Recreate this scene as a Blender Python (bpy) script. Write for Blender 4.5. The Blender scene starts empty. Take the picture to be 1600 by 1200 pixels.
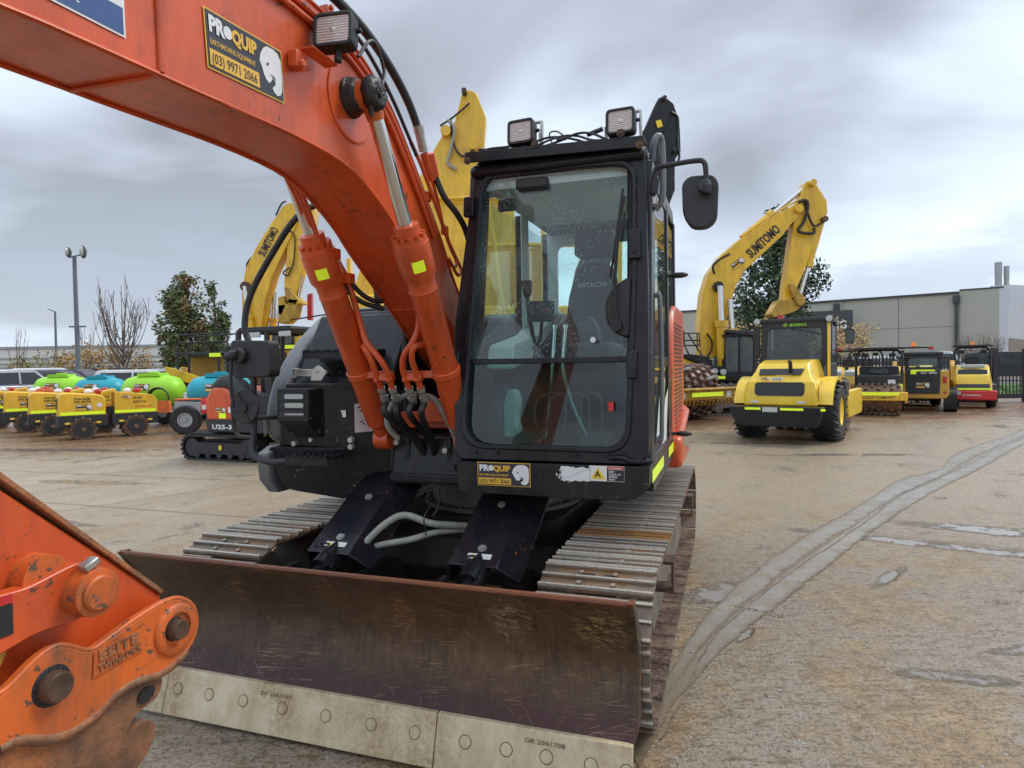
import bpy, math, random
from mathutils import Vector, Matrix, noise
S = bpy.context.scene
random.seed(7)
R_ = math.radians
# ------------------------------------------------------------------ camera, sky, sun, exposure
cd = bpy.data.cameras.new('camera'); cam = bpy.data.objects.new('camera', cd); S.collection.objects.link(cam)
cd.sensor_width = 36; cd.lens = 36 * 1007.5 / 1600; cd.clip_start = 0.05; cd.clip_end = 3000
cam.matrix_world = Matrix.Translation((0, 0, 1.605)) @ Matrix.Rotation(R_(90 - 1.643), 4, 'X') @ Matrix.Rotation(R_(-0.95), 4, 'Z')
S.camera = cam
S.render.resolution_x = 1024; S.render.resolution_y = 768
S.view_settings.view_transform = 'Standard'; S.view_settings.look = 'None'
S.view_settings.exposure = 0.60; S.view_settings.gamma = 1
S.cycles.use_denoising = True

def nd(nt, t, **k):
    n = nt.nodes.new(t)
    for a, v in k.items():
        if a in n.inputs: n.inputs[a].default_value = v
        else: setattr(n, a, v)
    return n
def ramp(nt, src, stops, interp='LINEAR'):
    r = nt.nodes.new('ShaderNodeValToRGB'); r.color_ramp.interpolation = interp
    e = r.color_ramp.elements
    while len(e) < len(stops): e.new(0.5)
    for i, (p, c) in enumerate(stops):
        e[i].position = p
        e[i].color = (c, c, c, 1) if isinstance(c, (int, float)) else (*c, 1)
    nt.links.new(src, r.inputs['Fac']); return r.outputs['Color']
def mixc(nt, fac, a, b, blend='MIX'):
    m = nt.nodes.new('ShaderNodeMix'); m.data_type = 'RGBA'; m.blend_type = blend
    for i, v in ((0, fac), (6, a), (7, b)):
        if isinstance(v, bpy.types.NodeSocket): nt.links.new(v, m.inputs[i])
        elif i == 0: m.inputs[0].default_value = v
        else: m.inputs[i].default_value = (*v, 1)
    return m.outputs[2]
def mth(nt, op, a, b=0.0, clamp=False):
    m = nt.nodes.new('ShaderNodeMath'); m.operation = op; m.use_clamp = clamp
    for i, v in ((0, a), (1, b)):
        if isinstance(v, bpy.types.NodeSocket): nt.links.new(v, m.inputs[i])
        else: m.inputs[i].default_value = v
    return m.outputs[0]
def noi(nt, vec, scale, detail=5, rough=0.55, dist=0.0):
    n = nt.nodes.new('ShaderNodeTexNoise'); n.inputs['Scale'].default_value = scale
    n.inputs['Detail'].default_value = detail; n.inputs['Roughness'].default_value = rough
    n.inputs['Distortion'].default_value = dist
    nt.links.new(vec, n.inputs['Vector']); return n.outputs['Fac']
def maps(nt, vec, sc=(1, 1, 1), rot=(0, 0, 0), loc=(0, 0, 0)):
    m = nt.nodes.new('ShaderNodeMapping'); m.inputs['Scale'].default_value = sc
    m.inputs['Rotation'].default_value = rot; m.inputs['Location'].default_value = loc
    nt.links.new(vec, m.inputs['Vector']); return m.outputs['Vector']

SUN_EL, SUN_AZ = R_(52), R_(70)          # azimuth measured from the view direction (+Y) towards +X
w = bpy.data.worlds.new('World'); S.world = w; w.use_nodes = True
nt = w.node_tree; nt.nodes.clear()
tc = nd(nt, 'ShaderNodeTexCoord').outputs['Generated']
sky = nd(nt, 'ShaderNodeTexSky'); sky.sky_type = 'NISHITA'; sky.sun_disc = False
sky.sun_elevation = SUN_EL; sky.sun_rotation = SUN_AZ
sep = nd(nt, 'ShaderNodeSeparateXYZ'); nt.links.new(tc, sep.inputs[0])
zc = mth(nt, 'MAXIMUM', sep.outputs[2], 0.0)
den = mth(nt, 'ADD', zc, 0.30)
cmb = nd(nt, 'ShaderNodeCombineXYZ')
nt.links.new(mth(nt, 'DIVIDE', sep.outputs[0], den), cmb.inputs[0]); nt.links.new(mth(nt, 'DIVIDE', sep.outputs[1], den), cmb.inputs[1])
cv = maps(nt, cmb.outputs[0], (0.75, 0.95, 1), (0, 0, R_(12)), (3.1, 1.2, 0))
n1 = noi(nt, cv, 1.25, 5, 0.46, 0.5); n2 = noi(nt, cv, 0.5, 2, 0.5)
cl = mth(nt, 'ADD', mth(nt, 'MULTIPLY', n1, 0.62), mth(nt, 'MULTIPLY', n2, 0.38))
cloud = ramp(nt, cl, [(0.40, (0.24, 0.265, 0.31)), (0.46, (0.39, 0.43, 0.50)), (0.51, (0.55, 0.62, 0.73)), (0.60, (0.72, 0.80, 0.90))])
hz = ramp(nt, zc, [(0.0, 1.0), (0.30, 0.12), (1.0, 0.0)])
cloud = mixc(nt, mth(nt, 'MULTIPLY', hz, 0.40), cloud, (0.66, 0.75, 0.86))
n3 = noi(nt, maps(nt, tc, (2.2, 2.2, 9), (0, 0, 0), (0.6, 0, 0)), 1.9, 4, 0.5)
band = ramp(nt, zc, [(0.0, 0.4), (0.09, 1.0), (0.16, 0.75), (0.26, 0.0)])
dark = mth(nt, 'MULTIPLY', mth(nt, 'MULTIPLY', ramp(nt, n3, [(0.46, 0.0), (0.60, 1.0)]), band), 0.60)
cloud = mixc(nt, dark, cloud, (0.36, 0.41, 0.50))
zen = ramp(nt, zc, [(0.0, 1.0), (0.45, 1.0), (1.0, 1.7)])
cloud = mixc(nt, 1.0, cloud, zen, 'MULTIPLY')
b1 = nd(nt, 'ShaderNodeBackground'); b1.inputs['Strength'].default_value = 0.07; nt.links.new(sky.outputs[0], b1.inputs['Color'])
b2 = nd(nt, 'ShaderNodeBackground'); b2.inputs['Strength'].default_value = 1.0; nt.links.new(cloud, b2.inputs['Color'])
mx = nd(nt, 'ShaderNodeMixShader'); mx.inputs[0].default_value = 0.9
nt.links.new(b1.outputs[0], mx.inputs[1]); nt.links.new(b2.outputs[0], mx.inputs[2])
wo = nd(nt, 'ShaderNodeOutputWorld'); nt.links.new(mx.outputs[0], wo.inputs[0])
sd = bpy.data.lights.new('sun', 'SUN'); sd.energy = 1.4; sd.angle = R_(24); sd.color = (1, 0.97, 0.93)
sun = bpy.data.objects.new('sun', sd); S.collection.objects.link(sun)
dv = Vector((math.sin(SUN_AZ) * math.cos(SUN_EL), math.cos(SUN_AZ) * math.cos(SUN_EL), math.sin(SUN_EL)))
sun.rotation_euler = dv.to_track_quat('Z', 'Y').to_euler()

# ------------------------------------------------------------------ materials
def base_mat(name):
    m = bpy.data.materials.new(name); m.use_nodes = True; nt = m.node_tree
    b = nt.nodes['Principled BSDF']; t = nd(nt, 'ShaderNodeTexCoord').outputs['Object']
    return m, nt, b, t
def bump(nt, b, h, strength=0.2, dist=0.01):
    n = nd(nt, 'ShaderNodeBump'); n.inputs['Strength'].default_value = strength; n.inputs['Distance'].default_value = dist
    nt.links.new(h, n.inputs['Height']); nt.links.new(n.outputs[0], b.inputs['Normal'])
def paint(name, col, rough=0.35, dirt=0.25, dcol=(0.13, 0.10, 0.07), chips=0.0, chipcol=(0.05, 0.035, 0.03), scale=1.0, metal=0.0, spec=0.5, droplets=0.0, coat=0.0):
    m, nt, b, t = base_mat(name)
    a = noi(nt, t, 2.2 * scale, 6, 0.6)
    c = mixc(nt, ramp(nt, a, [(0.35, 0.0), (0.7, 1.0)]), tuple(x * 0.86 for x in col), tuple(min(1, x * 1.1) for x in col))
    if dirt > 0:
        s = maps(nt, t, (7 * scale, 7 * scale, 1.6 * scale))
        dn = noi(nt, s, 1.4, 7, 0.68); d2 = noi(nt, t, 22 * scale, 4, 0.6)
        f = mth(nt, 'MULTIPLY', ramp(nt, dn, [(0.44, 0.0), (0.72, 1.0)]), mth(nt, 'ADD', mth(nt, 'MULTIPLY', d2, 1.1), 0.25), True)
        c = mixc(nt, mth(nt, 'MULTIPLY', f, dirt, True), c, dcol)
    if chips > 0:
        k1 = noi(nt, t, 34 * scale, 5, 0.62); k2 = noi(nt, t, 3.5 * scale, 3, 0.5)
        kk = mth(nt, 'ADD', mth(nt, 'MULTIPLY', k1, 0.75), mth(nt, 'MULTIPLY', k2, 0.45))
        th = 0.86 - 0.12 * min(chips, 1.8)
        c = mixc(nt, ramp(nt, kk, [(th, 0.0), (th + 0.02, 1.0)]), c, chipcol)
    nt.links.new(c, b.inputs['Base Color'])
    r = mth(nt, 'ADD', mth(nt, 'MULTIPLY', noi(nt, t, 9 * scale, 5, 0.6), 0.34), rough - 0.13, True)
    h = noi(nt, t, 60 * scale, 3, 0.5)
    if droplets > 0:
        v = nd(nt, 'ShaderNodeTexVoronoi'); v.inputs['Scale'].default_value = 75; nt.links.new(t, v.inputs['Vector'])
        dm = ramp(nt, v.outputs['Distance'], [(0.0, 1.0), (0.3, 0.0)])
        dm = mth(nt, 'MULTIPLY', dm, ramp(nt, noi(nt, t, 5, 3), [(0.42, 0.0), (0.6, 1.0)]))
        h = mth(nt, 'ADD', mth(nt, 'MULTIPLY', h, 0.25), mth(nt, 'MULTIPLY', dm, droplets))
        r = mth(nt, 'SUBTRACT', r, mth(nt, 'MULTIPLY', dm, 0.2), True)
    nt.links.new(r, b.inputs['Roughness'])
    b.inputs['Metallic'].default_value = metal; b.inputs['Specular IOR Level'].default_value = spec
    b.inputs['Coat Weight'].default_value = coat; b.inputs['Coat Roughness'].default_value = 0.15
    bump(nt, b, h, 0.12, 0.004)
    return m
def rusty(name, c1, c2, c3, rough=0.5, metal=0.4, scale=1.0, streak=(1, 1, 1), bs=0.5):
    m, nt, b, t = base_mat(name)
    v = maps(nt, t, streak)
    a = noi(nt, v, 6 * scale, 8, 0.7); d = noi(nt, t, 1.7 * scale, 5, 0.6); e = noi(nt, t, 45 * scale, 5, 0.6)
    c = mixc(nt, ramp(nt, a, [(0.36, 0.0), (0.62, 1.0)]), c1, c2)
    c = mixc(nt, mth(nt, 'MULTIPLY', ramp(nt, d, [(0.45, 0.0), (0.68, 1.0)]), ramp(nt, e, [(0.35, 0.2), (0.6, 1.0)])), c, c3)
    nt.links.new(c, b.inputs['Base Color'])
    nt.links.new(mth(nt, 'ADD', mth(nt, 'MULTIPLY', a, 0.5), rough - 0.25, True), b.inputs['Roughness'])
    b.inputs['Metallic'].default_value = metal
    bump(nt, b, mth(nt, 'ADD', a, e), bs, 0.004)
    return m
def rotscale(nt, vec, sc, ang, ax=1, loc=(0, 0, 0)):
    r = [0, 0, 0]; r[ax] = R_(ang); return maps(nt, maps(nt, vec, (1, 1, 1), tuple(r)), sc, (0, 0, 0), loc)
def trackmat(name, lo, mid, hi, orange=0.0):
    m, nt, b, t = base_mat(name)
    sx = nd(nt, 'ShaderNodeSeparateXYZ'); nt.links.new(t, sx.inputs[0])
    geo = nd(nt, 'ShaderNodeNewGeometry').outputs['Position']
    a = noi(nt, maps(nt, geo, (1, 1, 1)), 5, 7, 0.7); f = noi(nt, geo, 60, 5, 0.7)
    c = mixc(nt, ramp(nt, a, [(0.35, 0.0), (0.65, 1.0)]), lo, mid)
    c = mixc(nt, mth(nt, 'MULTIPLY', ramp(nt, noi(nt, geo, 2.2, 5, 0.6), [(0.46, 0.0), (0.66, 1.0)]), 0.8), c, (0.27, 0.13, 0.045))
    top = ramp(nt, mth(nt, 'ADD', sx.outputs[2], mth(nt, 'MULTIPLY', f, 0.006)), [(0.016, 0.0), (0.0235, 1.0)])
    c = mixc(nt, mth(nt, 'MULTIPLY', top, 1.0 - orange * 0.5), c, hi)
    c = mixc(nt, mth(nt, 'MULTIPLY', ramp(nt, f, [(0.55, 0.0), (0.68, 1.0)]), 0.6), c, (0.03, 0.022, 0.016))
    c = mixc(nt, ramp(nt, mth(nt, 'ADD', sx.outputs[2], 0.02), [(0.0135, 1.0), (0.018, 0.0)]), c, mixc(nt, ramp(nt, mth(nt, 'ADD', mth(nt, 'MULTIPLY', a, 0.5), mth(nt, 'MULTIPLY', f, 0.5)), [(0.42, 0.0), (0.58, 1.0)]), (0.045, 0.022, 0.02), (0.24, 0.16, 0.11)))
    nt.links.new(c, b.inputs['Base Color']); nt.links.new(mth(nt, 'ADD', mth(nt, 'MULTIPLY', a, 0.45), 0.22, True), b.inputs['Roughness'])
    nt.links.new(mth(nt, 'MULTIPLY', top, 0.5), b.inputs['Metallic']); bump(nt, b, f, 0.45, 0.004); return m
def plain(name, col, rough=0.5, metal=0.0, emit=0.0, var=0.15, scale=20):
    m, nt, b, t = base_mat(name)
    c = mixc(nt, noi(nt, t, scale, 4), tuple(x * (1 - var) for x in col), tuple(min(1, x * (1 + var)) for x in col))
    nt.links.new(c, b.inputs['Base Color'])
    b.inputs['Roughness'].default_value = rough; b.inputs['Metallic'].default_value = metal
    if emit: b.inputs['Emission Color'].default_value = (*col, 1); b.inputs['Emission Strength'].default_value = emit
    return m
def glassm(name, tint, refl=1.0, spots=0.0, haze=0.03, hcol=(0.5, 0.6, 0.6)):
    m = bpy.data.materials.new(name); m.use_nodes = True; nt = m.node_tree; nt.nodes.clear()
    t = nd(nt, 'ShaderNodeTexCoord').outputs['Object']
    tr = nd(nt, 'ShaderNodeBsdfTransparent'); tr.inputs[0].default_value = (*tint, 1)
    gl = nd(nt, 'ShaderNodeBsdfGlossy'); gl.inputs['Roughness'].default_value = 0.02; gl.inputs['Color'].default_value = (refl, refl, refl, 1)
    fr = nd(nt, 'ShaderNodeFresnel'); fr.inputs[0].default_value = 1.55
    mx = nd(nt, 'ShaderNodeMixShader'); bf = nd(nt, 'ShaderNodeNewGeometry').outputs['Backfacing']; nt.links.new(mth(nt, 'MULTIPLY', fr.outputs[0], mth(nt, 'SUBTRACT', 1.0, bf)), mx.inputs[0]); nt.links.new(tr.outputs[0], mx.inputs[1]); nt.links.new(gl.outputs[0], mx.inputs[2])
    df = nd(nt, 'ShaderNodeBsdfDiffuse'); df.inputs[0].default_value = (*hcol, 1)
    f = haze
    if spots:
        v = nd(nt, 'ShaderNodeTexVoronoi'); v.inputs['Scale'].default_value = 62; nt.links.new(t, v.inputs['Vector'])
        dots = ramp(nt, v.outputs['Distance'], [(0.15, 1.0), (0.24, 0.0)])
        f = mth(nt, 'ADD', mth(nt, 'MULTIPLY', mth(nt, 'MULTIPLY', dots, ramp(nt, noi(nt, t, 6, 4), [(0.44, 0.0), (0.6, 1.0)])), spots), mth(nt, 'MULTIPLY', noi(nt, t, 3, 5), haze * 2))
    m2 = nd(nt, 'ShaderNodeMixShader')
    if isinstance(f, float): m2.inputs[0].default_value = f
    else: nt.links.new(f, m2.inputs[0])
    nt.links.new(mx.outputs[0], m2.inputs[1]); nt.links.new(df.outputs[0], m2.inputs[2])
    o = nd(nt, 'ShaderNodeOutputMaterial'); nt.links.new(m2.outputs[0], o.inputs[0])
    return m

M = {}
ORG = (0.70, 0.098, 0.018)
M['orange'] = paint('orange paint', ORG, 0.34, 0.7, (0.24, 0.04, 0.018), 0.9, (0.13, 0.05, 0.03), coat=0.25, droplets=0.4)
M['orange_worn'] = paint('worn orange paint', (0.72, 0.14, 0.02), 0.42, 1.0, (0.17, 0.085, 0.045), 1.3, (0.12, 0.075, 0.05), 1.0)
M['orange_chip'] = rusty('chipped orange edge', (0.085, 0.05, 0.035), (0.30, 0.17, 0.09), (0.66, 0.19, 0.05), 0.5, 0.1, 2.2, (1, 1, 1), 0.8)
M['orange_jaw'] = rusty('worn cast orange', (0.10, 0.06, 0.04), (0.30, 0.13, 0.06), (0.60, 0.17, 0.04), 0.5, 0.1, 1.6, (1, 1, 1), 0.9)
M['black'] = paint('black cab paint', (0.011, 0.011, 0.014), 0.26, 0.16, (0.10, 0.095, 0.09), 0.5, (0.13, 0.13, 0.13), 1.2, droplets=0.7, spec=0.32)
M['dark'] = paint('dark grey deck paint', (0.012, 0.013, 0.015), 0.30, 0.30, (0.09, 0.08, 0.07), 0.9, (0.22, 0.22, 0.22), 1.3, droplets=1.0, spec=0.32)
M['black_wet'] = paint('wet black paint', (0.012, 0.013, 0.018), 0.20, 0.18, (0.12, 0.06, 0.03), 0.8, (0.28, 0.07, 0.03), 1.5, droplets=1.2)
M['soot'] = paint('dark chassis', (0.018, 0.016, 0.015), 0.6, 0.7, (0.10, 0.075, 0.05), 0.5)
M['hood'] = paint('charcoal grey bodywork', (0.155, 0.17, 0.19), 0.32, 0.5, (0.30, 0.25, 0.17), 0.3, droplets=0.6)
M['rubber'] = plain('black rubber', (0.018, 0.018, 0.019), 0.55, 0, 0, 0.3)
M['hose'] = plain('black hose', (0.02, 0.02, 0.02), 0.42, 0, 0, 0.3)
M['ghose'] = paint('grey hose', (0.36, 0.36, 0.31), 0.5, 0.4, (0.1, 0.08, 0.05), 0, scale=3)
M['chrome'] = plain('chrome rod', (0.62, 0.62, 0.60), 0.12, 1.0, 0, 0.08, 6)
M['steel'] = plain('zinc fitting', (0.45, 0.44, 0.40), 0.35, 0.8, 0, 0.25, 30)
M['bolt'] = plain('bolt head', (0.42, 0.42, 0.38), 0.4, 0.6, 0, 0.3, 30)
M['track'] = trackmat('track steel', (0.085, 0.062, 0.044), (0.23, 0.19, 0.145), (0.50, 0.46, 0.39))
M['track2'] = trackmat('track steel brown', (0.07, 0.052, 0.04), (0.19, 0.15, 0.12), (0.42, 0.38, 0.33))
M['track3'] = trackmat('track steel rusted orange', (0.16, 0.08, 0.03), (0.42, 0.20, 0.05), (0.50, 0.30, 0.12), 1.0)
M['tframe'] = rusty('muddy track frame', (0.10, 0.09, 0.08), (0.22, 0.20, 0.17), (0.14, 0.09, 0.05), 0.5, 0.2)
M['rust'] = rusty('rusty steel', (0.035, 0.024, 0.018), (0.11, 0.062, 0.038), (0.24, 0.12, 0.05), 0.55, 0.2)
M['grease'] = rusty('black grease', (0.006, 0.006, 0.006), (0.02, 0.018, 0.016), (0.03, 0.02, 0.012), 0.32, 0.0, 2, bs=1.0)
M['yel'] = paint('machine yellow', (0.84, 0.50, 0.022), 0.36, 0.55, (0.26, 0.15, 0.04), 0.5, (0.12, 0.07, 0.03), scale=0.7, coat=0.2)
M['yel_b'] = paint('bright roller yellow', (0.96, 0.62, 0.035), 0.30, 0.25, (0.35, 0.24, 0.08), 0.25, scale=0.7, coat=0.3)
M['yel_t'] = paint('golden yellow paint', (0.84, 0.49, 0.035), 0.4, 0.25, (0.3, 0.18, 0.06), 0.3, scale=1.0)
M['yel_o'] = paint('dull ochre yellow', (0.62, 0.34, 0.045), 0.42, 0.35, (0.22, 0.13, 0.05), 0.3, scale=0.6)
M['yel_m'] = paint('muddy yellow', (0.55, 0.33, 0.04), 0.55, 0.9, (0.13, 0.075, 0.035), 1.2, (0.12, 0.07, 0.04), 0.8)
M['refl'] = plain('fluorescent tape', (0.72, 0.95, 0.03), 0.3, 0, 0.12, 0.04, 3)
M['white'] = plain('white print', (0.75, 0.75, 0.74), 0.4, 0, 0, 0.05)
M['ink'] = plain('black print', (0.02, 0.02, 0.022), 0.4, 0, 0, 0.1)
M['navy'] = plain('navy print', (0.035, 0.035, 0.05), 0.35, 0, 0, 0.06)
M['sblue'] = plain('blue print', (0.04, 0.10, 0.26), 0.35, 0, 0, 0.06)
M['gold'] = plain('amber print', (0.80, 0.47, 0.05), 0.4, 0, 0, 0.05)
M['warn'] = plain('warning yellow print', (0.85, 0.62, 0.04), 0.4, 0, 0, 0.05)
M['redp'] = plain('red print', (0.55, 0.03, 0.03), 0.4, 0, 0, 0.05)
M['redm'] = paint('roller red', (0.60, 0.02, 0.02), 0.3, 0.1, scale=0.5)
M['white_p'] = paint('white car paint', (0.72, 0.73, 0.74), 0.25, 0.1, coat=0.5)
M['grey_p'] = paint('grey car paint', (0.14, 0.15, 0.17), 0.25, 0.1, coat=0.5)
M['silver_p'] = paint('silver car paint', (0.45, 0.47, 0.50), 0.25, 0.1, metal=0.3, coat=0.5)
M['maroon_p'] = paint('dark purple car paint', (0.045, 0.03, 0.04), 0.2, 0.1, coat=0.6)
M['lime'] = paint('lime plastic tank', (0.34, 0.74, 0.03), 0.4, 0.15, (0.2, 0.3, 0.05), 0, scale=0.5)
M['teal'] = paint('teal plastic tank', (0.01, 0.36, 0.46), 0.35, 0.15, (0.05, 0.2, 0.2), 0, scale=0.5)
M['galv'] = plain('galvanised steel', (0.38, 0.39, 0.39), 0.45, 0.5, 0, 0.2, 8)
M['lamp'] = None
M['clear'] = glassm('cab glass', (0.84, 0.955, 0.945), 1.0, 0.55, 0.03, (0.45, 0.55, 0.55))
M['sideglass'] = glassm('cab side glass', (0.90, 0.975, 0.965), 0.8, 0.35, 0.02, (0.5, 0.55, 0.5))
M['lowglass'] = glassm('lower cab glass', (0.56, 0.80, 0.76), 1.0, 0.05, 0.006, (0.3, 0.4, 0.38))
M['bglass'] = glassm('machine window glass', (0.5, 0.56, 0.56), 1.0, 0.0, 0.06, (0.4, 0.45, 0.48))
M['bglass2'] = glassm('roller window glass', (0.5, 0.54, 0.54), 1.0, 0.0, 0.06, (0.4, 0.45, 0.48))
M['carglass'] = glassm('car window glass', (0.10, 0.11, 0.12), 1.0, 0.0, 0.05, (0.25, 0.3, 0.34))
M['seat'] = plain('charcoal seat cloth', (0.035, 0.037, 0.042), 0.85, 0, 0, 0.3, 60)
M['liner'] = plain('grey cab lining', (0.58, 0.61, 0.62), 0.8, 0, 0, 0.08)
M['plast'] = plain('dark grey plastic', (0.026, 0.027, 0.029), 0.55, 0, 0, 0.15)
M['cream'] = plain('pale grey plastic', (0.50, 0.52, 0.49), 0.55, 0, 0, 0.12)
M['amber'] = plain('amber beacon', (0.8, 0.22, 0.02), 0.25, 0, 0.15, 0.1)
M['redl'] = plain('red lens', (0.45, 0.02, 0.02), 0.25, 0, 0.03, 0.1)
M['orflag'] = plain('orange fabric', (0.75, 0.16, 0.04), 0.7, 0, 0, 0.2, 6)
M['muddrum'] = rusty('muddy drum steel', (0.11, 0.075, 0.05), (0.22, 0.15, 0.10), (0.30, 0.14, 0.06), 0.6, 0.15, 1.0)
M['drumpad'] = rusty('brown drum pads', (0.10, 0.055, 0.04), (0.24, 0.15, 0.12), (0.34, 0.22, 0.17), 0.4, 0.3, 1.5)
def lens_mat():
    m, nt, b, t = base_mat('ribbed lamp lens')
    wv = nd(nt, 'ShaderNodeTexWave'); wv.bands_direction = 'Z'; wv.inputs['Scale'].default_value = 30; wv.inputs['Distortion'].default_value = 2.5; wv.inputs['Detail Scale'].default_value = 3
    nt.links.new(t, wv.inputs['Vector'])
    c = mixc(nt, wv.outputs['Fac'], (0.36, 0.28, 0.24), (0.66, 0.60, 0.55))
    nt.links.new(c, b.inputs['Base Color']); b.inputs['Roughness'].default_value = 0.16; b.inputs['Coat Weight'].default_value = 0.6
    bump(nt, b, wv.outputs['Fac'], 0.6, 0.003); return m
M['lens'] = lens_mat()
M['lamp_glass'] = plain('lamp glass', (0.42, 0.44, 0.42), 0.1, 0.2, 0, 0.1)

# ------------------------------------------------------------------ geometry helpers
V3 = Vector
def catmull(pts, n=6):
    P = [V3(p) for p in pts]; out = []
    for i in range(len(P) - 1):
        a = P[i - 1] if i else P[i] * 2 - P[i + 1]; b, c = P[i], P[i + 1]; d = P[i + 2] if i + 2 < len(P) else c * 2 - b
        for k in range(n):
            t = k / n
            out.append(0.5 * ((2 * b) + (c - a) * t + (2 * a - 5 * b + 4 * c - d) * t * t + (3 * b - a - 3 * c + d) * t ** 3))
    out.append(P[-1]); return out
def rpoly(pts, rad, seg=4):
    out = []; n = len(pts)
    if isinstance(rad, (int, float)): rad = [rad] * n
    for i in range(n):
        p, a, b = V3((*pts[i], 0)), V3((*pts[i - 1], 0)), V3((*pts[(i + 1) % n], 0))
        u, v = (a - p), (b - p); r = min(rad[i], u.length * 0.49, v.length * 0.49)
        s, e = p + u.normalized() * r, p + v.normalized() * r
        for k in range(seg + 1):
            t = k / seg; q = s * (1 - t) ** 2 + p * 2 * t * (1 - t) + e * t * t
            out.append((q.x, q.y))
    return out
AX = {'x': lambda a, b, c: (c, a, b), 'y': lambda a, b, c: (a, c, b), 'z': lambda a, b, c: (a, b, c)}
TXT = {}
def text_geo(s, bold=0.0):
    k = (s, bold)
    if k not in TXT:
        cu = bpy.data.curves.new('t', 'FONT'); cu.body = s; cu.size = 1; cu.offset = bold; cu.resolution_u = 2
        o = bpy.data.objects.new('t', cu); S.collection.objects.link(o)
        me = bpy.data.meshes.new_from_object(o.evaluated_get(bpy.context.evaluated_depsgraph_get()))
        vs = [tuple(v.co) for v in me.vertices]; fs = [tuple(p.vertices) for p in me.polygons]
        bpy.data.objects.remove(o); bpy.data.curves.remove(cu); bpy.data.meshes.remove(me)
        w = max(v[0] for v in vs); TXT[k] = (vs, fs, w)
    return TXT[k]
SPLIT = {'bolt_head', 'deck_bolts', 'guard_bolts', 'body_bolts', 'rail_bolts', 'hydraulic_hose', 'cable', 'grab_rail', 'boom_pipe', 'hydraulic_pipe', 'grey_hose', 'hose', 'hose_bundle', 'lamp_cable', 'pedal_linkage', 'reflector_', 'washer_bottle', 'roof_lining', 'console', 'tread_studs', 'weld_seam', 'weld_bead', 'work_lens', 'top_vents', 'tail_lights', 'floodlight', 'scraper_bar', 'window_sticker', 'side_window', 'stamped_number', 'end_wall', 'hose_fitting', 'cab_door', 'side_glass', 'bumper_plates', 'pipe_clamp', 'door_stay', 'lettering_', 'small_stickers', 'right_console', 'left_console', 'side_lettering', 'scraper_teeth'}
ONE = {'bolt_head': 'bolt', 'deck_bolts': 'bolt', 'guard_bolts': 'bolt', 'body_bolts': 'bolt', 'rail_bolts': 'bolt', 'tread_studs': 'tread_stud', 'top_vents': 'top_vent', 'tail_lights': 'tail_light', 'hose_bundle': 'hose', 'bumper_plates': 'bumper_plate', 'small_stickers': 'sticker', 'scraper_teeth': 'scraper_tooth'}
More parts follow.
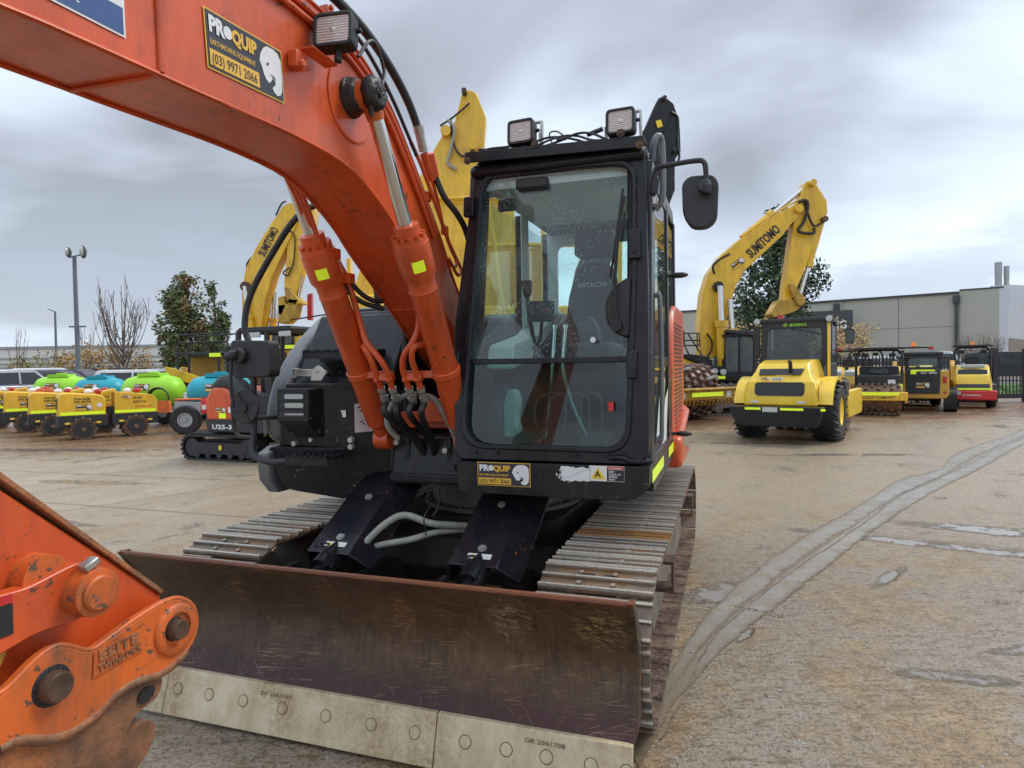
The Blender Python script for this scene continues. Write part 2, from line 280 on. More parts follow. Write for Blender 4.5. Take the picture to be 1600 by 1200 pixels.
class G:
    def __init__(s): s.v = []; s.f = []; s.m = []; s.mats = []
    def mi(s, mat):
        if mat is None: return -1
        if isinstance(mat, str): mat = M[mat]
        if mat not in s.mats: s.mats.append(mat)
        return s.mats.index(mat)
    def add(s, vs, fs, mat=None):
        o = len(s.v); s.v += [tuple(v) for v in vs]; i = s.mi(mat)
        for f in fs: s.f.append(tuple(o + k for k in f)); s.m.append(i)
        return s
    def box(s, c, d, rot=None, mat=None):
        vs = [V3(((x - .5) * d[0], (y - .5) * d[1], (z - .5) * d[2])) for x in (0, 1) for y in (0, 1) for z in (0, 1)]
        if rot is not None: vs = [rot @ v for v in vs]
        vs = [v + V3(c) for v in vs]
        return s.add(vs, [(0, 1, 3, 2), (4, 6, 7, 5), (0, 4, 5, 1), (2, 3, 7, 6), (0, 2, 6, 4), (1, 5, 7, 3)], mat)
    def bx(s, x0, x1, y0, y1, z0, z1, mat=None):
        return s.box(((x0 + x1) / 2, (y0 + y1) / 2, (z0 + z1) / 2), (abs(x1 - x0), abs(y1 - y0), abs(z1 - z0)), None, mat)
    def beam(s, a, b, w, h, mat=None, up=(0, 0, 1)):
        a, b = V3(a), V3(b); d = (b - a); L = d.length; d.normalize()
        x = d.cross(V3(up)); x = x.normalized() if x.length > 1e-6 else V3((1, 0, 0)); z = x.cross(d)
        R = Matrix((x, d, z)).transposed(); return s.box((a + b) / 2, (w, L, h), R, mat)
    def rings(s, rs, mat=None, caps=True, closed=True):
        n = len(rs[0]); vs = [v for r in rs for v in r]; fs = []
        for i in range(len(rs) - 1):
            for k in range(n if closed else n - 1):
                fs.append((i * n + k, i * n + (k + 1) % n, (i + 1) * n + (k + 1) % n, (i + 1) * n + k))
        if caps: fs += [tuple(range(n))[::-1], tuple(range((len(rs) - 1) * n, len(rs) * n))]
        return s.add(vs, fs, mat)
    def cyl(s, a, b, r, r2=None, n=16, mat=None, caps=True):
        a, b = V3(a), V3(b); d = (b - a).normalized(); u = d.orthogonal().normalized(); v = d.cross(u); r2 = r if r2 is None else r2
        rs = [[p + (u * math.cos(6.28319 * k / n) + v * math.sin(6.28319 * k / n)) * q for k in range(n)] for p, q in ((a, r), (b, r2))]
        return s.rings(rs, mat, caps)
    def lathe(s, a, d, prof, n=20, mat=None):
        a, d = V3(a), V3(d).normalized(); u = d.orthogonal().normalized(); v = d.cross(u)
        loop = prof[0][1] > 0.001 and prof[-1][1] > 0.001; prof = list(prof) + ([prof[0]] if loop else [])
        return s.rings([[a + d * t + (u * math.cos(6.28319 * k / n) + v * math.sin(6.28319 * k / n)) * max(r, 1e-4) for k in range(n)] for t, r in prof], mat, not loop)
    def tube(s, pts, r, n=8, mat=None, sm=5):
        P = catmull(pts, sm) if sm else [V3(p) for p in pts]
        rs = []; u = None
        for i, p in enumerate(P):
            d = (P[min(i + 1, len(P) - 1)] - P[max(i - 1, 0)]).normalized()
            u = d.orthogonal().normalized() if u is None else (u - d * u.dot(d)).normalized()
            v = d.cross(u); rr = r(i / (len(P) - 1)) if callable(r) else r
            rs.append([p + (u * math.cos(6.28319 * k / n) + v * math.sin(6.28319 * k / n)) * rr for k in range(n)])
        return s.rings(rs, mat)
    def prism(s, poly, ax, a, b, mat=None):
        f = AX[ax]; n = len(poly); vs = [f(p[0], p[1], a) for p in poly] + [f(p[0], p[1], b) for p in poly]
        fs = [tuple(range(n)), tuple(range(n, 2 * n))[::-1]] + [(k, n + k, n + (k + 1) % n, (k + 1) % n) for k in range(n)]
        return s.add(vs, fs, mat)
    def ring(s, out, inn, ax, a, b, mat=None):
        f = AX[ax]; n = len(out); vs = [f(*p, c) for c in (a, b) for q in (out, inn) for p in q]; fs = []
        for k in range(n):
            j = (k + 1) % n
            fs += [(k, j, n + j, n + k), (2 * n + k, 3 * n + k, 3 * n + j, 2 * n + j), (k, 2 * n + k, 2 * n + j, j), (n + k, n + j, 3 * n + j, 3 * n + k)]
        return s.add(vs, fs, mat)
    def sphere(s, c, r, mat=None, nu=12, nv=8):
        r = (r, r, r) if isinstance(r, (int, float)) else r
        return s.rings([[V3(c) + V3((math.cos(6.28319 * k / nu) * math.sin(t) * r[0], math.sin(6.28319 * k / nu) * math.sin(t) * r[1], -math.cos(t) * r[2])) for k in range(nu)]
                        for t in [max(0.02, min(3.12, math.pi * i / nv)) for i in range(nv + 1)]], mat)
    def text(s, st, o, u, v, size, mat, bold=0.0, width=None, lift=0.0):
        vs, fs, w = text_geo(st, bold); u, v = V3(u).normalized(), V3(v).normalized(); n = u.cross(v)
        kx = (width / (w * size)) if width else 1.0
        return s.add([V3(o) + u * (x * size * kx) + v * (y * size) + n * lift for x, y, z in vs], fs, mat)
    def flat(s, pts, o, u, v, mat, lift=0.0):
        u, v = V3(u).normalized(), V3(v).normalized(); n = u.cross(v)
        return s.add([V3(o) + u * a + v * b + n * lift for a, b in pts], [tuple(range(len(pts)))], mat)
    def warp(s, fn, start=0):
        for i in range(start, len(s.v)): s.v[i] = tuple(fn(*s.v[i]))
        return s
    def build(s, name, mat=None, parent=None, bevel=0.0, smooth=35, label=None, kind=None, seg=2):
        if name in SPLIT and not getattr(s, 'single', False):
            par_ = list(range(len(s.v)))
            def find(i):
                while par_[i] != i: par_[i] = par_[par_[i]]; i = par_[i]
                return i
            for f in s.f:
                a = find(f[0])
                for k in f[1:]: par_[find(k)] = a
            grp = {}
            for i, f in enumerate(s.f): grp.setdefault(find(f[0]), []).append(i)
            if len(grp) > 1:
                o = None
                for fi in grp.values():
                    h = G(); h.single = True; h.mats = s.mats; mp = {}
                    for i in fi:
                        for k in s.f[i]:
                            if k not in mp: mp[k] = len(mp); h.v.append(s.v[k])
                        h.f.append(tuple(mp[k] for k in s.f[i])); h.m.append(s.m[i])
                    o = h.build(name, mat, parent, bevel, smooth, label, kind, seg)
                return o
        name = ONE.get(name, name)
        dm = M[mat] if isinstance(mat, str) else mat
        me = bpy.data.meshes.new(name); me.from_pydata(s.v, [], s.f)
        mats = ([dm] if dm else []) + [x for x in s.mats if x is not dm]
        for x in mats: me.materials.append(x)
        idx = [0 if k < 0 else mats.index(s.mats[k]) for k in s.m]
        me.polygons.foreach_set('material_index', idx)
        me.update()
        import bmesh
        bm = bmesh.new(); bm.from_mesh(me); bmesh.ops.recalc_face_normals(bm, faces=bm.faces); bm.to_mesh(me); bm.free()
        if smooth:
            me.polygons.foreach_set('use_smooth', [True] * len(me.polygons)); me.set_sharp_from_angle(angle=R_(smooth))
        o = bpy.data.objects.new(name, me); S.collection.objects.link(o)
        if parent is not None: o.parent = parent
        if bevel:
            b = o.modifiers.new('bevel', 'BEVEL'); b.width = bevel; b.segments = seg; b.limit_method = 'ANGLE'; b.angle_limit = R_(40); b.harden_normals = False
        if label: o['label'] = label
        if kind: o['kind'] = kind
        return o
def tag(o, label, cat, group=None):
    o['label'] = label; o['category'] = cat
    if group: o['group'] = group
    return o
def thing(name, label, cat, loc=(0, 0, 0), rz=0.0, group=None, scale=None):
    o = bpy.data.objects.new(name, None); S.collection.objects.link(o); o.empty_display_size = 0.3
    o.location = loc; o.rotation_euler = (0, 0, rz)
    if scale: o.scale = (scale,) * 3
    return tag(o, label, cat, group)
def copy_tree(o, loc, rz, label, scale=None):
    def cp(a, par):
        c = a.copy(); S.collection.objects.link(c); c.parent = par
        for k in KIDS.get(a.name, [b for b in a.children]): cp(k, c)
        return c
    KIDS = {}
    c = cp(o, None); c.location = loc; c.rotation_euler = (0, 0, rz); c['label'] = label
    if scale: c.scale = (scale,) * 3
    return c
def inst(me_ob, name, parent, mtx, mat=None):
    o = bpy.data.objects.new(name, me_ob.data); S.collection.objects.link(o); o.parent = parent; o.matrix_local = mtx
    for md in me_ob.modifiers:
        b = o.modifiers.new('bevel', 'BEVEL'); b.width = md.width; b.segments = md.segments; b.limit_method = 'ANGLE'; b.angle_limit = md.angle_limit
    if mat:
        o.material_slots[0].link = 'OBJECT'; o.material_slots[0].material = M[mat]
    return o
PANTHER = [(0.0, 0.60), (0.06, 0.76), (0.20, 0.90), (0.36, 0.98), (0.66, 0.99), (0.86, 0.95), (1.0, 0.82), (1.02, 0.42), (0.98, 0.16), (0.88, 0.06), (0.74, 0.02), (0.60, 0.06), (0.52, 0.14), (0.60, 0.20), (0.68, 0.24), (0.66, 0.32), (0.56, 0.35), (0.46, 0.26), (0.38, 0.22), (0.26, 0.26), (0.16, 0.36), (0.10, 0.48)]
def proquip(g, o, u, v, w, h, full=True, lift=0.0015):
    o, u, v = V3(o), V3(u).normalized(), V3(v).normalized(); n = u.cross(v)
    def rect(x0, y0, x1, y1, mat, k): g.flat([(x0 * w, y0 * h), (x1 * w, y0 * h), (x1 * w, y1 * h), (x0 * w, y1 * h)], o, u, v, mat, lift * k)
    rect(0, 0, 1, 1, 'gold', 1); rect(0.015, 0.03, 0.985, 0.97, 'navy', 2)
    g.flat([((0.66 + a * 0.31) * w, (0.06 + b * 0.88) * h) for a, b in PANTHER], o, u, v, 'white', lift * 3)
    if full:
        g.flat([((0.66 + a * 0.31) * w, (0.06 + b * 0.88) * h) for a, b in [(0.28, 0.60), (0.42, 0.66), (0.38, 0.57)]], o, u, v, 'ink', lift * 4)
        g.flat([((0.66 + a * 0.31) * w, (0.06 + b * 0.88) * h) for a, b in [(0.42, 0.42), (0.62, 0.40), (0.72, 0.33), (0.60, 0.36)]], o, u, v, 'ink', lift * 4)
    def t(s, x, y, sz, mat, wd, bold=0.0): g.text(s, o + u * (x * w) + v * (y * h), u, v, sz * h, mat, bold, wd * w, lift * 3.5)
    t('PR', 0.04, 0.64, 0.36, 'white', 0.19, 0.05); 
    g.add(*[([o + u * ((0.265 + 0.055 * math.cos(a)) * w) + v * (0.76 * h + 0.055 * w * math.sin(a)) + n * lift * 3 for a in [k * 6.28319 / 10 for k in range(10)]]), [tuple(range(10))]], 'white')
    t('QUIP', 0.31, 0.64, 0.33, 'gold', 0.32, 0.05)
    if full: t('EARTHMOVING EQUIPMENT', 0.04, 0.42, 0.13, 'gold', 0.56, 0.01)
    rect(0.03, 0.07, 0.64, 0.34, 'gold', 3)
    t('(03) 9971 2066', 0.05, 0.12, 0.24, 'ink', 0.56, 0.012) if full else None
# ================================================================== SETTING
CR, CS = math.cos(R_(-0.95)), math.sin(R_(-0.95)); CP, SP = math.cos(R_(-1.643)), math.sin(R_(-1.643))
def at(px, py, Y):      # the point at distance Y whose direction matches a point of the photograph (1600 x 1200)
    u, v = px - 800, py - 600; a = u * CR + v * CS; b = -u * CS + v * CR
    dx, dy, dz = a / 1007.5, CP + b / 1007.5 * SP, SP - b / 1007.5 * CP; t = Y / dy
    return (dx * t, 1.605 + dz * t)
PUD = [(1.42, 4.46, .30, .13, .6), (2.17, 3.2, .28, .065, -.25), (3.7, 5.45, 1.2, .12, -.55), (4.5, 5.9, .8, .16, -.5), (2.75, 4.7, .30, .05, .75), (1.35, 3.75, .12, .03, .9), (5.6, 10.9, 1.2, .16, -.1), (12.2, 18.6, 1.5, .30, -.3), (14.2, 19.2, .9, .2, -.3), (-6.2, 9.4, .9, .14, -.2), (-9.5, 13.4, 1.8, .28, -.15), (4.9, 12.6, 1.0, .16, -.2), (2.9, 3.5, .3, .05, .1), (-5.0, 6.9, .6, .10, -.3), (3.3, 2.9, .3, .05, -.3)]
def ground_mat():
    m, nt, b, t = base_mat('wet dirty concrete')
    sx = nd(nt, 'ShaderNodeSeparateXYZ'); nt.links.new(t, sx.inputs[0]); X, Y = sx.outputs[0], sx.outputs[1]
    big = noi(nt, t, 0.25, 4, 0.55); mid = noi(nt, t, 1.3, 8, 0.7); fine = noi(nt, t, 8, 8, 0.75); grit = noi(nt, t, 95, 3, 0.7); spk = noi(nt, t, 42, 5, 0.78); med = noi(nt, t, 3.4, 8, 0.74)
    st = noi(nt, rotscale(nt, t, (1.0, 0.22, 1), 38, 2), 1.6, 8, 0.68)
    c = mixc(nt, ramp(nt, med, [(0.34, 0.0), (0.64, 1.0)]), (0.115, 0.076, 0.038), (0.27, 0.205, 0.125))
    c = mixc(nt, ramp(nt, fine, [(0.42, 0.0), (0.62, 0.75)]), c, (0.33, 0.25, 0.15))
    # ragged grey cement through the brown silt; the grey also paints in wet sheen
    gp = mth(nt, 'ADD', mth(nt, 'MULTIPLY', mid, 0.50), mth(nt, 'ADD', mth(nt, 'MULTIPLY', st, 0.34), mth(nt, 'MULTIPLY', fine, 0.20)))
    grey = ramp(nt, gp, [(0.480, 0.0), (0.545, 1.0)])
    c = mixc(nt, mth(nt, 'MULTIPLY', grey, 0.8), c, mixc(nt, fine, (0.19, 0.185, 0.175), (0.31, 0.30, 0.285)))
    # aggregate and specks
    c = mixc(nt, mth(nt, 'MULTIPLY', ramp(nt, grit, [(0.54, 0.0), (0.62, 1.0)]), 0.65), c, (0.40, 0.34, 0.24))
    c = mixc(nt, mth(nt, 'MULTIPLY', ramp(nt, spk, [(0.515, 0.0), (0.60, 1.0)]), 0.8), c, (0.070, 0.046, 0.025))
    c = mixc(nt, mth(nt, 'MULTIPLY', ramp(nt, noi(nt, maps(nt, t, (0.7, 1.5, 1)), 14, 7, 0.78), [(0.515, 0.0), (0.60, 1.0)]), 0.75), c, (0.10, 0.064, 0.032))
    # farther slab: pale and washed, pinkish buff
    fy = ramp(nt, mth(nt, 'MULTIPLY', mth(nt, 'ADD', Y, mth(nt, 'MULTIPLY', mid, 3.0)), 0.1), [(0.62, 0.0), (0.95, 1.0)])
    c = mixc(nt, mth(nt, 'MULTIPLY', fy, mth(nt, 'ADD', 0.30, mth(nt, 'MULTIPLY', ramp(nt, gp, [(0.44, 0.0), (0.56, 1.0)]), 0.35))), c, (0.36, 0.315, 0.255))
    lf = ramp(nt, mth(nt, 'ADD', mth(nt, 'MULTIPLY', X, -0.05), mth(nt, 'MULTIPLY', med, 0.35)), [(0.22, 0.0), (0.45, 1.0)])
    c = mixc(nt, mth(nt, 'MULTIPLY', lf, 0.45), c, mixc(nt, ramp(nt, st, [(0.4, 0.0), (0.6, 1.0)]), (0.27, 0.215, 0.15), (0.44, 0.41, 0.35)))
    mud = ramp(nt, mth(nt, 'ADD', mth(nt, 'MULTIPLY', mth(nt, 'ADD', Y, mth(nt, 'MULTIPLY', X, -0.22)), 0.05), mth(nt, 'MULTIPLY', med, 0.40)), [(0.86, 0.0), (0.96, 1.0)])
    c = mixc(nt, mth(nt, 'MULTIPLY', mud, 0.88), c, mixc(nt, ramp(nt, fine, [(0.4, 0.0), (0.6, 1.0)]), (0.085, 0.048, 0.026), (0.27, 0.165, 0.095)))
    pm = None
    for (px, py, rx, ry, ro) in PUD:
        dx, dy = mth(nt, 'SUBTRACT', X, px), mth(nt, 'SUBTRACT', Y, py); co, si = math.cos(ro), math.sin(ro)
        u = mth(nt, 'ADD', mth(nt, 'MULTIPLY', dx, co / rx), mth(nt, 'MULTIPLY', dy, si / rx)); v = mth(nt, 'ADD', mth(nt, 'MULTIPLY', dx, -si / ry), mth(nt, 'MULTIPLY', dy, co / ry))
        d = mth(nt, 'SUBTRACT', 1.35, mth(nt, 'ADD', mth(nt, 'MULTIPLY', u, u), mth(nt, 'MULTIPLY', v, v)))
        pm = d if pm is None else mth(nt, 'MAXIMUM', pm, d)
    pf = mth(nt, 'ADD', pm, mth(nt, 'MULTIPLY', mth(nt, 'SUBTRACT', med, 0.5), 5.5))
    pud = ramp(nt, pf, [(-0.1, 0.0), (0.35, 0.35), (0.95, 1.0)])
    pud2 = ramp(nt, mth(nt, 'ADD', mth(nt, 'MULTIPLY', mid, 0.6), mth(nt, 'MULTIPLY', st, 0.5)), [(0.645, 0.0), (0.685, 1.0)])
    pud = mth(nt, 'MAXIMUM', pud, mth(nt, 'MULTIPLY', pud2, 0.9))
    c = mixc(nt, 1.0, c, (1.14, 1.04, 0.90), 'MULTIPLY')
    c = mixc(nt, mth(nt, 'MULTIPLY', pud, 0.7), c, (0.20, 0.18, 0.15))
    nt.links.new(c, b.inputs['Base Color'])
    wet = mth(nt, 'ADD', mth(nt, 'MULTIPLY', mid, 0.40), mth(nt, 'ADD', mth(nt, 'MULTIPLY', fine, 0.30), mth(nt, 'MULTIPLY', st, 0.3)))
    r = ramp(nt, wet, [(0.40, 0.52), (0.49, 0.32), (0.56, 0.14)])
    r = mth(nt, 'MULTIPLY', r, mth(nt, 'SUBTRACT', 1.0, mth(nt, 'MULTIPLY', pud, 0.90)))
    nt.links.new(r, b.inputs['Roughness']); b.inputs['Specular IOR Level'].default_value = 0.5
    h = mth(nt, 'ADD', mth(nt, 'MULTIPLY', fine, 1.0), mth(nt, 'ADD', mth(nt, 'MULTIPLY', grit, 0.45), mth(nt, 'ADD', mth(nt, 'MULTIPLY', spk, 0.5), mth(nt, 'MULTIPLY', mid, 1.5))))
    bump(nt, b, mth(nt, 'MULTIPLY', h, mth(nt, 'SUBTRACT', 1.0, mth(nt, 'MULTIPLY', pud, 0.97))), 0.8, 0.012)
    return m
def drain_mat():
    m, nt, b, t = base_mat('wet grey concrete strip')
    at_ = nd(nt, 'ShaderNodeAttribute'); at_.attribute_name = 'across'; ac = at_.outputs['Fac']
    a = noi(nt, t, 2.2, 7, 0.68); f = noi(nt, t, 40, 6, 0.75); s2 = noi(nt, t, 6, 7, 0.72); s3 = noi(nt, t, 15, 6, 0.75)
    c = mixc(nt, ramp(nt, a, [(0.38, 0.0), (0.62, 1.0)]), (0.205, 0.19, 0.16), (0.31, 0.295, 0.265))
    c = mixc(nt, mth(nt, 'MULTIPLY', ramp(nt, s2, [(0.47, 0.0), (0.58, 1.0)]), 0.75), c, (0.25, 0.195, 0.13))
    c = mixc(nt, mth(nt, 'MULTIPLY', ramp(nt, f, [(0.56, 0.0), (0.64, 1.0)]), 0.6), c, (0.10, 0.08, 0.06))
    w = mth(nt, 'ADD', ac, mth(nt, 'MULTIPLY', mth(nt, 'SUBTRACT', s2, 0.5), 0.30)); w = mth(nt, 'ADD', w, mth(nt, 'MULTIPLY', mth(nt, 'SUBTRACT', s3, 0.5), 0.18))
    c = mixc(nt, ramp(nt, w, [(0.395, 0.0), (0.445, 0.85), (0.475, 1.0), (0.505, 0.85), (0.56, 0.0)]), c, mixc(nt, s3, (0.09, 0.06, 0.038), (0.22, 0.16, 0.10)))
    c = mixc(nt, ramp(nt, w, [(0.05, 1.0), (0.16, 0.0), (0.84, 0.0), (0.95, 1.0)]), c, (0.17, 0.125, 0.08))
    sy = nd(nt, 'ShaderNodeSeparateXYZ'); nt.links.new(t, sy.inputs[0]); c = mixc(nt, ramp(nt, mth(nt, 'MULTIPLY', mth(nt, 'ADD', sy.outputs[1], s2), .1), [(0.34, 0.9), (0.43, 0.0)]), c, mixc(nt, s3, (0.10, 0.07, 0.04), (0.24, 0.18, 0.11)))
    nt.links.new(c, b.inputs['Base Color']); nt.links.new(ramp(nt, mth(nt, 'ADD', mth(nt, 'MULTIPLY', a, .7), mth(nt, 'MULTIPLY', s2, .3)), [(0.42, 0.62), (0.56, 0.22)]), b.inputs['Roughness'])
    bump(nt, b, mth(nt, 'ADD', f, s2), 0.5, 0.006)
    nt.links.new(ramp(nt, w, [(0.0, 0.0), (0.05, 1.0), (0.95, 1.0), (1.0, 0.0)]), b.inputs['Alpha'])
    return m
def wet_mat(name, c1, c2, r0, r1):
    m, nt, b, t = base_mat(name)
    a = noi(nt, t, 2.2, 7, 0.68); f = noi(nt, t, 30, 5, 0.7); s2 = noi(nt, t, 7, 6, 0.7)
    c = mixc(nt, ramp(nt, a, [(0.38, 0.0), (0.62, 1.0)]), c1, c2)
    c = mixc(nt, mth(nt, 'MULTIPLY', ramp(nt, s2, [(0.52, 0.0), (0.66, 1.0)]), 0.6), c, (0.17, 0.12, 0.075))
    c = mixc(nt, mth(nt, 'MULTIPLY', ramp(nt, f, [(0.54, 0.0), (0.68, 1.0)]), 0.5), c, tuple(x * 0.4 for x in c1)); nt.links.new(c, b.inputs['Base Color'])
    nt.links.new(ramp(nt, a, [(0.36, r1), (0.6, r0)]), b.inputs['Roughness']); bump(nt, b, f, 0.25, 0.004)
    return m
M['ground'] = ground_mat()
M['drain'] = drain_mat()
M['puddle'] = wet_mat('shallow water film', (0.12, 0.11, 0.10), (0.17, 0.165, 0.155), 0.05, 0.12)
M['groove'] = rusty('silted groove', (0.08, 0.055, 0.035), (0.20, 0.15, 0.10), (0.30, 0.26, 0.2), 0.6, 0, 1)
M['joint'] = plain('silted slab joint', (0.12, 0.09, 0.06), 0.8, 0, 0, 0.4, 5)
M['asphalt'] = plain('asphalt', (0.10, 0.10, 0.105), 0.7, 0, 0, 0.15, 4)
M['kerb'] = plain('kerb concrete', (0.34, 0.33, 0.31), 0.8, 0, 0, 0.1, 2)
M['grass'] = plain('grass', (0.06, 0.14, 0.025), 0.9, 0, 0, 0.5, 3)
M['wallg'] = plain('grey green tilt panel', (0.47, 0.465, 0.395), 0.75, 0, 0, 0.06, 0.5)
M['wallg2'] = plain('darker grey green panel', (0.43, 0.425, 0.36), 0.75, 0, 0, 0.06, 0.5)
M['walls'] = plain('pale concrete end wall', (0.60, 0.62, 0.65), 0.75, 0, 0, 0.12, 0.3)
M['flash'] = plain('dark roof flashing', (0.06, 0.065, 0.07), 0.6)
M['wware'] = plain('white warehouse sheet', (0.66, 0.67, 0.62), 0.7, 0, 0, 0.06, 0.1)
M['wline'] = plain('grey sheet joint', (0.30, 0.33, 0.35), 0.7)
M['bark'] = plain('brown bark', (0.09, 0.07, 0.055), 0.85, 0, 0, 0.3, 3)
M['twig'] = plain('bare twig', (0.13, 0.10, 0.085), 0.85, 0, 0, 0.3, 3)
for nm, c in (('leaf_a', (0.065, 0.10, 0.03)), ('leaf_b', (0.15, 0.18, 0.055)), ('leaf_c', (0.22, 0.135, 0.055)), ('leaf_d', (0.045, 0.08, 0.04)), ('leaf_e', (0.10, 0.135, 0.07)), ('leaf_o', (0.45, 0.24, 0.06)), ('leaf_y', (0.34, 0.26, 0.08))):
    M[nm] = plain(nm.replace('_', ' '), c, 0.6, 0, 0, 0.35, 1)
def structure(g, name, mat, **k):
    o = g.build(name, mat, None, **k); o['kind'] = 'structure'; return o
g = G(); g.rings([[(x, y, -0.0) for x in [-400 + 800 * i / 10 for i in range(11)]] for y in [-80 + 580 * j / 8 for j in range(9)]], None, caps=False, closed=False)
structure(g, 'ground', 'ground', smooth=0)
rg = random.Random(11)
def wobble(pts, a, n=8, seed=1):
    P = catmull([(x, y, 0) for x, y in pts], n); return [(p.x + a * noise.noise(V3((p.x * 2.3 + seed, p.y * 2.3, 0))) + a * .6 * noise.noise(V3((p.x * 8 + seed, p.y * 8, 3))), p.y + a * noise.noise(V3((p.x * 2.3, p.y * 2.3 + seed, 5))) + a * .6 * noise.noise(V3((p.x * 8, p.y * 8 + seed, 9)))) for p in P]
Ld = [(0.45, 2.75), (0.76, 3.24), (1.24, 4.06), (2.01, 5.08), (2.73, 5.91), (3.56, 6.76), (5.0, 8.35), (6.13, 9.25), (7.2, 10.5), (8.64, 11.85), (10.76, 13.7), (13.5, 16.2)]
Rd = [(0.48, 2.5), (0.71, 2.93), (1.27, 3.68), (1.81, 4.26), (2.38, 4.9), (2.99, 5.58), (3.88, 6.51), (5.03, 7.67), (6.64, 9.15), (8.03, 10.49), (9.5, 11.9), (12.2, 14.4)]
Gd = [(0.62, 2.7), (0.85, 3.15), (1.17, 3.73), (1.69, 4.38), (2.42, 5.2), (3.40, 6.25), (4.75, 7.75), (6.3, 9.15), (8.2, 10.95), (10.0, 12.65), (12.9, 15.3)]
def strip(A, B, z, name, mat, kind='structure'):
    g = G(); n = len(A); g.add([(x, y, z) for x, y in A] + [(x, y, z) for x, y in B], [(i, i + 1, n + i + 1, n + i) for i in range(n - 1)]); return structure(g, name, mat, smooth=0)
A_, B_ = wobble(Ld, .015, 9, 1), wobble(Rd, .015, 9, 4); C_ = wobble(Gd, .02, 9, 3)
g = G(); n = len(A_); rows = []
for f in (-.08, 0.0, .25, .48, .70, .90, .98):
    row = []
    for i in range(n):
        a, b_, c = V3(A_[i]), V3(B_[i]), V3(C_[min(i, len(C_) - 1)]); q = a.lerp(b_, f); row.append((q.x, q.y, 0.004 - 0.000 * (1 if .4 < f < .6 else 0)))
    rows.append(row)
for r_ in rows: g.v += r_
g.f = [(k * n + i, k * n + i + 1, (k + 1) * n + i + 1, (k + 1) * n + i) for k in range(6) for i in range(n - 1)]; g.m = [-1] * len(g.f)
o = structure(g, 'drain_strip', 'drain', smooth=0)
at_ = o.data.attributes.new('across', 'FLOAT', 'POINT')
for k, f in enumerate((0, .10, .29, .5, .71, .90, 1.0)):
    for i in range(n): at_.data[k * n + i].value = f
def ribbon(pts, w, z, name, mat, amp=.03, seed=3):
    c = wobble(pts, amp, 9, seed); A = []; B = []
    for i, (x, y) in enumerate(c):
        a, b_ = c[max(0, i - 1)], c[min(len(c) - 1, i + 1)]; d = V3((b_[0] - a[0], b_[1] - a[1])).normalized(); ww = w * (0.6 + 0.9 * abs(noise.noise(V3((x * 3, y * 3, seed)))))
        A.append((x - d.y * ww, y + d.x * ww)); B.append((x + d.y * ww, y - d.x * ww))
    return strip(A, B, z, name, mat)
ribbon(Gd, 0.006, 0.008, 'drain_groove', 'groove', .02)
for k, (pts, w_) in enumerate((([(3.2, 6.0), (4.3, 5.28), (6.5, 3.9)], .008), ([(4.63, 19.48), (8, 17.2), (11.75, 14.78), (16, 12)], .02), ([(-14, 12.4), (-8.55, 10.7), (-3.0, 9.0)], .012), ([(-10.5, 9.5), (-5.64, 7.9), (-1.8, 6.6)], .012), ([(-7.5, 5.6), (-5.2, 7.5), (-3.2, 9.6)], .010), ([(2.2, 12.5), (5.2, 10.4), (7.1, 9.0)], .010))):
    ribbon(pts, w_ * .6, 0.0045 + .0005 * k, 'slab_joint', 'joint', .012, k)
# small debris on the slab
def pebbles(name, n, mat, box, size, seed, kind='stuff'):
    r = random.Random(seed); g = G()
    for k in range(n):
        x, y = box(r); s = r.uniform(*size)
        p = [V3((math.cos(a) * s * r.uniform(.7, 1.3), math.sin(a) * s * r.uniform(.7, 1.3), 0.001)) for a in (0, 1.26, 2.5, 3.77, 5.0)]
        g.add([V3((x, y, 0)) + v for v in p] + [(x, y, s * r.uniform(.35, .8))], [(i, (i + 1) % 5, 5) for i in range(5)])
    o = g.build(name, mat, None, smooth=0); tag(o, {'gravel': 'fine loose gravel and grit scattered over the wet concrete yard', 'dark_clod': 'clumps of dark wet soil dropped across the drain strip'}[name], {'gravel': 'gravel', 'dark_clod': 'soil'}[name]); o['kind'] = kind
pebbles('gravel', 2600, 'kerb', lambda r: ((lambda d, a: (d * math.sin(a), d * math.cos(a)))(r.uniform(1.6, 16) ** 1.0, r.uniform(-0.75, 0.75))), (0.003, 0.010), 4)
def soil(r):
    if r.random() < .5: t = r.random(); return (1.46 + .22 * t + r.gauss(0, .012), 4.16 - .15 * t + r.gauss(0, .012))
    d, a = r.uniform(2, 20), r.uniform(-.7, .7); return (d * math.sin(a), d * math.cos(a))
pebbles('dark_clod', 420, 'groove', soil, (0.006, 0.017), 9)
# road, verge and kerb beyond the fence
g = G(); g.bx(-20, 90, 25.6, 27.0, 0.0, 0.05); structure(g, 'footpath', 'kerb')
g = G(); g.bx(5, 90, 27.0, 37, 0.0, 0.09); structure(g, 'grass_verge', 'grass')
g = G(); g.bx(5, 90, 37, 37.2, 0, .14); structure(g, 'kerb', 'kerb')
g = G(); g.bx(5, 90, 37.2, 50, 0.0, 0.06); structure(g, 'street', 'asphalt')
g = G(); rr = random.Random(8)
for k in range(2600):
    x, y = rr.uniform(14, 34), rr.uniform(27, 34); h = rr.uniform(.05, .16); g.add([(x, y, .08), (x + .05, y, .08), (x + rr.uniform(-.03, .08), y, .08 + h)], [(0, 1, 2)], rr.choice(['grass', 'leaf_b', 'grass']))
o = g.build('grass', 'grass', None, smooth=0); tag(o, 'green grass on the verge behind the black palisade fence', 'grass'); o['kind'] = 'stuff'
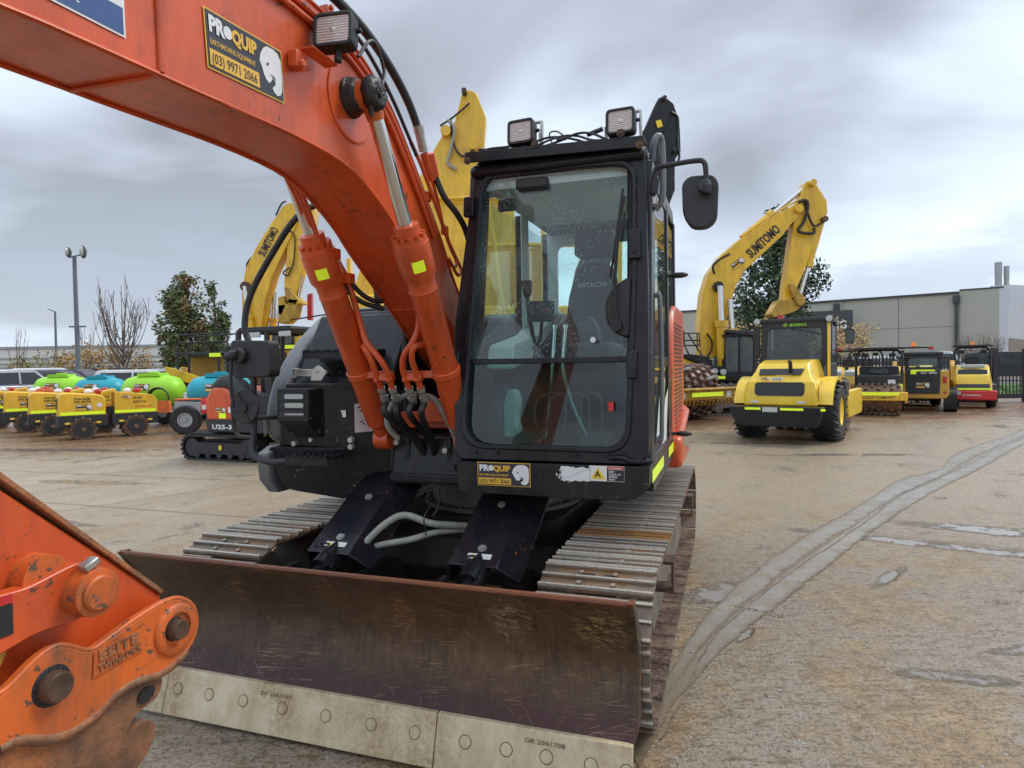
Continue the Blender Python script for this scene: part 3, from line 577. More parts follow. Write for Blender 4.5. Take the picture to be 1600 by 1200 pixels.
# long grey building on the right
bd = thing('industrial_building', 'long grey green concrete factory building with dark flashing behind the fence', 'building', (20.7, 80, 0))
P0, P1 = V3((0, 0, 0)), V3((43.07 - 20.7, 62 - 80, 0)); dn = (P1 - P0).normalized(); Lw = (P1 - P0).length
nrm = V3((dn.y, -dn.x, 0)); nrm = nrm if nrm.y < 0 else -nrm
def wallbox(t0, t1, d0, d1, z0, z1, name, mat, par, **k):
    g = G(); a = P0 + dn * t0; b_ = P0 + dn * t1
    vs = [(p - nrm * d) + V3((0, 0, z)) for z in (z0, z1) for p, d in ((a, d0), (b_, d0), (b_, d1), (a, d1))]
    g.add(vs, [(0, 1, 2, 3), (4, 5, 6, 7), (0, 1, 5, 4), (1, 2, 6, 5), (2, 3, 7, 6), (3, 0, 4, 7)]); return g.build(name, mat, par, smooth=0, **k)
nP = 8; pw = (Lw + 12) / nP; HW = 7.80
for k in range(nP):
    t0 = -12 + k * pw; m_ = 'wallg' if k not in (6, 7) else 'wallg2'
    wallbox(t0 + .03, t0 + pw - .03, 0, 0.3, 0, HW * 0.60 - .02, 'wall_panel', m_, bd); wallbox(t0 + .03, t0 + pw - .03, 0, 0.3, HW * 0.60 + .02, HW, 'wall_panel', m_, bd)
wallbox(-12, Lw, 0.12, 0.4, 0, HW - .05, 'wall', 'wallg2', bd); wallbox(-12, Lw - .05, -0.18, 0.5, HW, HW + 0.20, 'roof_flashing', 'flash', bd)
wallbox(Lw, Lw + 3.3, -0.02, 14, 0, HW + 0.25, 'parapet_wall', 'wallg2', bd); wallbox(Lw - .05, Lw + 3.35, -0.08, 14, HW + 0.25, HW + 0.38, 'parapet_flashing', 'flash', bd)
wallbox(-12, Lw, .5, 24, HW - .4, HW - .1, 'roof', 'wline', bd)
for t_ in (Lw * 0.62, Lw - 0.4, Lw * 0.2): wallbox(t_, t_ + 0.28, -0.3, -0.02, 0, HW - .2, 'downpipe', 'flash', bd); wallbox(t_ - .15, t_ + 0.43, -0.4, -0.02, HW - 0.9, HW - .2, 'rain_head', 'flash', bd)
gb = V3((45.9 - 20.7, 59.6 - 80, 0)); g = G(); g.add([gb, gb + V3((16, 6.5, 0)), gb + V3((16, 6.5, 8.2)), gb + V3((0, 0, 8.3)), gb + V3((-1, 1, 0)), gb + V3((15, 7.5, 0)), gb + V3((15, 7.5, 8.2)), gb + V3((-1, 1, 8.3))], [(0, 1, 2, 3), (4, 5, 6, 7), (3, 2, 6, 7), (0, 3, 7, 4), (1, 5, 6, 2)]); g.build('end_wall', 'walls', bd, smooth=0)
g = G(); g.add([gb + V3((.03, -.05, 0)), gb + V3((16, 6.4, 0)), gb + V3((16, 6.4, 1.9)), gb + V3((0.03, -.05, 3.4))], [(0, 1, 2, 3)]); g.build('brown_render_band', plain('brown render', (0.30, 0.25, 0.20), .8), bd, smooth=0)
x, z = at(1545, 500, 58.5); g = G(); g.sphere((x - 20.7 - .2, 58.7 - 80 + .6, z), 0.16); 
for (px0, px1, py) in ((1555, 1565, 410), (1569, 1576.5, 416)):
    xa, zt = at(px0, py, 66); xb, _ = at(px1, py, 66); g = G(); c = V3(((xa + xb) / 2 - 20.7, 66 - 80, 0)); r = (xb - xa) / 2
    g.lathe(c + V3((0, 0, 7.5)), (0, 0, 1), [(0, r * .86), (zt - 8.5, r * .86), (zt - 8.5, r), (zt - 8.15, r), (zt - 8.15, r * .88), (zt - 7.6, r * .88), (zt - 7.6, r), (zt - 7.5, r)], 18); g.build('flue', 'galv', bd)
s_ = at(1250, 489, 66); 
# sign on the wall
tx = Lw * 0.56; a = P0 + dn * tx - nrm * -0.25; g = G(); sc = 1.0
xs0, zs0 = at(1254, 526, 69); xs1, zs1 = at(1314, 487, 69)
q0 = V3((xs0 - 20.7, 69.6 - 80, zs0)); q1 = V3((xs1 - 20.7, 68.0 - 80, zs0)); uu_ = (q1 - q0).normalized(); 
g.flat([(0, 0), ((q1 - q0).length, 0), ((q1 - q0).length, zs1 - zs0), (0, zs1 - zs0)], q0 - V3((0, 1.4, 0)), uu_, (0, 0, 1), 'flash', 0.0)
g.text('TOLLIFTS', q0 + uu_ * 0.9 - V3((0, 1.4, 0)) + V3((0, 0, 0.75)), uu_, (0, 0, 1), 1.15, 'white', 0.03, 2.95, 0.05) if False else g.text('NG', q0 + uu_ * 2.35 - V3((0, 1.4, 0)) + V3((0, 0, 0.75)), uu_, (0, 0, 1), 1.1, 'white', 0.03, 1.5, 0.05)
g.build('wall_sign', None, bd, smooth=0)
# low white warehouse far to the left
wh = thing('warehouse', 'long low white warehouse far behind the left hand trees', 'building', (-110, 172, 0))
zt = at(100, 540, 170)[1]
g = G(); g.bx(-120, 105, 0, 40, 0, zt); g.build('wall', 'wware', wh)
for fz, h_ in ((1.0, .7), (0.66, .35), (0.50, .35), (0.38, .25)):
    g = G(); g.bx(-120, 105, -0.3, -0.05, zt * fz - h_, zt * fz); g.build('sheet_joint', 'wline', wh)
wh['label'] = 'long low white warehouse far behind the left hand trees'
# ---- light poles
def pole(pxb, pxt, pyt, Y, r, label, twin):
    xt, zt = at(pxt, pyt, Y); t = thing('light_pole', label, 'light pole', (at(pxb, 590, Y)[0], Y, 0)); dx = xt - t.location.x
    g = G(); g.cyl((0, 0, 0), (dx, 0, zt), r, r * 0.75, 12); g.build('pole', 'ppole', t)
    if twin:
        g = G(); g.cyl((dx - .35, 0, zt - .1), (dx + .55, 0, zt + .1), .05, n=8); g.bx(dx * .55 - .5, dx * .55 + .6, -.05, .05, zt * .5 - .05, zt * .5 + .05); g.build('cross_arm', 'ppole', t)
        for sx, q in ((-.38, .8), (0.60, 1.0)):
            g = G(); g.rings([[V3((dx + sx + (s_ * .22 + v_ * .3) * q, y_, zt + .22 + (v_ * .55 - s_ * .2 * (1 if sx > 0 else -1)) * q)) for v_ in (0, ) for s_ in (0,)] for y_ in (0,)]) if False else g.sphere((dx + sx, 0, zt + .25), (.15 * q, .30, .42 * q)); g.build('floodlight', 'flash', t)
            g = G(); g.sphere((dx + sx + .02, -.12, zt + .25), (.10 * q, .24, .34 * q)); g.build('lamp_face', 'lamp_glass', t)
    else:
        g = G(); g.beam((dx, 0, zt), (dx - .9, 0, zt + .35), .16, .1); g.build('lamp_head', 'ppole', t)
M['ppole'] = plain('blue grey pole paint', (0.13, 0.16, 0.18), 0.5)
pole(123, 116, 400, 43, .16, 'tall grey light pole with two round floodlights', True)
pole(89, 86, 487, 82, .16, 'slim grey street light with one small lamp, far left', False)
# ---- trees
def leaves(g, blobs, n, size, mats, seed, drop=0.0):
    r = random.Random(seed); tot = sum(b[3] * b[4] * b[5] for b in blobs)
    for (cx, cy, cz, rx, ry, rz_) in blobs:
        for k in range(int(n * rx * ry * rz_ / tot)):
            d = V3((r.gauss(0, 1), r.gauss(0, 1), r.gauss(0, 1))).normalized() * (r.random() ** 0.42)
            p = V3((cx + d.x * rx, cy + d.y * ry, cz + d.z * rz_))
            if noise.noise(p * 0.9) < -0.22 + drop: continue
            s = r.uniform(*size); u = V3((r.gauss(0, 1), r.gauss(0, 1), r.gauss(0, .7))).normalized(); v = u.orthogonal().normalized(); v.rotate(Matrix.Rotation(r.uniform(0, 6.28), 3, u))
            w3 = u * s; h3 = v * s * r.uniform(.35, .6); m_ = mats[min(len(mats) - 1, int(r.random() ** 1.4 * len(mats)))] if noise.noise(p * 0.5 + V3((9, 3, 1))) < .36 else mats[-1]
            g.add([p - w3, p + h3, p + w3, p - h3], [(0, 1, 2, 3)], m_)
def big_tree(name, label, X, Y, H, Wd, nb, n, mats, seed, kind='tree', base=0.22, size=(.10, .24), lean=0.0, cone=0.6):
    t = thing(name, label, kind, (X, Y, 0)); r = random.Random(seed); bl = []
    for k in range(nb):
        f = (k + .5) / nb; z = H * (base + (1 - base) * f * 0.95); wr = Wd * .5 * (math.sin(math.pi * min(1, (0.18 + f * .82))) ** cone)
        a = r.uniform(0, 6.28); d = wr * r.uniform(.25, .72); s = Wd * r.uniform(.13, .24) * (1.1 - .4 * f)
        bl.append((d * math.cos(a) + lean * f, d * math.sin(a), z, s, s, s * r.uniform(.8, 1.3)))
    g = G(); g.tube([(0, 0, 0), (lean * .3, 0, H * .35), (lean * .8, 0, H * .88)], lambda q: (0.024 * H) * (1 - .85 * q), 9)
    for b_ in bl[::2]: zz = max(.15 * H, b_[2] - H * .22); g.tube([(lean * zz / H, 0, zz), ((b_[0] + lean * zz / H) * .5, b_[1] * .5, (zz + b_[2]) / 2 - .1), (b_[0], b_[1], b_[2])], lambda q: .009 * H * (1 - .8 * q), 6, sm=3)
    g.build('trunk', 'bark', t, smooth=60)
    g = G(); leaves(g, bl, n, size, mats, seed); g.build('crown', mats[0] if isinstance(mats[0], str) else mats[0], t, smooth=0); return t
xg = at(303, 560, 55)[0]; hg = at(300, 425, 55)[1]
big_tree('eucalyptus_tree', 'broad green and russet gum tree behind the teal tank', xg - .3, 55, hg, 6.6, 44, 17000, ['leaf_a', 'leaf_b', 'leaf_b', 'leaf_e', 'leaf_b', 'leaf_a', 'leaf_b', 'leaf_c'], 21, base=.08, cone=.5)
xg = at(338, 560, 53)[0]; hg = at(340, 432, 53)[1]
big_tree('eucalyptus_tree', 'thin sparse gum tree at the right of the russet one', xg, 53, hg, 3.3, 16, 2600, ['leaf_a', 'leaf_b', 'leaf_e'], 5, base=.15)
xg = at(1217, 560, 50)[0]; hg = at(1205, 338, 50)[1]
big_tree('conifer_tree', 'tall dark green tree behind the arm of the yellow excavator', xg + .1, 50, hg, 8.4, 46, 19000, ['leaf_d', 'leaf_d', 'leaf_e', 'leaf_d', 'leaf_e'], 8, base=.06, size=(.10, .26), lean=-.3, cone=.75)
def bare(name, label, px, Y, pytop, spread, n, seed, mats=None, cat='tree', nl=0, ls=(.08, .2)):
    X = at(px, 585, Y)[0]; H = at(px, pytop, Y)[1]; t = thing(name, label, cat, (X, Y, 0)); r = random.Random(seed); g = G(); tips = []
    g.tube([(0, 0, 0), (0, 0, H * .2), (0.05, 0, H * .97)], lambda q: .012 * H * (1 - .85 * q), 6)
    for k in range(n):
        a = r.uniform(0, 6.28); z0 = H * r.uniform(.06, .5); e = V3((math.cos(a) * spread * r.uniform(.4, 1), math.sin(a) * spread * .7, H * r.uniform(.6, .97)))
        m1 = V3((e.x * .6, e.y * .6, z0 + (e.z - z0) * .4)); g.tube([(0, 0, z0), m1, e], lambda q: .0055 * H * (1 - .8 * q), 4, sm=3)
        for j in range(4):
            s = m1.lerp(e, r.uniform(0, .9)); q_ = s + V3((r.uniform(-.18, .18) * spread, r.uniform(-.2, .2) * spread, H * r.uniform(.06, .2))); g.tube([s, q_], .0022 * H, 3, sm=0); tips.append(q_)
    g.build('branches', 'twig', t, smooth=60)
    if mats:
        g = G()
        for k in range(nl):
            p = r.choice(tips) + V3((r.gauss(0, .22), r.gauss(0, .22), r.gauss(0, .2))); s = r.uniform(*ls); u = V3((r.gauss(0, 1), r.gauss(0, 1), r.gauss(0, 1))).normalized(); v = u.orthogonal(); g.add([p - u * s, p + v * s * .5, p + u * s, p - v * s * .5], [(0, 1, 2, 3)], r.choice(mats))
        g.build('leaves', mats[0], t, smooth=0)
bare('bare_tree', 'tall leafless tree with upright branches beside the light pole', 193, 48, 440, 2.1, 30, 3)
bare('bare_tree', 'small leafless tree at the far left above the parked cars', 27, 70, 512, 1.4, 9, 4)
bare('bare_tree', 'slender leafless tree just right of the light pole', 134, 60, 505, 1.0, 9, 5)
bare('bare_tree', 'leafless sapling between the left hand yellow boom and its arm', 425, 60, 470, .8, 8, 15)
for k, (px, top, m_, lab) in enumerate(((75, 552, ['leaf_y', 'leaf_b'], 'thin yellowing shrub left of the light pole'), (105, 548, ['leaf_o', 'leaf_y'], 'orange shrub directly left of the light pole'), (146, 536, ['leaf_o', 'leaf_o', 'leaf_y'], 'taller orange leaved shrub right of the light pole'), (168, 545, ['leaf_y', 'leaf_o'], 'pale orange shrub left of the tall bare tree'), (218, 540, ['leaf_o', 'leaf_y'], 'orange tinged shrub right of the tall bare tree'), (40, 560, ['leaf_b', 'leaf_y'], 'olive shrub above the leftmost parked car'))):
    bare('autumn_shrub', lab, px, 57, top, 1.3, 14, 40 + k, m_, 'shrub', 260, (.06, .15))
for k, (px, top, Y, lab, n_) in enumerate(((1326, 505, 40, 'orange autumn tree right of the roller cab', 900), (1168, 505, 40, 'orange autumn tree left of the roller cab', 600), (1298, 520, 42, 'small orange autumn tree behind the roller mirror', 300))):
    bare('autumn_tree', lab, px, Y, top, 1.7, 20, 60 + k, ['leaf_o', 'leaf_o', 'leaf_y'], 'tree', n_, (.05, .13))
bare('bare_bush', 'round leafless brown bush against the grey factory wall', 1535, 52, 522, 2.1, 60, 77, ['twig'], 'bush', 500, (.04, .09))
# dark hedge bank and wall behind cars
g = G(); r = random.Random(4)
for k in range(5200):
    x = r.uniform(-37, -8); h = .9 + .9 * abs(noise.noise(V3((x * .35, 2, 1)))) + .5; y = 60 + r.uniform(-.8, .8); z = r.uniform(0, h); s = r.uniform(.08, .2); u = V3((r.gauss(0, 1), r.gauss(0, 1), r.gauss(0, 1))).normalized(); v = u.orthogonal()
    g.add([V3((x, y, z)) - u * s, V3((x, y, z)) + v * s, V3((x, y, z)) + u * s], [(0, 1, 2)], r.choice(['leaf_a', 'bark', 'leaf_c', 'twig', 'leaf_y']))
o = g.build('hedge', 'leaf_a', None, smooth=0); tag(o, 'dark tangled hedge along the far side behind the parked cars', 'hedge'); o['kind'] = 'stuff'
g = G(); g.bx(-60, 5, 62, 62.3, 0, 2.0); wl = g.build('brown_wall', plain('brown retaining wall', (0.14, 0.10, 0.07), .9, 0, 0, .4, .5), None); tag(wl, 'low brown timber retaining wall behind the hedge', 'wall')
# ---- palisade fence and gate
fe = thing('palisade_fence', 'black steel palisade fence with spiked tops behind the rollers', 'fence', (5.0, 24.3, 0), math.atan2(-1.0, 12.4))
g = G(); g.prism([(-.022, 0), (.022, 0), (.022, 1.68), (0, 1.76), (-.022, 1.68)], 'y', -.012, .012); src = g.build('picket', 'ink', fe, smooth=0)
LF = 12.3; nn_ = int(LF / .125)
for k in range(nn_): inst(src, 'picket', fe, Matrix.Translation((k * .125, 0, 0)))
for z in (.25, 1.45): g = G(); g.bx(0, LF, -.03, .03, z, z + .05); g.build('rail', 'ink', fe)
for k in range(6): g = G(); g.bx(k * LF / 5 - .04, k * LF / 5 + .04, .03, .11, 0, 1.7); g.build('post', 'ink', fe)
ga = thing('sliding_gate', 'black steel sliding gate with heavy posts at the right edge', 'gate', (17.35, 23.3, 0), math.atan2(-0.3, 8))
g = G(); g.bx(0, .16, -.08, .08, 0, 1.95); g.build('gate_post', 'ink', ga); g = G(); g.bx(1.1, 1.2, -.08, .08, 0, 1.9); g.build('gate_post', 'ink', ga)
for z, h in ((.12, .16), (1.30, .10), (1.62, .08)): g = G(); g.bx(.1, 8, -.04, .04, z, z + h); g.build('rail', 'ink', ga)
g = G(); g.prism([(-.018, .12), (.018, .12), (.018, 1.7), (0, 1.8), (-.018, 1.7)], 'y', -.012, .012); src = g.build('picket', 'ink', ga, smooth=0); src.matrix_local = Matrix.Translation((.25, 0, 0))
for k in range(1, 60): inst(src, 'picket', ga, Matrix.Translation((.25 + k * .125, 0, 0)))
g = G(); g.bx(1.2, 8, .3, .34, .95, 1.75); g.build('screen_panel', 'flash', ga)
# ---- parked cars
def car(X, Y, rz, label, mat, kind='suv', L=4.7, Wc=1.85, H=1.7, group='cars parked behind the equipment'):
    t = thing('parked_car', label, 'car', (X, Y, 0), rz, group, scale=1.06 if X < 0 else 1.0); hl = L / 2
    if kind == 'suv': low = [(-hl, .35), (-hl, .85), (-hl * .93, 1.0), (hl * .45, 1.0), (hl * .93, .92), (hl, .7), (hl, .35)]; roof = [(-hl * .88, 1.0), (-hl * .80, H - .06), (-hl * .7, H), (hl * .12, H), (hl * .22, H - .08), (hl * .52, 1.0)]
    else: low = [(-hl, .3), (-hl, .8), (-hl * .95, .92), (hl * .4, .9), (hl * .95, .78), (hl, .6), (hl, .3)]; roof = [(-hl * .8, .92), (-hl * .55, H - .05), (-hl * .4, H), (hl * .05, H), (hl * .15, H - .06), (hl * .5, .9)]
    g = G(); g.prism(rpoly(low, .1, 3), 'y', -Wc / 2, Wc / 2); g.rings([[(x, -Wc / 2 + .02, z) if z < 1.05 else (x, -Wc / 2 + .16, z) for x, z in roof], [(x, Wc / 2 - .02, z) if z < 1.05 else (x, Wc / 2 - .16, z) for x, z in roof]]); body = g.build('body', mat, t, .04, smooth=40)
    for s_ in (-1, 1):
        g = G(); q = [(roof[0][0] + .2, 1.06), (roof[1][0] + .22, H - .14), (roof[-2][0] - .12, H - .14), (roof[-1][0] - .25, 1.04)]
        g.add([(x, s_ * (Wc / 2 - (.03 if z < 1.2 else .135) + .012), z) for x, z in q], [(0, 1, 2, 3)]); g.build('side_windows', 'carwin', t, smooth=0)
        for px_ in (-.06 * L,): g = G(); g.bx(px_ - .04, px_ + .04, s_ * (Wc / 2 - .12), s_ * (Wc / 2 - .02), 1.04, H - .12); g.warp(lambda x, y, z: (x, y * (1 - .065 * (z - 1.04) / (H - 1.16)), z)); g.build('pillar', mat, t)
    g = G(); a, b_ = roof[0], roof[1]; g.add([(a[0] - .015, -Wc * .4, 1.06), (a[0] - .015, Wc * .4, 1.06), (b_[0] - .01, Wc * .36, H - .16), (b_[0] - .01, -Wc * .36, H - .16)], [(0, 1, 2, 3)]); g.build('rear_window', 'carwin', t, smooth=0)
    g = G(); a, b_ = roof[-1], roof[-2]; g.add([(a[0] - .02, -Wc * .42, a[1] + .05), (a[0] - .02, Wc * .42, a[1] + .05), (b_[0] + .03, Wc * .37, H - .12), (b_[0] + .03, -Wc * .37, H - .12)], [(0, 1, 2, 3)]); g.build('windscreen', 'carwin', t, smooth=0)
    for sx in (-hl * .62, hl * .62):
        for s_ in (-1, 1): g = G(); g.lathe((sx, s_ * (Wc / 2 - .20), .34), (0, s_, 0), [(0, .1), (0, .34), (.2, .34), (.21, .22), (.18, .2), (.18, 0)], 18); g.build('wheel', 'rubber', t)
    for s_ in (-1, 1): g = G(); g.bx(-hl - .02, -hl + .08, s_ * (Wc / 2 - .3), s_ * (Wc / 2 - .02), .82, 1.0); g.build('tail_light', 'redl', t)
    return t
M['carwin'] = plain('dark car glass', (0.03, 0.035, 0.04), 0.08, 0, 0, .1)
def carpx(px, Y, rz, *a, **k): return car(at(px, 600, Y)[0], Y, rz, *a, **k)
carpx(20, 30, 1.25, 'silver grey suv with dark rear window, leftmost parked car', 'silver_p')
carpx(86, 38, 0.5, 'white suv with long roof behind the leftmost silver car', 'white_p', H=1.80)
carpx(62, 33.5, 0.55, 'silver hatchback with raked windscreen beside the silver suv', 'silver_p', kind='sedan', H=1.5)
carpx(97, 33, 0.25, 'dark purple hatchback left of the light pole', 'maroon_p', kind='sedan', H=1.6)
carpx(122, 35.5, 0.15, 'dark purple suv behind the light pole', 'maroon_p', H=1.68)
carpx(226, 34, 0.25, 'white suv behind the large lime tank', 'white_p', H=1.62)
carpx(288, 36, 0.6, 'pale silver suv right of the large lime tank', 'silver_p', H=1.65)
carpx(1385, 40, -.5, 'white suv on the street behind the small black roller', 'white_p', H=1.8, group='cars on the street behind the fence')
carpx(1425, 41, -.4, 'dark blue suv on the street behind the arched roll bar', 'grey_p', H=1.85, group='cars on the street behind the fence')
carpx(1472, 38, -.5, 'pale blue van on the street behind the loader', 'silver_p', H=2.0, group='cars on the street behind the fence')
carpx(1580, 43, -.3, 'black suv on the street behind the gate', 'ink', H=2.0, L=6, group='cars on the street behind the fence')
# ================================================================== THE HERO EXCAVATOR (local: x = viewer's right, y = away from blade, z up)
ex = thing('excavator', 'large orange excavator with black cab and dozer blade, nearest the camera', 'excavator', (-0.073, 4.623, 0), -R_(18.736))
def Q(F, Rr, Z): return (Rr, -F, Z)
rnd = random.Random(3)
# ---- tracks
def shoe_geo():
    g = G(); hw = 0.25
    prof = [(-0.084, -0.004), (-0.084, 0.012), (-0.078, 0.026), (-0.068, 0.026), (-0.060, 0.006), (-0.008, 0.004), (-0.004, 0.022), (0.006, 0.022), (0.010, 0.004), (0.060, 0.004), (0.066, 0.022), (0.076, 0.022), (0.084, 0.008), (0.090, -0.004), (0.084, -0.012), (0.07, -0.008), (-0.07, -0.008)]
    g.prism([(y, z) for y, z in prof], 'x', -hw, hw)
    for x in (-0.075, 0.075):
        for y in (-0.034, 0.036):
            g.cyl((x, y, 0.002), (x, y, 0.016), 0.012, n=6)
    for x in (-0.04, 0.05):
        g.prism(rpoly([(x - 0.028, 0.016), (x + 0.028, 0.016), (x + 0.028, 0.038), (x - 0.028, 0.038)], 0.01, 2), 'z', 0.001, 0.0062, 'ink')
    return g
shoe_src = None
ZC, RW, HB = 0.36, 0.315, 1.47
per = 4 * HB + 2 * math.pi * RW; NS = 44
def track_pt(s):
    s %= per
    if s < 2 * HB: return -HB + s, ZC + RW - 0.018 * math.sin(math.pi * s / (2 * HB)), 0.0          # top run, front to back
    s -= 2 * HB
    if s < math.pi * RW: a = s / RW; return HB + RW * math.sin(a), ZC + RW * math.cos(a), -a
    s -= math.pi * RW
    if s < 2 * HB: return HB - s, ZC - RW, -math.pi
    s -= 2 * HB; a = math.pi + s / RW; return -HB + RW * math.sin(a), ZC + RW * math.cos(a), -a
for side in (-1, 1):
    xc = 0.995 * side
    g = G()
    for dx in (-0.07, 0.07):
        ring_o = []; ring_i = []
        for k in range(60):
            y, z, a = track_pt(per * k / 60); n = V3((0, math.sin(-a), math.cos(a)))
            ring_o.append((y - n.y * 0.012, z - n.z * 0.012)); ring_i.append((y - n.y * 0.075, z - n.z * 0.075))
        g.ring(ring_o, ring_i, 'x', xc + dx - 0.022, xc + dx + 0.022)
    tr = g.build('track', 'tframe', ex)
    for k in range(NS):
        y, z, a = track_pt(per * (k + 0.35) / NS)
        mt = Matrix.Translation((xc, y, z)) @ Matrix.Rotation(a + rnd.uniform(-.012, .012), 4, 'X')
        mat = rnd.choices(['track', 'track2', 'track3'], [6, 3, 0.8])[0]
        if shoe_src is None:
            shoe_src = shoe_geo().build('shoe', 'track', tr, smooth=30); shoe_src.matrix_local = mt
            shoe_src.material_slots[0].link = 'OBJECT'; shoe_src.material_slots[0].material = M[mat]
        else: inst(shoe_src, 'shoe', tr, mt, mat)
    # side frame with sloping top, idler, sprocket, rollers, track guides
    g = G()
    g.prism([(-1.15, 0.16), (1.15, 0.16), (1.2, 0.42), (1.0, 0.56), (-1.05, 0.56), (-1.25, 0.44)], 'x', xc - 0.10, xc + 0.10)
    g.prism([(-1.0, 0.2), (1.0, 0.2), (1.0, 0.5), (-1.0, 0.5)], 'x', xc + 0.10 * side, xc + 0.17 * side)
    g.build('track_frame', 'tframe', ex, 0.012)
    g = G(); g.lathe((xc - 0.06, -HB, ZC), (1, 0, 0), [(0, 0.05), (0, 0.20), (0.01, 0.245), (0.03, 0.245), (0.035, 0.262), (0.085, 0.262), (0.09, 0.245), (0.11, 0.245), (0.12, 0.20), (0.12, 0.05)], 28)
    g.cyl((xc - 0.11, -HB, ZC), (xc + 0.11, -HB, ZC), 0.06, n=16); g.build('idler', 'tframe', ex)
    g = G(); g.lathe((xc - 0.05, HB, ZC), (1, 0, 0), [(0, 0.05), (0, 0.235), (0.10, 0.235), (0.10, 0.05)], 28); g.cyl((xc - 0.13, HB, ZC), (xc + 0.10, HB, ZC), 0.16, 0.14, n=20)
    for k in range(11):
        a = k * 6.2832 / 11; g.box((xc, HB + 0.24 * math.cos(a), ZC + 0.24 * math.sin(a)), (0.07, 0.05, 0.05), Matrix.Rotation(a, 3, 'X'))
    g.build('sprocket', 'tframe', ex)
    for k in range(5):
        g = G(); y = -1.0 + k * 0.5; g.lathe((xc - 0.09, y, 0.16), (1, 0, 0), [(0, 0.03), (0, 0.075), (0.03, 0.075), (0.04, 0.06), (0.14, 0.06), (0.15, 0.075), (0.18, 0.075), (0.18, 0.03)], 14); g.build('track_roller', 'tframe', ex)
    for y in (-1.18, 0.42):     # foot brackets on the outer side
        g = G(); x0 = xc + 0.17 * side; x1 = xc + 0.295 * side
        g.bx(x0, x1, y - 0.03, y + 0.09, 0.50, 0.515); g.bx(x0, x1, y - 0.03, y + 0.09, 0.635, 0.65); g.bx(x1 - 0.012, x1, y - 0.03, y + 0.02, 0.515, 0.635); g.bx(x0, x0 + 0.03 * side, y - 0.03, y + 0.09, 0.515, 0.635)
        g.build('foot_bracket', 'rust', ex)
# ---- undercarriage body
g = G()
g.prism(rpoly([(-0.55, -0.62), (0.55, -0.62), (0.62, 0.62), (-0.62, 0.62)], 0.15), 'z', 0.30, 0.66)
for sx in (-1, 1):
    for sy in (-1, 1):
        g.beam((0.4 * sx, 0.35 * sy, 0.46), (0.93 * sx, 0.72 * sy, 0.40), 0.26, 0.26)
g.prism([(-0.62, 0.30), (-0.62, 0.60), (-0.80, 0.56), (-0.86, 0.40), (-0.80, 0.30)], 'x', -0.62, 0.62)
g.build('undercarriage', 'soot', ex, 0.012)
g = G(); g.lathe((0, 0, 0.655), (0, 0, 1), [(0, 0.30), (0, 0.56), (0.03, 0.56), (0.03, 0.50), (0.14, 0.50), (0.15, 0.54), (0.21, 0.54), (0.21, 0.30)], 48)
for k in range(28):
    a = k * 6.2832 / 28; g.cyl((0.53 * math.cos(a), 0.53 * math.sin(a), 0.68), (0.53 * math.cos(a), 0.53 * math.sin(a), 0.70), 0.013, n=6)
g.build('swing_ring', 'tframe', ex)
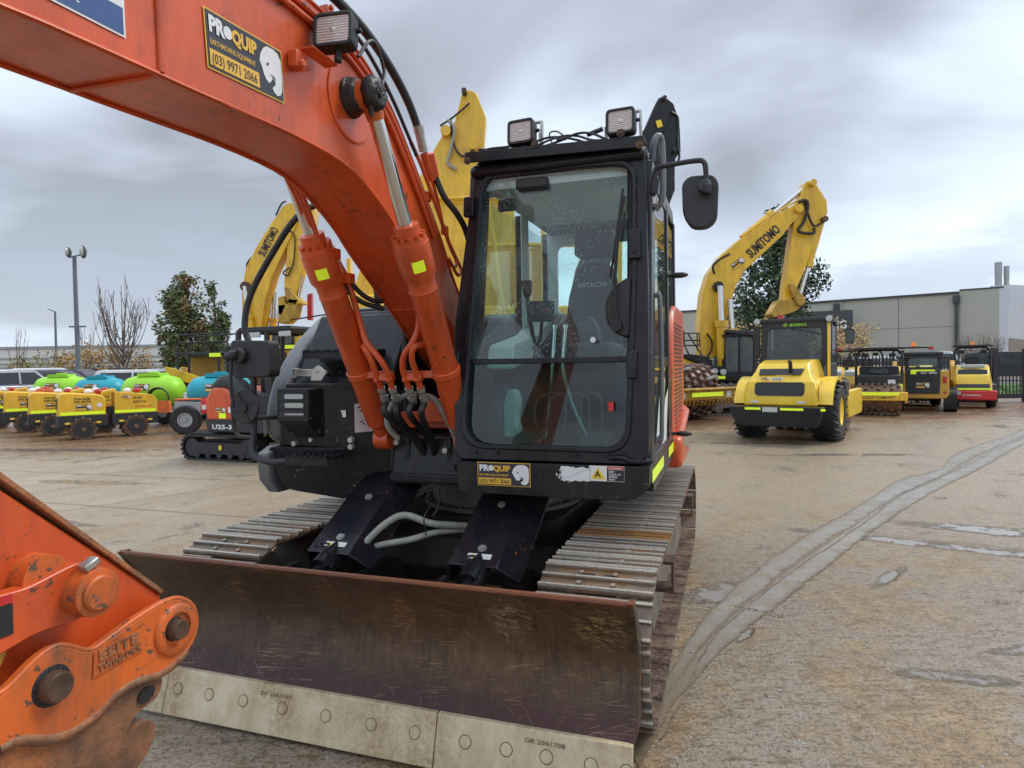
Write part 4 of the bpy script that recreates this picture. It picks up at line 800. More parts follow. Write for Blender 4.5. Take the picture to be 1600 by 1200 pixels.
# ---- dozer blade
def bl(z):   # concave front surface, y as a function of z
    t = (z - 0.20) / 0.52; return -(2.035 - 0.13 * math.sin(math.pi * min(1, max(0, t))) ** 0.9 + (0.0 if t < 1 else 0))
zs = [0.205 + 0.52 * k / 14 for k in range(15)]
prof = [(bl(z) , z) for z in zs] + [(bl(z) + 0.035, z) for z in reversed(zs)]
def blade_mat():
    m, nt, b, t = base_mat('worn blade steel')
    a = noi(nt, maps(nt, t, (1, 1, 1)), 3.0, 8, 0.68); s = noi(nt, rotscale(nt, t, (1.5, 1, 9), -14), 12, 8, 0.75); sc = mth(nt, 'ADD', mth(nt, 'MULTIPLY', noi(nt, maps(nt, t, (20, 1, 3)), 2.6, 8, 0.75), 0.55), mth(nt, 'MULTIPLY', noi(nt, t, 14, 7, 0.7), 0.45)); fine = noi(nt, t, 70, 4, 0.6)
    c = mixc(nt, ramp(nt, a, [(0.3, 0.0), (0.7, 1.0)]), (0.024, 0.013, 0.009), (0.078, 0.041, 0.023))
    sx = nd(nt, 'ShaderNodeSeparateXYZ'); nt.links.new(t, sx.inputs[0])
    low = ramp(nt, mth(nt, 'ADD', sx.outputs[2], mth(nt, 'MULTIPLY', sc, 0.16)), [(0.33, 1.0), (0.385, 0.0)])
    c = mixc(nt, mth(nt, 'MULTIPLY', low, 0.8), c, (0.038, 0.012, 0.016))
    mid = mth(nt, 'MULTIPLY', ramp(nt, sx.outputs[2], [(0.28, 0.0), (0.37, 1.0), (0.50, 0.45), (0.72, 0.25)]), ramp(nt, sc, [(0.42, 0.0), (0.62, 1.0)]))
    c = mixc(nt, mth(nt, 'MULTIPLY', mid, 0.62), c, (0.155, 0.105, 0.055))
    # thin scratches at several angles
    for ang, th, col, k, seedz in ((8, 0.705, (0.36, 0.19, 0.08), 0.9, 0), (-35, 0.725, (0.34, 0.26, 0.15), 0.7, 5), (84, 0.70, (0.16, 0.11, 0.075), 0.8, 9), (18, 0.715, (0.30, 0.14, 0.06), 0.8, 13), (3, 0.70, (0.26, 0.20, 0.14), 0.8, 21), (-62, 0.735, (0.33, 0.26, 0.16), 0.6, 33)):
        n_ = noi(nt, rotscale(nt, t, (4.2, 1, 150), ang, 1, (seedz, 0, seedz)), 1.7, 3, 0.55)
        patch = ramp(nt, noi(nt, t, 2.1 + seedz * 0.1, 3, 0.6), [(0.46, 0.05), (0.6, 1.0)])
        c = mixc(nt, mth(nt, 'MULTIPLY', mth(nt, 'MULTIPLY', ramp(nt, n_, [(th - 0.070, 0.0), (th - 0.02, 1.0)]), patch), k * 0.8), c, col)
    # ochre rub marks near the upper right corner, and orange scuffs
    for (px, pz, rx, rz, col) in ((1.08, 0.60, 0.13, 0.13, (0.40, 0.30, 0.12)), (0.70, 0.60, 0.12, 0.14, (0.28, 0.25, 0.18)), (-0.62, 0.60, 0.07, 0.10, (0.34, 0.15, 0.05)), (0.22, 0.55, 0.06, 0.14, (0.36, 0.16, 0.05))):
        dx = mth(nt, 'DIVIDE', mth(nt, 'SUBTRACT', sx.outputs[0], px), rx); dz = mth(nt, 'DIVIDE', mth(nt, 'SUBTRACT', sx.outputs[2], pz), rz)
        d = mth(nt, 'ADD', mth(nt, 'MULTIPLY', dx, dx), mth(nt, 'MULTIPLY', dz, dz))
        f = mth(nt, 'MULTIPLY', ramp(nt, d, [(0.0, 1.0), (0.25, 0.8), (1.0, 0.0)]), mth(nt, 'MULTIPLY', ramp(nt, s, [(0.48, 0.0), (0.60, 0.8)]), ramp(nt, fine, [(0.42, 0.2), (0.56, 1.0)])))
        c = mixc(nt, f, c, col)
    edge = ramp(nt, mth(nt, 'ADD', sx.outputs[2], mth(nt, 'MULTIPLY', a, 0.02)), [(0.728, 0.0), (0.736, 1.0)])
    c = mixc(nt, mth(nt, 'MULTIPLY', edge, 0.6), c, (0.22, 0.075, 0.035))
    c = mixc(nt, 1.0, c, ramp(nt, noi(nt, maps(nt, t, (1, 1, 0.5)), 1.3, 4, 0.6), [(0.3, (0.75, 0.75, 0.78)), (0.7, (1.35, 1.25, 1.1))]), 'MULTIPLY')
    nt.links.new(c, b.inputs['Base Color']); nt.links.new(mth(nt, 'ADD', mth(nt, 'MULTIPLY', a, 0.45), 0.17, True), b.inputs['Roughness'])
    b.inputs['Metallic'].default_value = 0.0; b.inputs['Specular IOR Level'].default_value = 0.35; bump(nt, b, mth(nt, 'ADD', mth(nt, 'MULTIPLY', sc, 1.0), mth(nt, 'ADD', fine, a)), 0.6, 0.004)
    return m
M['blade'] = blade_mat()
g = G(); g.prism(prof, 'x', -1.265, 1.215)
g.tube([(-1.265, bl(.725) + 0.016, .726), (1.215, bl(.725) + 0.016, .726)], 0.0125, 8, sm=0)
for x in (-1.265, 1.195):
    g.prism([(bl(.72) - 0.004, .735), (bl(.72) + 0.05, .735), (bl(.5) + 0.16, .45), (bl(.5) + 0.14, .22), (bl(.205) - 0.004, .205)] + [(bl(z) - 0.004, z) for z in zs[1:-1]], 'x', x, x + 0.02)
blade = g.build('blade', 'blade', ex, 0)
g = G()
g.bx(-1.1, 1.1, -1.87, -1.78, 0.26, 0.36); g.bx(-1.0, 1.0, -1.86, -1.78, 0.55, 0.62)
for x in (-0.42, 0.42):
    g.beam((x * 1.15, -1.83, 0.30), (x, -0.75, 0.36), 0.13, 0.16); g.bx(x - 0.09, x - 0.07, -1.85, -1.70, 0.32, 0.62); g.bx(x + 0.07, x + 0.09, -1.85, -1.70, 0.32, 0.62)
g.build('push_arms', 'soot', ex, 0.008)
M['cut'] = rusty('cutting edge steel', (0.46, 0.37, 0.22), (0.64, 0.56, 0.39), (0.26, 0.13, 0.045), 0.5, 0.05, 1.2, (1, 1, 0.35), 0.35)
cuts = [(-1.268, -0.953), (-0.949, 0.428), (0.432, 1.210)]
def cut_o(x): return V3((x, -2.045, 0.205))
cv = V3((0, -0.055, -0.19)).normalized()
for (x0, x1) in cuts:
    g = G(); g.prism([(-2.043, 0.215), (-2.10, 0.02), (-2.075, 0.015), (-2.018, 0.215)], 'x', x0, x1)
    ce = g.build('cutting_edge', 'cut', blade, 0.004)
    if True:
        g = G()
        for xb in [-1.17, -0.88, -0.70, -0.51, -0.30, -0.08, 0.14, 0.34, 0.56, 0.73, 0.89, 1.06, 1.19]:
            if not (x0 < xb < x1): continue
            c = V3((xb, -2.043, 0.215)) + cv * 0.085; n = V3((0, -1, 0.29)).normalized()
            g.lathe(c - n * 0.004, n, [(0, 0.001), (0, 0.0235), (0.0052, 0.0235), (0.0052, 0.0205), (0.0075, 0.020), (0.0078, 0.0)], 22); g.lathe(c - n * 0.004, n, [(0.0048, 0.0235), (0.0048, 0.0265), (0.0052, 0.0265), (0.0052, 0.0235)], 22, 'rust')
        if g.v: g.single = False; g.build('bolt_head', 'cut', blade, smooth=30)
g = G()
for s_, xs in (('DF 2083707', -0.42), ('GR 2041708', 0.80)):
    g.text(s_, V3((xs, -2.0455, 0.215)) + cv * 0.045, (1, 0, 0), -cv, 0.022, 'rust', 0.0, 0.16, 0.003)
g.build('stamped_number', None, blade)
# ---- blade cylinder guards, rods and hoses
for sx, xc in ((-1, -0.43), (1, 0.385)):
    g = G(); w1 = 0.14
    a, b = V3((xc, -1.03, 0.905)), V3((xc, -1.50, 0.650)); d = (b - a).normalized(); up = V3((0, d.z, -d.y)) * -1
    up = up if up.z > 0 else -up
    rs = []
    for p, k, lf in ((a - d * 0.18 - up * 0.03, 0.95, .10), (a, 1.0, .13), (b - d * .06, 1.0, .15), (b + d * 0.01, 1.0, .12)):
        pr = [(-w1 - .02, -lf), (-w1 * k, 0), (w1 * k - .03, 0), (w1 * k + .07, -lf * .75), (w1 * k + .064, -lf * .75 - .008), (w1 * k - .034, -.009), (-w1 * k + .006, -.009), (-w1 - .012, -lf - .004)]
        rs.append([p + V3((q[0], 0, 0)) + up * q[1] for q in pr])
    g.rings(rs, None, True); gd = g.build('cylinder_guard', 'black_wet', ex, 0.004)
    g = G()
    for t in (0.18, 0.80):
        p = a + (b - a) * t + V3((0.0, 0, 0)); g.cyl(p, p + up * 0.012, 0.017, n=6); g.cyl(p, p + up * 0.004, 0.023, n=12)
    g.build('guard_bolts', 'bolt', gd)
    g = G(); o = b + V3((-0.06, 0, 0)) - d * 0.035 + up * 0.002
    g.flat([(0, 0), (0.125, 0), (0.125, 0.034), (0, 0.034)], o, (1, 0, 0), -d, 'white', 0.0015)
    g.flat([(0.006, 0.004), (0.045, 0.004), (0.026, 0.031)], o, (1, 0, 0), -d, 'warn', 0.003)
    g.text('!', o + V3((0.021, 0, 0)) - d * 0.008, (1, 0, 0), -d, 0.02, 'ink', 0.02, None, 0.004)
    g.build('warning_sticker', None, gd)
    g = G(); p0 = V3((xc, -1.10, 0.735)); p1 = V3((xc, -1.76, 0.53)); dd = (p1 - p0).normalized()
    g.cyl(p0, p0 + dd * 0.42, 0.055, n=20); g.cyl(p0 + dd * 0.42, p0 + dd * 0.52, 0.062, n=20)
    g.build('blade_cylinder', 'black_wet', ex)
    g = G(); g.cyl(p0 + dd * 0.5, p1, 0.033, n=16); g.build('cylinder_rod', 'black_wet', ex)
    g = G(); g.cyl(p1 + V3((-0.10, 0, 0)), p1 + V3((0.10, 0, 0)), 0.045, n=18); g.cyl(p1 + V3((-0.055, 0, 0)), p1 + V3((0.055, 0, 0)), 0.075, n=20)
    for q in range(2): g.tube([V3((xc + 0.0, -1.55 - .05 * q, 0.70)) + V3((0.022 * math.cos(t * 0.7), 0.022 * math.sin(t * 0.7), 0)) for t in range(7)], 0.006, 6)
    g.bx(xc - 0.10, xc - 0.07, -1.85, -1.65, 0.42, 0.64); g.bx(xc + 0.07, xc + 0.10, -1.85, -1.65, 0.42, 0.64)
    g.build('cylinder_clevis', 'black_wet', ex, 0.006)
g = G()
g.tube([(-0.31, -1.38, 0.66), (-0.22, -1.30, 0.76), (-0.13, -1.24, 0.80), (0.0, -1.20, 0.755), (0.10, -1.12, 0.73), (0.22, -1.0, 0.70)], 0.019, 10)
g.tube([(-0.32, -1.36, 0.63), (-0.22, -1.32, 0.655), (-0.08, -1.28, 0.68), (0.02, -1.18, 0.70), (0.12, -1.08, 0.695), (0.24, -0.95, 0.68)], 0.017, 10)
g.build('hydraulic_hose', 'ghose', ex)
g = G(); g.tube([(0.0, -1.25, 0.70), (0.0, -1.27, 0.80), (0.012, -1.20, 0.86)], 0.004, 6); g.tube([(-0.06, -0.95, 0.9), (-0.05, -0.98, 0.80), (-0.08, -1.0, 0.74)], 0.007, 6); g.build('cable', 'hose', ex)

# ---- upper deck
g = G()
g.bx(-1.15, 1.16, -0.80, 1.12, 0.93, 1.08); g.bx(-0.34, 0.20, -1.03, -0.80, 0.94, 0.99)
g.prism([(-1.02, 0.93), (-0.80, 0.93), (-0.80, 1.24), (-0.98, 1.20)], 'x', -0.33, 0.19)
for x in (-0.34, -0.235, 0.03, 0.12): g.prism([(-1.0, 0.99), (-0.2, 0.99), (-0.1, 1.42), (-0.30, 1.46), (-0.75, 1.28), (-1.0, 1.20)], 'x', x - 0.014, x + 0.014)
g.build('deck', 'dark', ex, 0.008)
g = G()
for x, z, r in ((-0.29, 1.17, 0.018), (0.02, 1.13, 0.017), (0.13, 1.15, 0.015), (-0.18, 0.0, 0)):
    if r: g.cyl((x, -1.005, z), (x, -1.04, z), r, n=6)
g.build('deck_bolts', 'bolt', ex)
g = G(); g.prism(rpoly([(-0.045, 1.02), (0.08, 1.02), (0.08, 1.052), (-0.045, 1.052)], 0.015), 'y', -1.035, -1.028); g.build('deck_slot', 'ink', ex)
# orange manifold and boom foot castings with hoses
g = G(); g.bx(-0.33, 0.16, -0.90, -0.84, 1.24, 1.34); g.bx(-0.16, 0.13, -0.96, -0.88, 1.28, 1.42)
g.cyl((0.06, -0.99, 1.36), (0.14, -0.93, 1.38), 0.05, n=12); g.cyl((0.02, -1.0, 1.44), (0.06, -0.92, 1.36), 0.035, n=12); g.cyl((0.02, -1.01, 1.455), (0.015, -1.03, 1.475), 0.042, n=6)
g.build('hydraulic_manifold', 'orange', ex, 0.008)
# ---- left bodywork: steps, lamp housing, curved side cover
bodyF = -1.10
g = G()
g.prism(rpoly([(-1.10, 0.99), (-1.02, 0.875), (-0.60, 0.835), (-0.36, 0.93), (-0.34, 1.14), (-0.60, 1.138), (-1.14, 1.13)], [0.1, 0.12, 0.02, 0.05, 0.01, 0.005, 0.03], 5), 'y', -1.10, 0.9)
g.warp(lambda x, y, z: (x, y + (0.32 * max(0, (x + 0.60)) / 0.24 if y < 0 and x > -0.6 else 0), z))
g.build('side_skirt', 'dark', ex, 0.012)
g = G()
g.prism([(-1.08, 1.135), (-0.56, 1.135), (-0.36, 1.135), (-0.36, 1.47), (-0.56, 1.52), (-0.70, 1.52), (-1.02, 1.52)], 'y', -1.08, 0.3)
g.warp(lambda x, y, z: (x, y + (0.30 * max(0, (x + 0.56)) / 0.2 if y < 0 and x > -0.56 else 0), z))
# steps going up
g.prism([(-1.00, 1.50), (-0.70, 1.95), (0.4, 1.95), (0.4, 1.5)], 'x', -1.02, -0.34)
g.prism([(-0.86, 1.70), (-0.62, 1.98), (-0.1, 1.98), (-0.1, 1.70)], 'x', -0.94, -0.33)
g.bx(-0.90, -0.32, -0.60, 0.6, 1.90, 2.0); g.bx(-0.33, -0.29, -0.88, 0.6, 1.0, 1.94)
g.build('tool_box', 'dark', ex, 0.014)
g = G()
g.prism(rpoly([(-0.985, 1.20), (-0.755, 1.20), (-0.745, 1.30), (-0.745, 1.49), (-0.985, 1.49)], 0.008), 'y', -1.095, -1.04)
g.prism([(-0.985, 1.295), (-0.765, 1.295), (-0.765, 1.49), (-0.985, 1.49)], 'y', -1.20, -1.09)
n0 = len(g.v); g.rings([[(-0.765, -1.20, 1.49), (-0.765, -1.20, 1.295), (-0.765, -1.09, 1.295), (-0.765, -1.09, 1.49)], [(-0.742, -1.10, 1.49), (-0.75, -1.10, 1.20), (-0.75, -1.05, 1.20), (-0.742, -1.05, 1.49)]])
g.rings([[(-0.985, -1.20, 1.295), (-0.765, -1.20, 1.295), (-0.765, -1.1, 1.295), (-0.985, -1.1, 1.295)], [(-0.93, -1.105, 1.20), (-0.755, -1.105, 1.20), (-0.755, -1.06, 1.2), (-0.93, -1.06, 1.2)]])
lh = g.build('lamp_housing', 'dark', ex, 0.006)
g = G()
for k in range(3):
    z = 1.445 - k * 0.052; g.prism(rpoly([(-0.965, z - 0.018), (-0.79, z - 0.018), (-0.79, z + 0.018), (-0.965, z + 0.018)], 0.017, 4), 'y', -1.2035, -1.195)
g.build('lamp_slot', 'ink', lh)
g = G()
for k, h_ in ((0, .014), (1, .014), (2, .005)):
    z = 1.445 - k * 0.052; g.prism(rpoly([(-0.925, z - h_), (-0.795, z - h_), (-0.795, z + h_), (-0.925, z + h_)], 0.013, 4), 'y', -1.206, -1.20)
g.build('lamp_lens', 'lamp_glass', lh, smooth=0)
# outer charcoal side cover: quarter-arch panel
outer = [(-0.98, 1.14), (-1.055, 1.20), (-1.06, 1.36), (-0.98, 1.55), (-0.81, 1.74), (-0.60, 1.90), (-0.37, 2.01), (0.1, 2.08), (1.15, 2.08), (1.2, 1.9), (1.2, 1.12)]
sm = [(p.y, p.z) for p in catmull([(0, a, b) for a, b in outer[:8]], 5)] + outer[8:]
g = G(); g.prism(sm, 'x', -1.185, -1.06)
g.build('side_cover', 'hood', ex, 0.035, smooth=50, seg=4)
g = G(); g.prism([(-1.13, 0.93), (-1.05, 0.84), (0.9, 0.84), (0.9, 1.13), (-1.05, 1.13), (-1.15, 1.09)], 'x', -1.19, -1.10); g.build('side_rail', 'hood', ex, 0.012)
g = G(); g.prism(rpoly([(-0.14, 0), (0.14, 0), (0.14, 0.05), (-0.14, 0.05)], 0.002), 'y', 0, 0.01)
g = G(); g.flat([(0, 0), (0.05, 0.01), (0.055, 0.12), (0.0, 0.115)], (-1.192, -1.045, 1.20), (0.35, -0.94, 0), (0, 0, 1), 'white', 0.0); g.flat([(0.0, 0.0), (0.05, 0), (0.05, 0.012), (0, 0.012)], (-1.192, -1.045, 1.19), (0.35, -0.94, 0), (0, 0, 1), 'gold', 0.001); g.build('side_sticker', None, ex)
# engine hood behind
g = G(); g.prism([(0.45, 1.08), (0.45, 1.98), (0.55, 2.02), (1.05, 2.02), (1.2, 1.8), (1.2, 1.08)], 'x', -1.05, 0.30); g.build('engine_hood', 'dark', ex, 0.03)
# steps
for (x0, x1, y, z, d_) in ((-0.90, -0.42, -1.06, 1.70, 0.16), (-0.86, -0.575, -1.30, 1.095, 0.16)):
    g = G(); g.bx(x0, x1, y, y + d_, z, z + 0.012); g.bx(x0, x1, y, y + 0.01, z - 0.035, z + 0.014); g.bx(x0, x1, y + d_ - .01, y + d_, z - 0.035, z + 0.014)
    for k in range(7):
        xx = x0 + 0.02 + (x1 - x0 - 0.04) * k / 6
        g.bx(xx - 0.012, xx + 0.012, y - 0.004, y + 0.03, z + 0.012, z + 0.020); g.bx(xx - 0.012, xx + 0.012, y + d_ - 0.03, y + d_, z + 0.012, z + 0.020)
    g.build('step', 'black', ex)
g = G()
for k in range(9):
    xx = -0.80 + 0.10 * (k % 4) + 0.04 * ((k // 4) % 2); t = k // 4
    p = V3((xx, -0.985 + 0.07 * t + .03, 1.57 + 0.085 * t)); g.cyl(p, p + V3((0, -0.012, 0.008)), 0.011, n=8)
g.build('tread_studs', 'plast', ex)
g = G()
for x, z, r in ((-0.95, 1.155, 0.020), (-0.83, 1.18, 0.016), (-0.555, 1.185, 0.021), (-0.555, 1.145, 0.021)): g.cyl((x, -1.08, z), (x, -1.104, z), r, r * 0.8, n=12)
g.build('body_bolts', 'bolt', ex)
g = G(); c = V3((-0.90, -1.02, 1.58))
g.box(c, (0.13, 0.03, 0.045)); g.box(c + V3((-0.075, 0, 0)), (0.03, 0.05, 0.06)); g.box(c + V3((0.10, 0.0, 0.0)), (0.10, 0.02, 0.03)); g.prism(rpoly([(c.x + 0.04, 1.53), (c.x + 0.12, 1.53), (c.x + 0.16, 1.585), (c.x + 0.10, 1.63), (c.x + 0.05, 1.60)], 0.01), 'y', -1.045, -1.035); g.cyl(c + V3((0.09, 0, 0.01)), c + V3((0.09, -0.03, 0.01)), 0.013, n=8)
g.build('latch', 'steel', ex, 0.004)
g = G(); o = V3((-0.725, -1.0835, 1.316)); g = G()
g.flat([(0, 0), (0.122, 0), (0.122, 0.04), (0, 0.04)], o + V3((0.0, 0.018, 0)), (1, 0, 0), (0, 0, 1), 'white'); g.flat([(0.005, 0.004), (0.04, 0.004), (0.022, 0.034)], o + V3((0, 0.016, 0)), (1, 0, 0), (0, 0, 1), 'warn'); g.text('WARNING', o + V3((0.05, 0.016, 0.026)), (1, 0, 0), (0, 0, 1), 0.011, 'redp', 0.01, 0.055); g.text('!', o + V3((0.0185, 0.0145, 0.008)), (1, 0, 0), (0, 0, 1), 0.024, 'ink', 0.02)
for k in range(2): g.flat([(0.05, 0.008 + k * .008), (0.10, 0.008 + k * .008), (0.10, 0.011 + k * .008), (0.05, 0.011 + k * .008)], o + V3((0, 0.016, 0)), (1, 0, 0), (0, 0, 1), 'ink')
g.build('warning_sticker', None, ex)
uu = V3((0.2, 0.30, 0)).normalized(); o = V3((-0.50, -1.0 + 0.0, 1.235))
o = V3((-0.545, -1.066, 1.225))
g = G(); g.flat([(0, 0), (0.15, 0), (0.15, 0.17), (0, 0.17)], o, uu, (0, 0, 1), 'white', 0.004)
for k in range(14):
    x = rnd.uniform(0.015, 0.11); z = rnd.uniform(0.02, 0.15); g.flat([(x, z), (x + rnd.uniform(.008, .03), z), (x + .01, z + rnd.uniform(.003, .01)), (x, z + .004)], o, uu, (0, 0, 1), 'ink', 0.0055)
g.build('diagram_sticker', None, ex)
# handrails + left mirror
g = G(); g.tube([(-0.86, -1.27, 1.075), (-0.99, -1.28, 1.07), (-1.13, -1.24, 1.11), (-1.155, -1.20, 1.24), (-1.15, -1.20, 1.45), (-1.15, -1.20, 1.70), (-1.20, -1.20, 1.86), (-1.17, -1.18, 2.05), (-1.03, -1.16, 2.28), (-0.85, -1.14, 2.50), (-0.74, -1.02, 2.60), (-0.70, -0.8, 2.62), (-0.70, -0.6, 2.55), (-0.70, -0.5, 2.0)], 0.019, 12)
g.tube([(-1.15, -1.2, 1.315), (-1.08, -1.12, 1.315), (-1.06, -1.04, 1.31)], 0.014, 8)
g.build('handrail', 'plast', ex, smooth=60)
g = G(); g.prism(rpoly([(-1.27, 1.555), (-1.015, 1.56), (-1.0, 1.60), (-1.005, 1.775), (-1.285, 1.785), (-1.29, 1.60)], 0.03), 'y', -1.23, -1.13)
g.cyl((-1.20, -1.23, 1.69), (-1.20, -1.27, 1.69), 0.045, n=16); g.cyl((-1.215, -1.26, 1.69), (-1.27, -1.29, 1.68), 0.028, n=12); g.cyl((-1.24, -1.28, 1.695), (-1.20, -1.28, 1.695), 0.030, n=12)
g.build('side_mirror', 'plast', ex, 0.02, seg=3)
g = G(); g.tube([(-1.235, -1.28, 1.68), (-1.235, -1.29, 1.50), (-1.22, -1.29, 1.40)], 0.010, 8); g.build('mirror_arm', 'plast', ex)
g = G(); g.lathe((-1.19, -1.22, 1.385), (0, -1, 0), [(0, 0.001), (0, 0.10), (0.012, 0.105), (0.02, 0.10), (0.022, 0.03), (0.035, 0.03), (0.035, 0.0)], 32)
for k in range(4):
    a = k * 1.5708 + 0.4; g.beam((-1.19 + 0.03 * math.cos(a), -1.243, 1.385 + 0.03 * math.sin(a)), (-1.19 + 0.09 * math.cos(a), -1.242, 1.385 + 0.09 * math.sin(a)), 0.006, 0.006)
g.build('round_mirror', 'plast', ex)
g = G(); g.tube([(-1.26, -1.24, 1.40), (-1.29, -1.22, 1.36), (-1.285, -1.2, 1.22), (-1.2, -1.2, 1.20), (-1.155, -1.2, 1.20)], 0.012, 8); g.tube([(-1.155, -1.2, 1.385), (-1.19, -1.22, 1.385)], 0.01, 6); g.build('mirror_bracket', 'plast', ex)

# ---- boom
XN, XF = 0.05, -0.27
low = [(0.2, 1.37), (0.70, 1.66), (1.08, 1.92), (1.30, 2.06), (1.50, 2.19), (1.65, 2.30), (1.86, 2.405), (2.06, 2.455), (2.37, 2.462), (2.61, 2.452), (2.85, 2.44), (3.05, 2.432), (3.40, 2.41), (3.9, 2.34), (4.45, 2.25)]
top = [(4.6, 2.42), (4.45, 2.52), (3.9, 2.70), (3.4, 2.84), (2.9, 2.95), (2.5, 2.995), (2.29, 3.0), (2.04, 2.985), (1.84, 2.93), (1.63, 2.82), (1.45, 2.665), (1.27, 2.485), (1.08, 2.28), (0.90, 2.06), (0.55, 1.78), (0.2, 1.55), (0.08, 1.46)]
lc = [(p.x, p.y) for p in catmull([(a, b, 0) for a, b in low], 3)]; tc_ = [(p.x, p.y) for p in catmull([(a, b, 0) for a, b in top], 3)]
poly = [(-a, b) for a, b in lc + tc_]
g = G(); g.prism(poly, 'x', XF, XN)
boom = g.build('boom', 'orange', ex, 0.006, smooth=25)
# flange lips: side plates slightly proud of the underside
g = G()
for x0, x1 in ((XN - 0.006, XN + 0.006), (XF - 0.006, XF + 0.006)):
    for cc, s_ in ((lc, -1), (tc_, 1)):
        pts = [(x0 * .5 + x1 * .5, -a, b + s_ * 0.004) for a, b in cc]
        g.tube(pts, 0.0085, 6, sm=0)
g.build('weld_bead', 'orange', boom, smooth=60)
g = G()
g.tube([(XN + 0.001, -2.955, 2.93), (XN + 0.003, -2.94, 2.70), (XN + 0.001, -2.935, 2.44)], 0.010, 8); g.tube([(XN, -2.935, 2.435), (-0.1, -2.945, 2.431), (XF, -2.955, 2.430)], 0.008, 8); g.tube([(XN, -1.10, 1.93), (-0.1, -1.10, 1.93), (XF, -1.10, 1.93)], 0.006, 8)
g.lathe((XN, -1.97, 2.72), (1, 0, 0), [(0, 0.0), (0, 0.165), (0.006, 0.165), (0.008, 0.158), (0.006, 0.15), (0.006, 0.0)], 48)
for k in range(1): pass
g.build('weld_seam', 'orange', boom, smooth=60)
# pin with grease, both sides
PIN = V3((0, -1.98, 2.735))
for x0, x1, s_ in ((XN, 0.185, 1), (XF, -0.405, -1)):
    g = G(); g.cyl((x0, PIN.y, PIN.z), (x1, PIN.y, PIN.z), 0.048, n=20)
    g.lathe((x0, PIN.y, PIN.z), (s_, 0, 0), [(0, 0.02), (0, 0.085), (0.02, 0.080), (0.03, 0.060), (0.05, 0.055)], 24, 'grease')
    pn = g.build('cylinder_pin', 'orange_worn', boom)
    g = G(); g.lathe((x1 - 0.045 * s_, PIN.y, PIN.z), (s_, 0, 0), [(0, 0.05), (0.005, 0.066), (0.02, 0.072), (0.04, 0.070), (0.055, 0.060), (0.062, 0.048), (0.058, 0.03), (0.066, 0.02), (0.060, 0.0)], 26)
    g.lathe((x0 + 0.02 * s_, PIN.y, PIN.z), (s_, 0, 0), [(0, 0.03), (0.0, 0.078), (0.02, 0.072), (0.045, 0.062), (0.05, 0.03)], 26)
    g.warp(lambda x, y, z: tuple(V3((x, y, z)) + noise.noise_vector(V3((x, y, z)) * 60) * 0.010))
    for k in range(7):
        a = rnd.uniform(0, 6.28); g.tube([(x1 + 0.0, PIN.y + 0.05 * math.cos(a), PIN.z + 0.05 * math.sin(a)), (x1 + 0.01 * s_, PIN.y + 0.03 * math.cos(a + 1), PIN.z + 0.03 * math.sin(a + 1)), (x1 + 0.005, PIN.y, PIN.z + 0.01)], 0.006, 5)
    g.tube([(x1 - 0.02 * s_, PIN.y - 0.02, PIN.z - 0.055), (x1 - 0.02 * s_, PIN.y - 0.02, PIN.z - 0.10)], lambda t: 0.016 - 0.008 * t, 6)
    g.build('grease_blob', 'grease', pn, smooth=60)
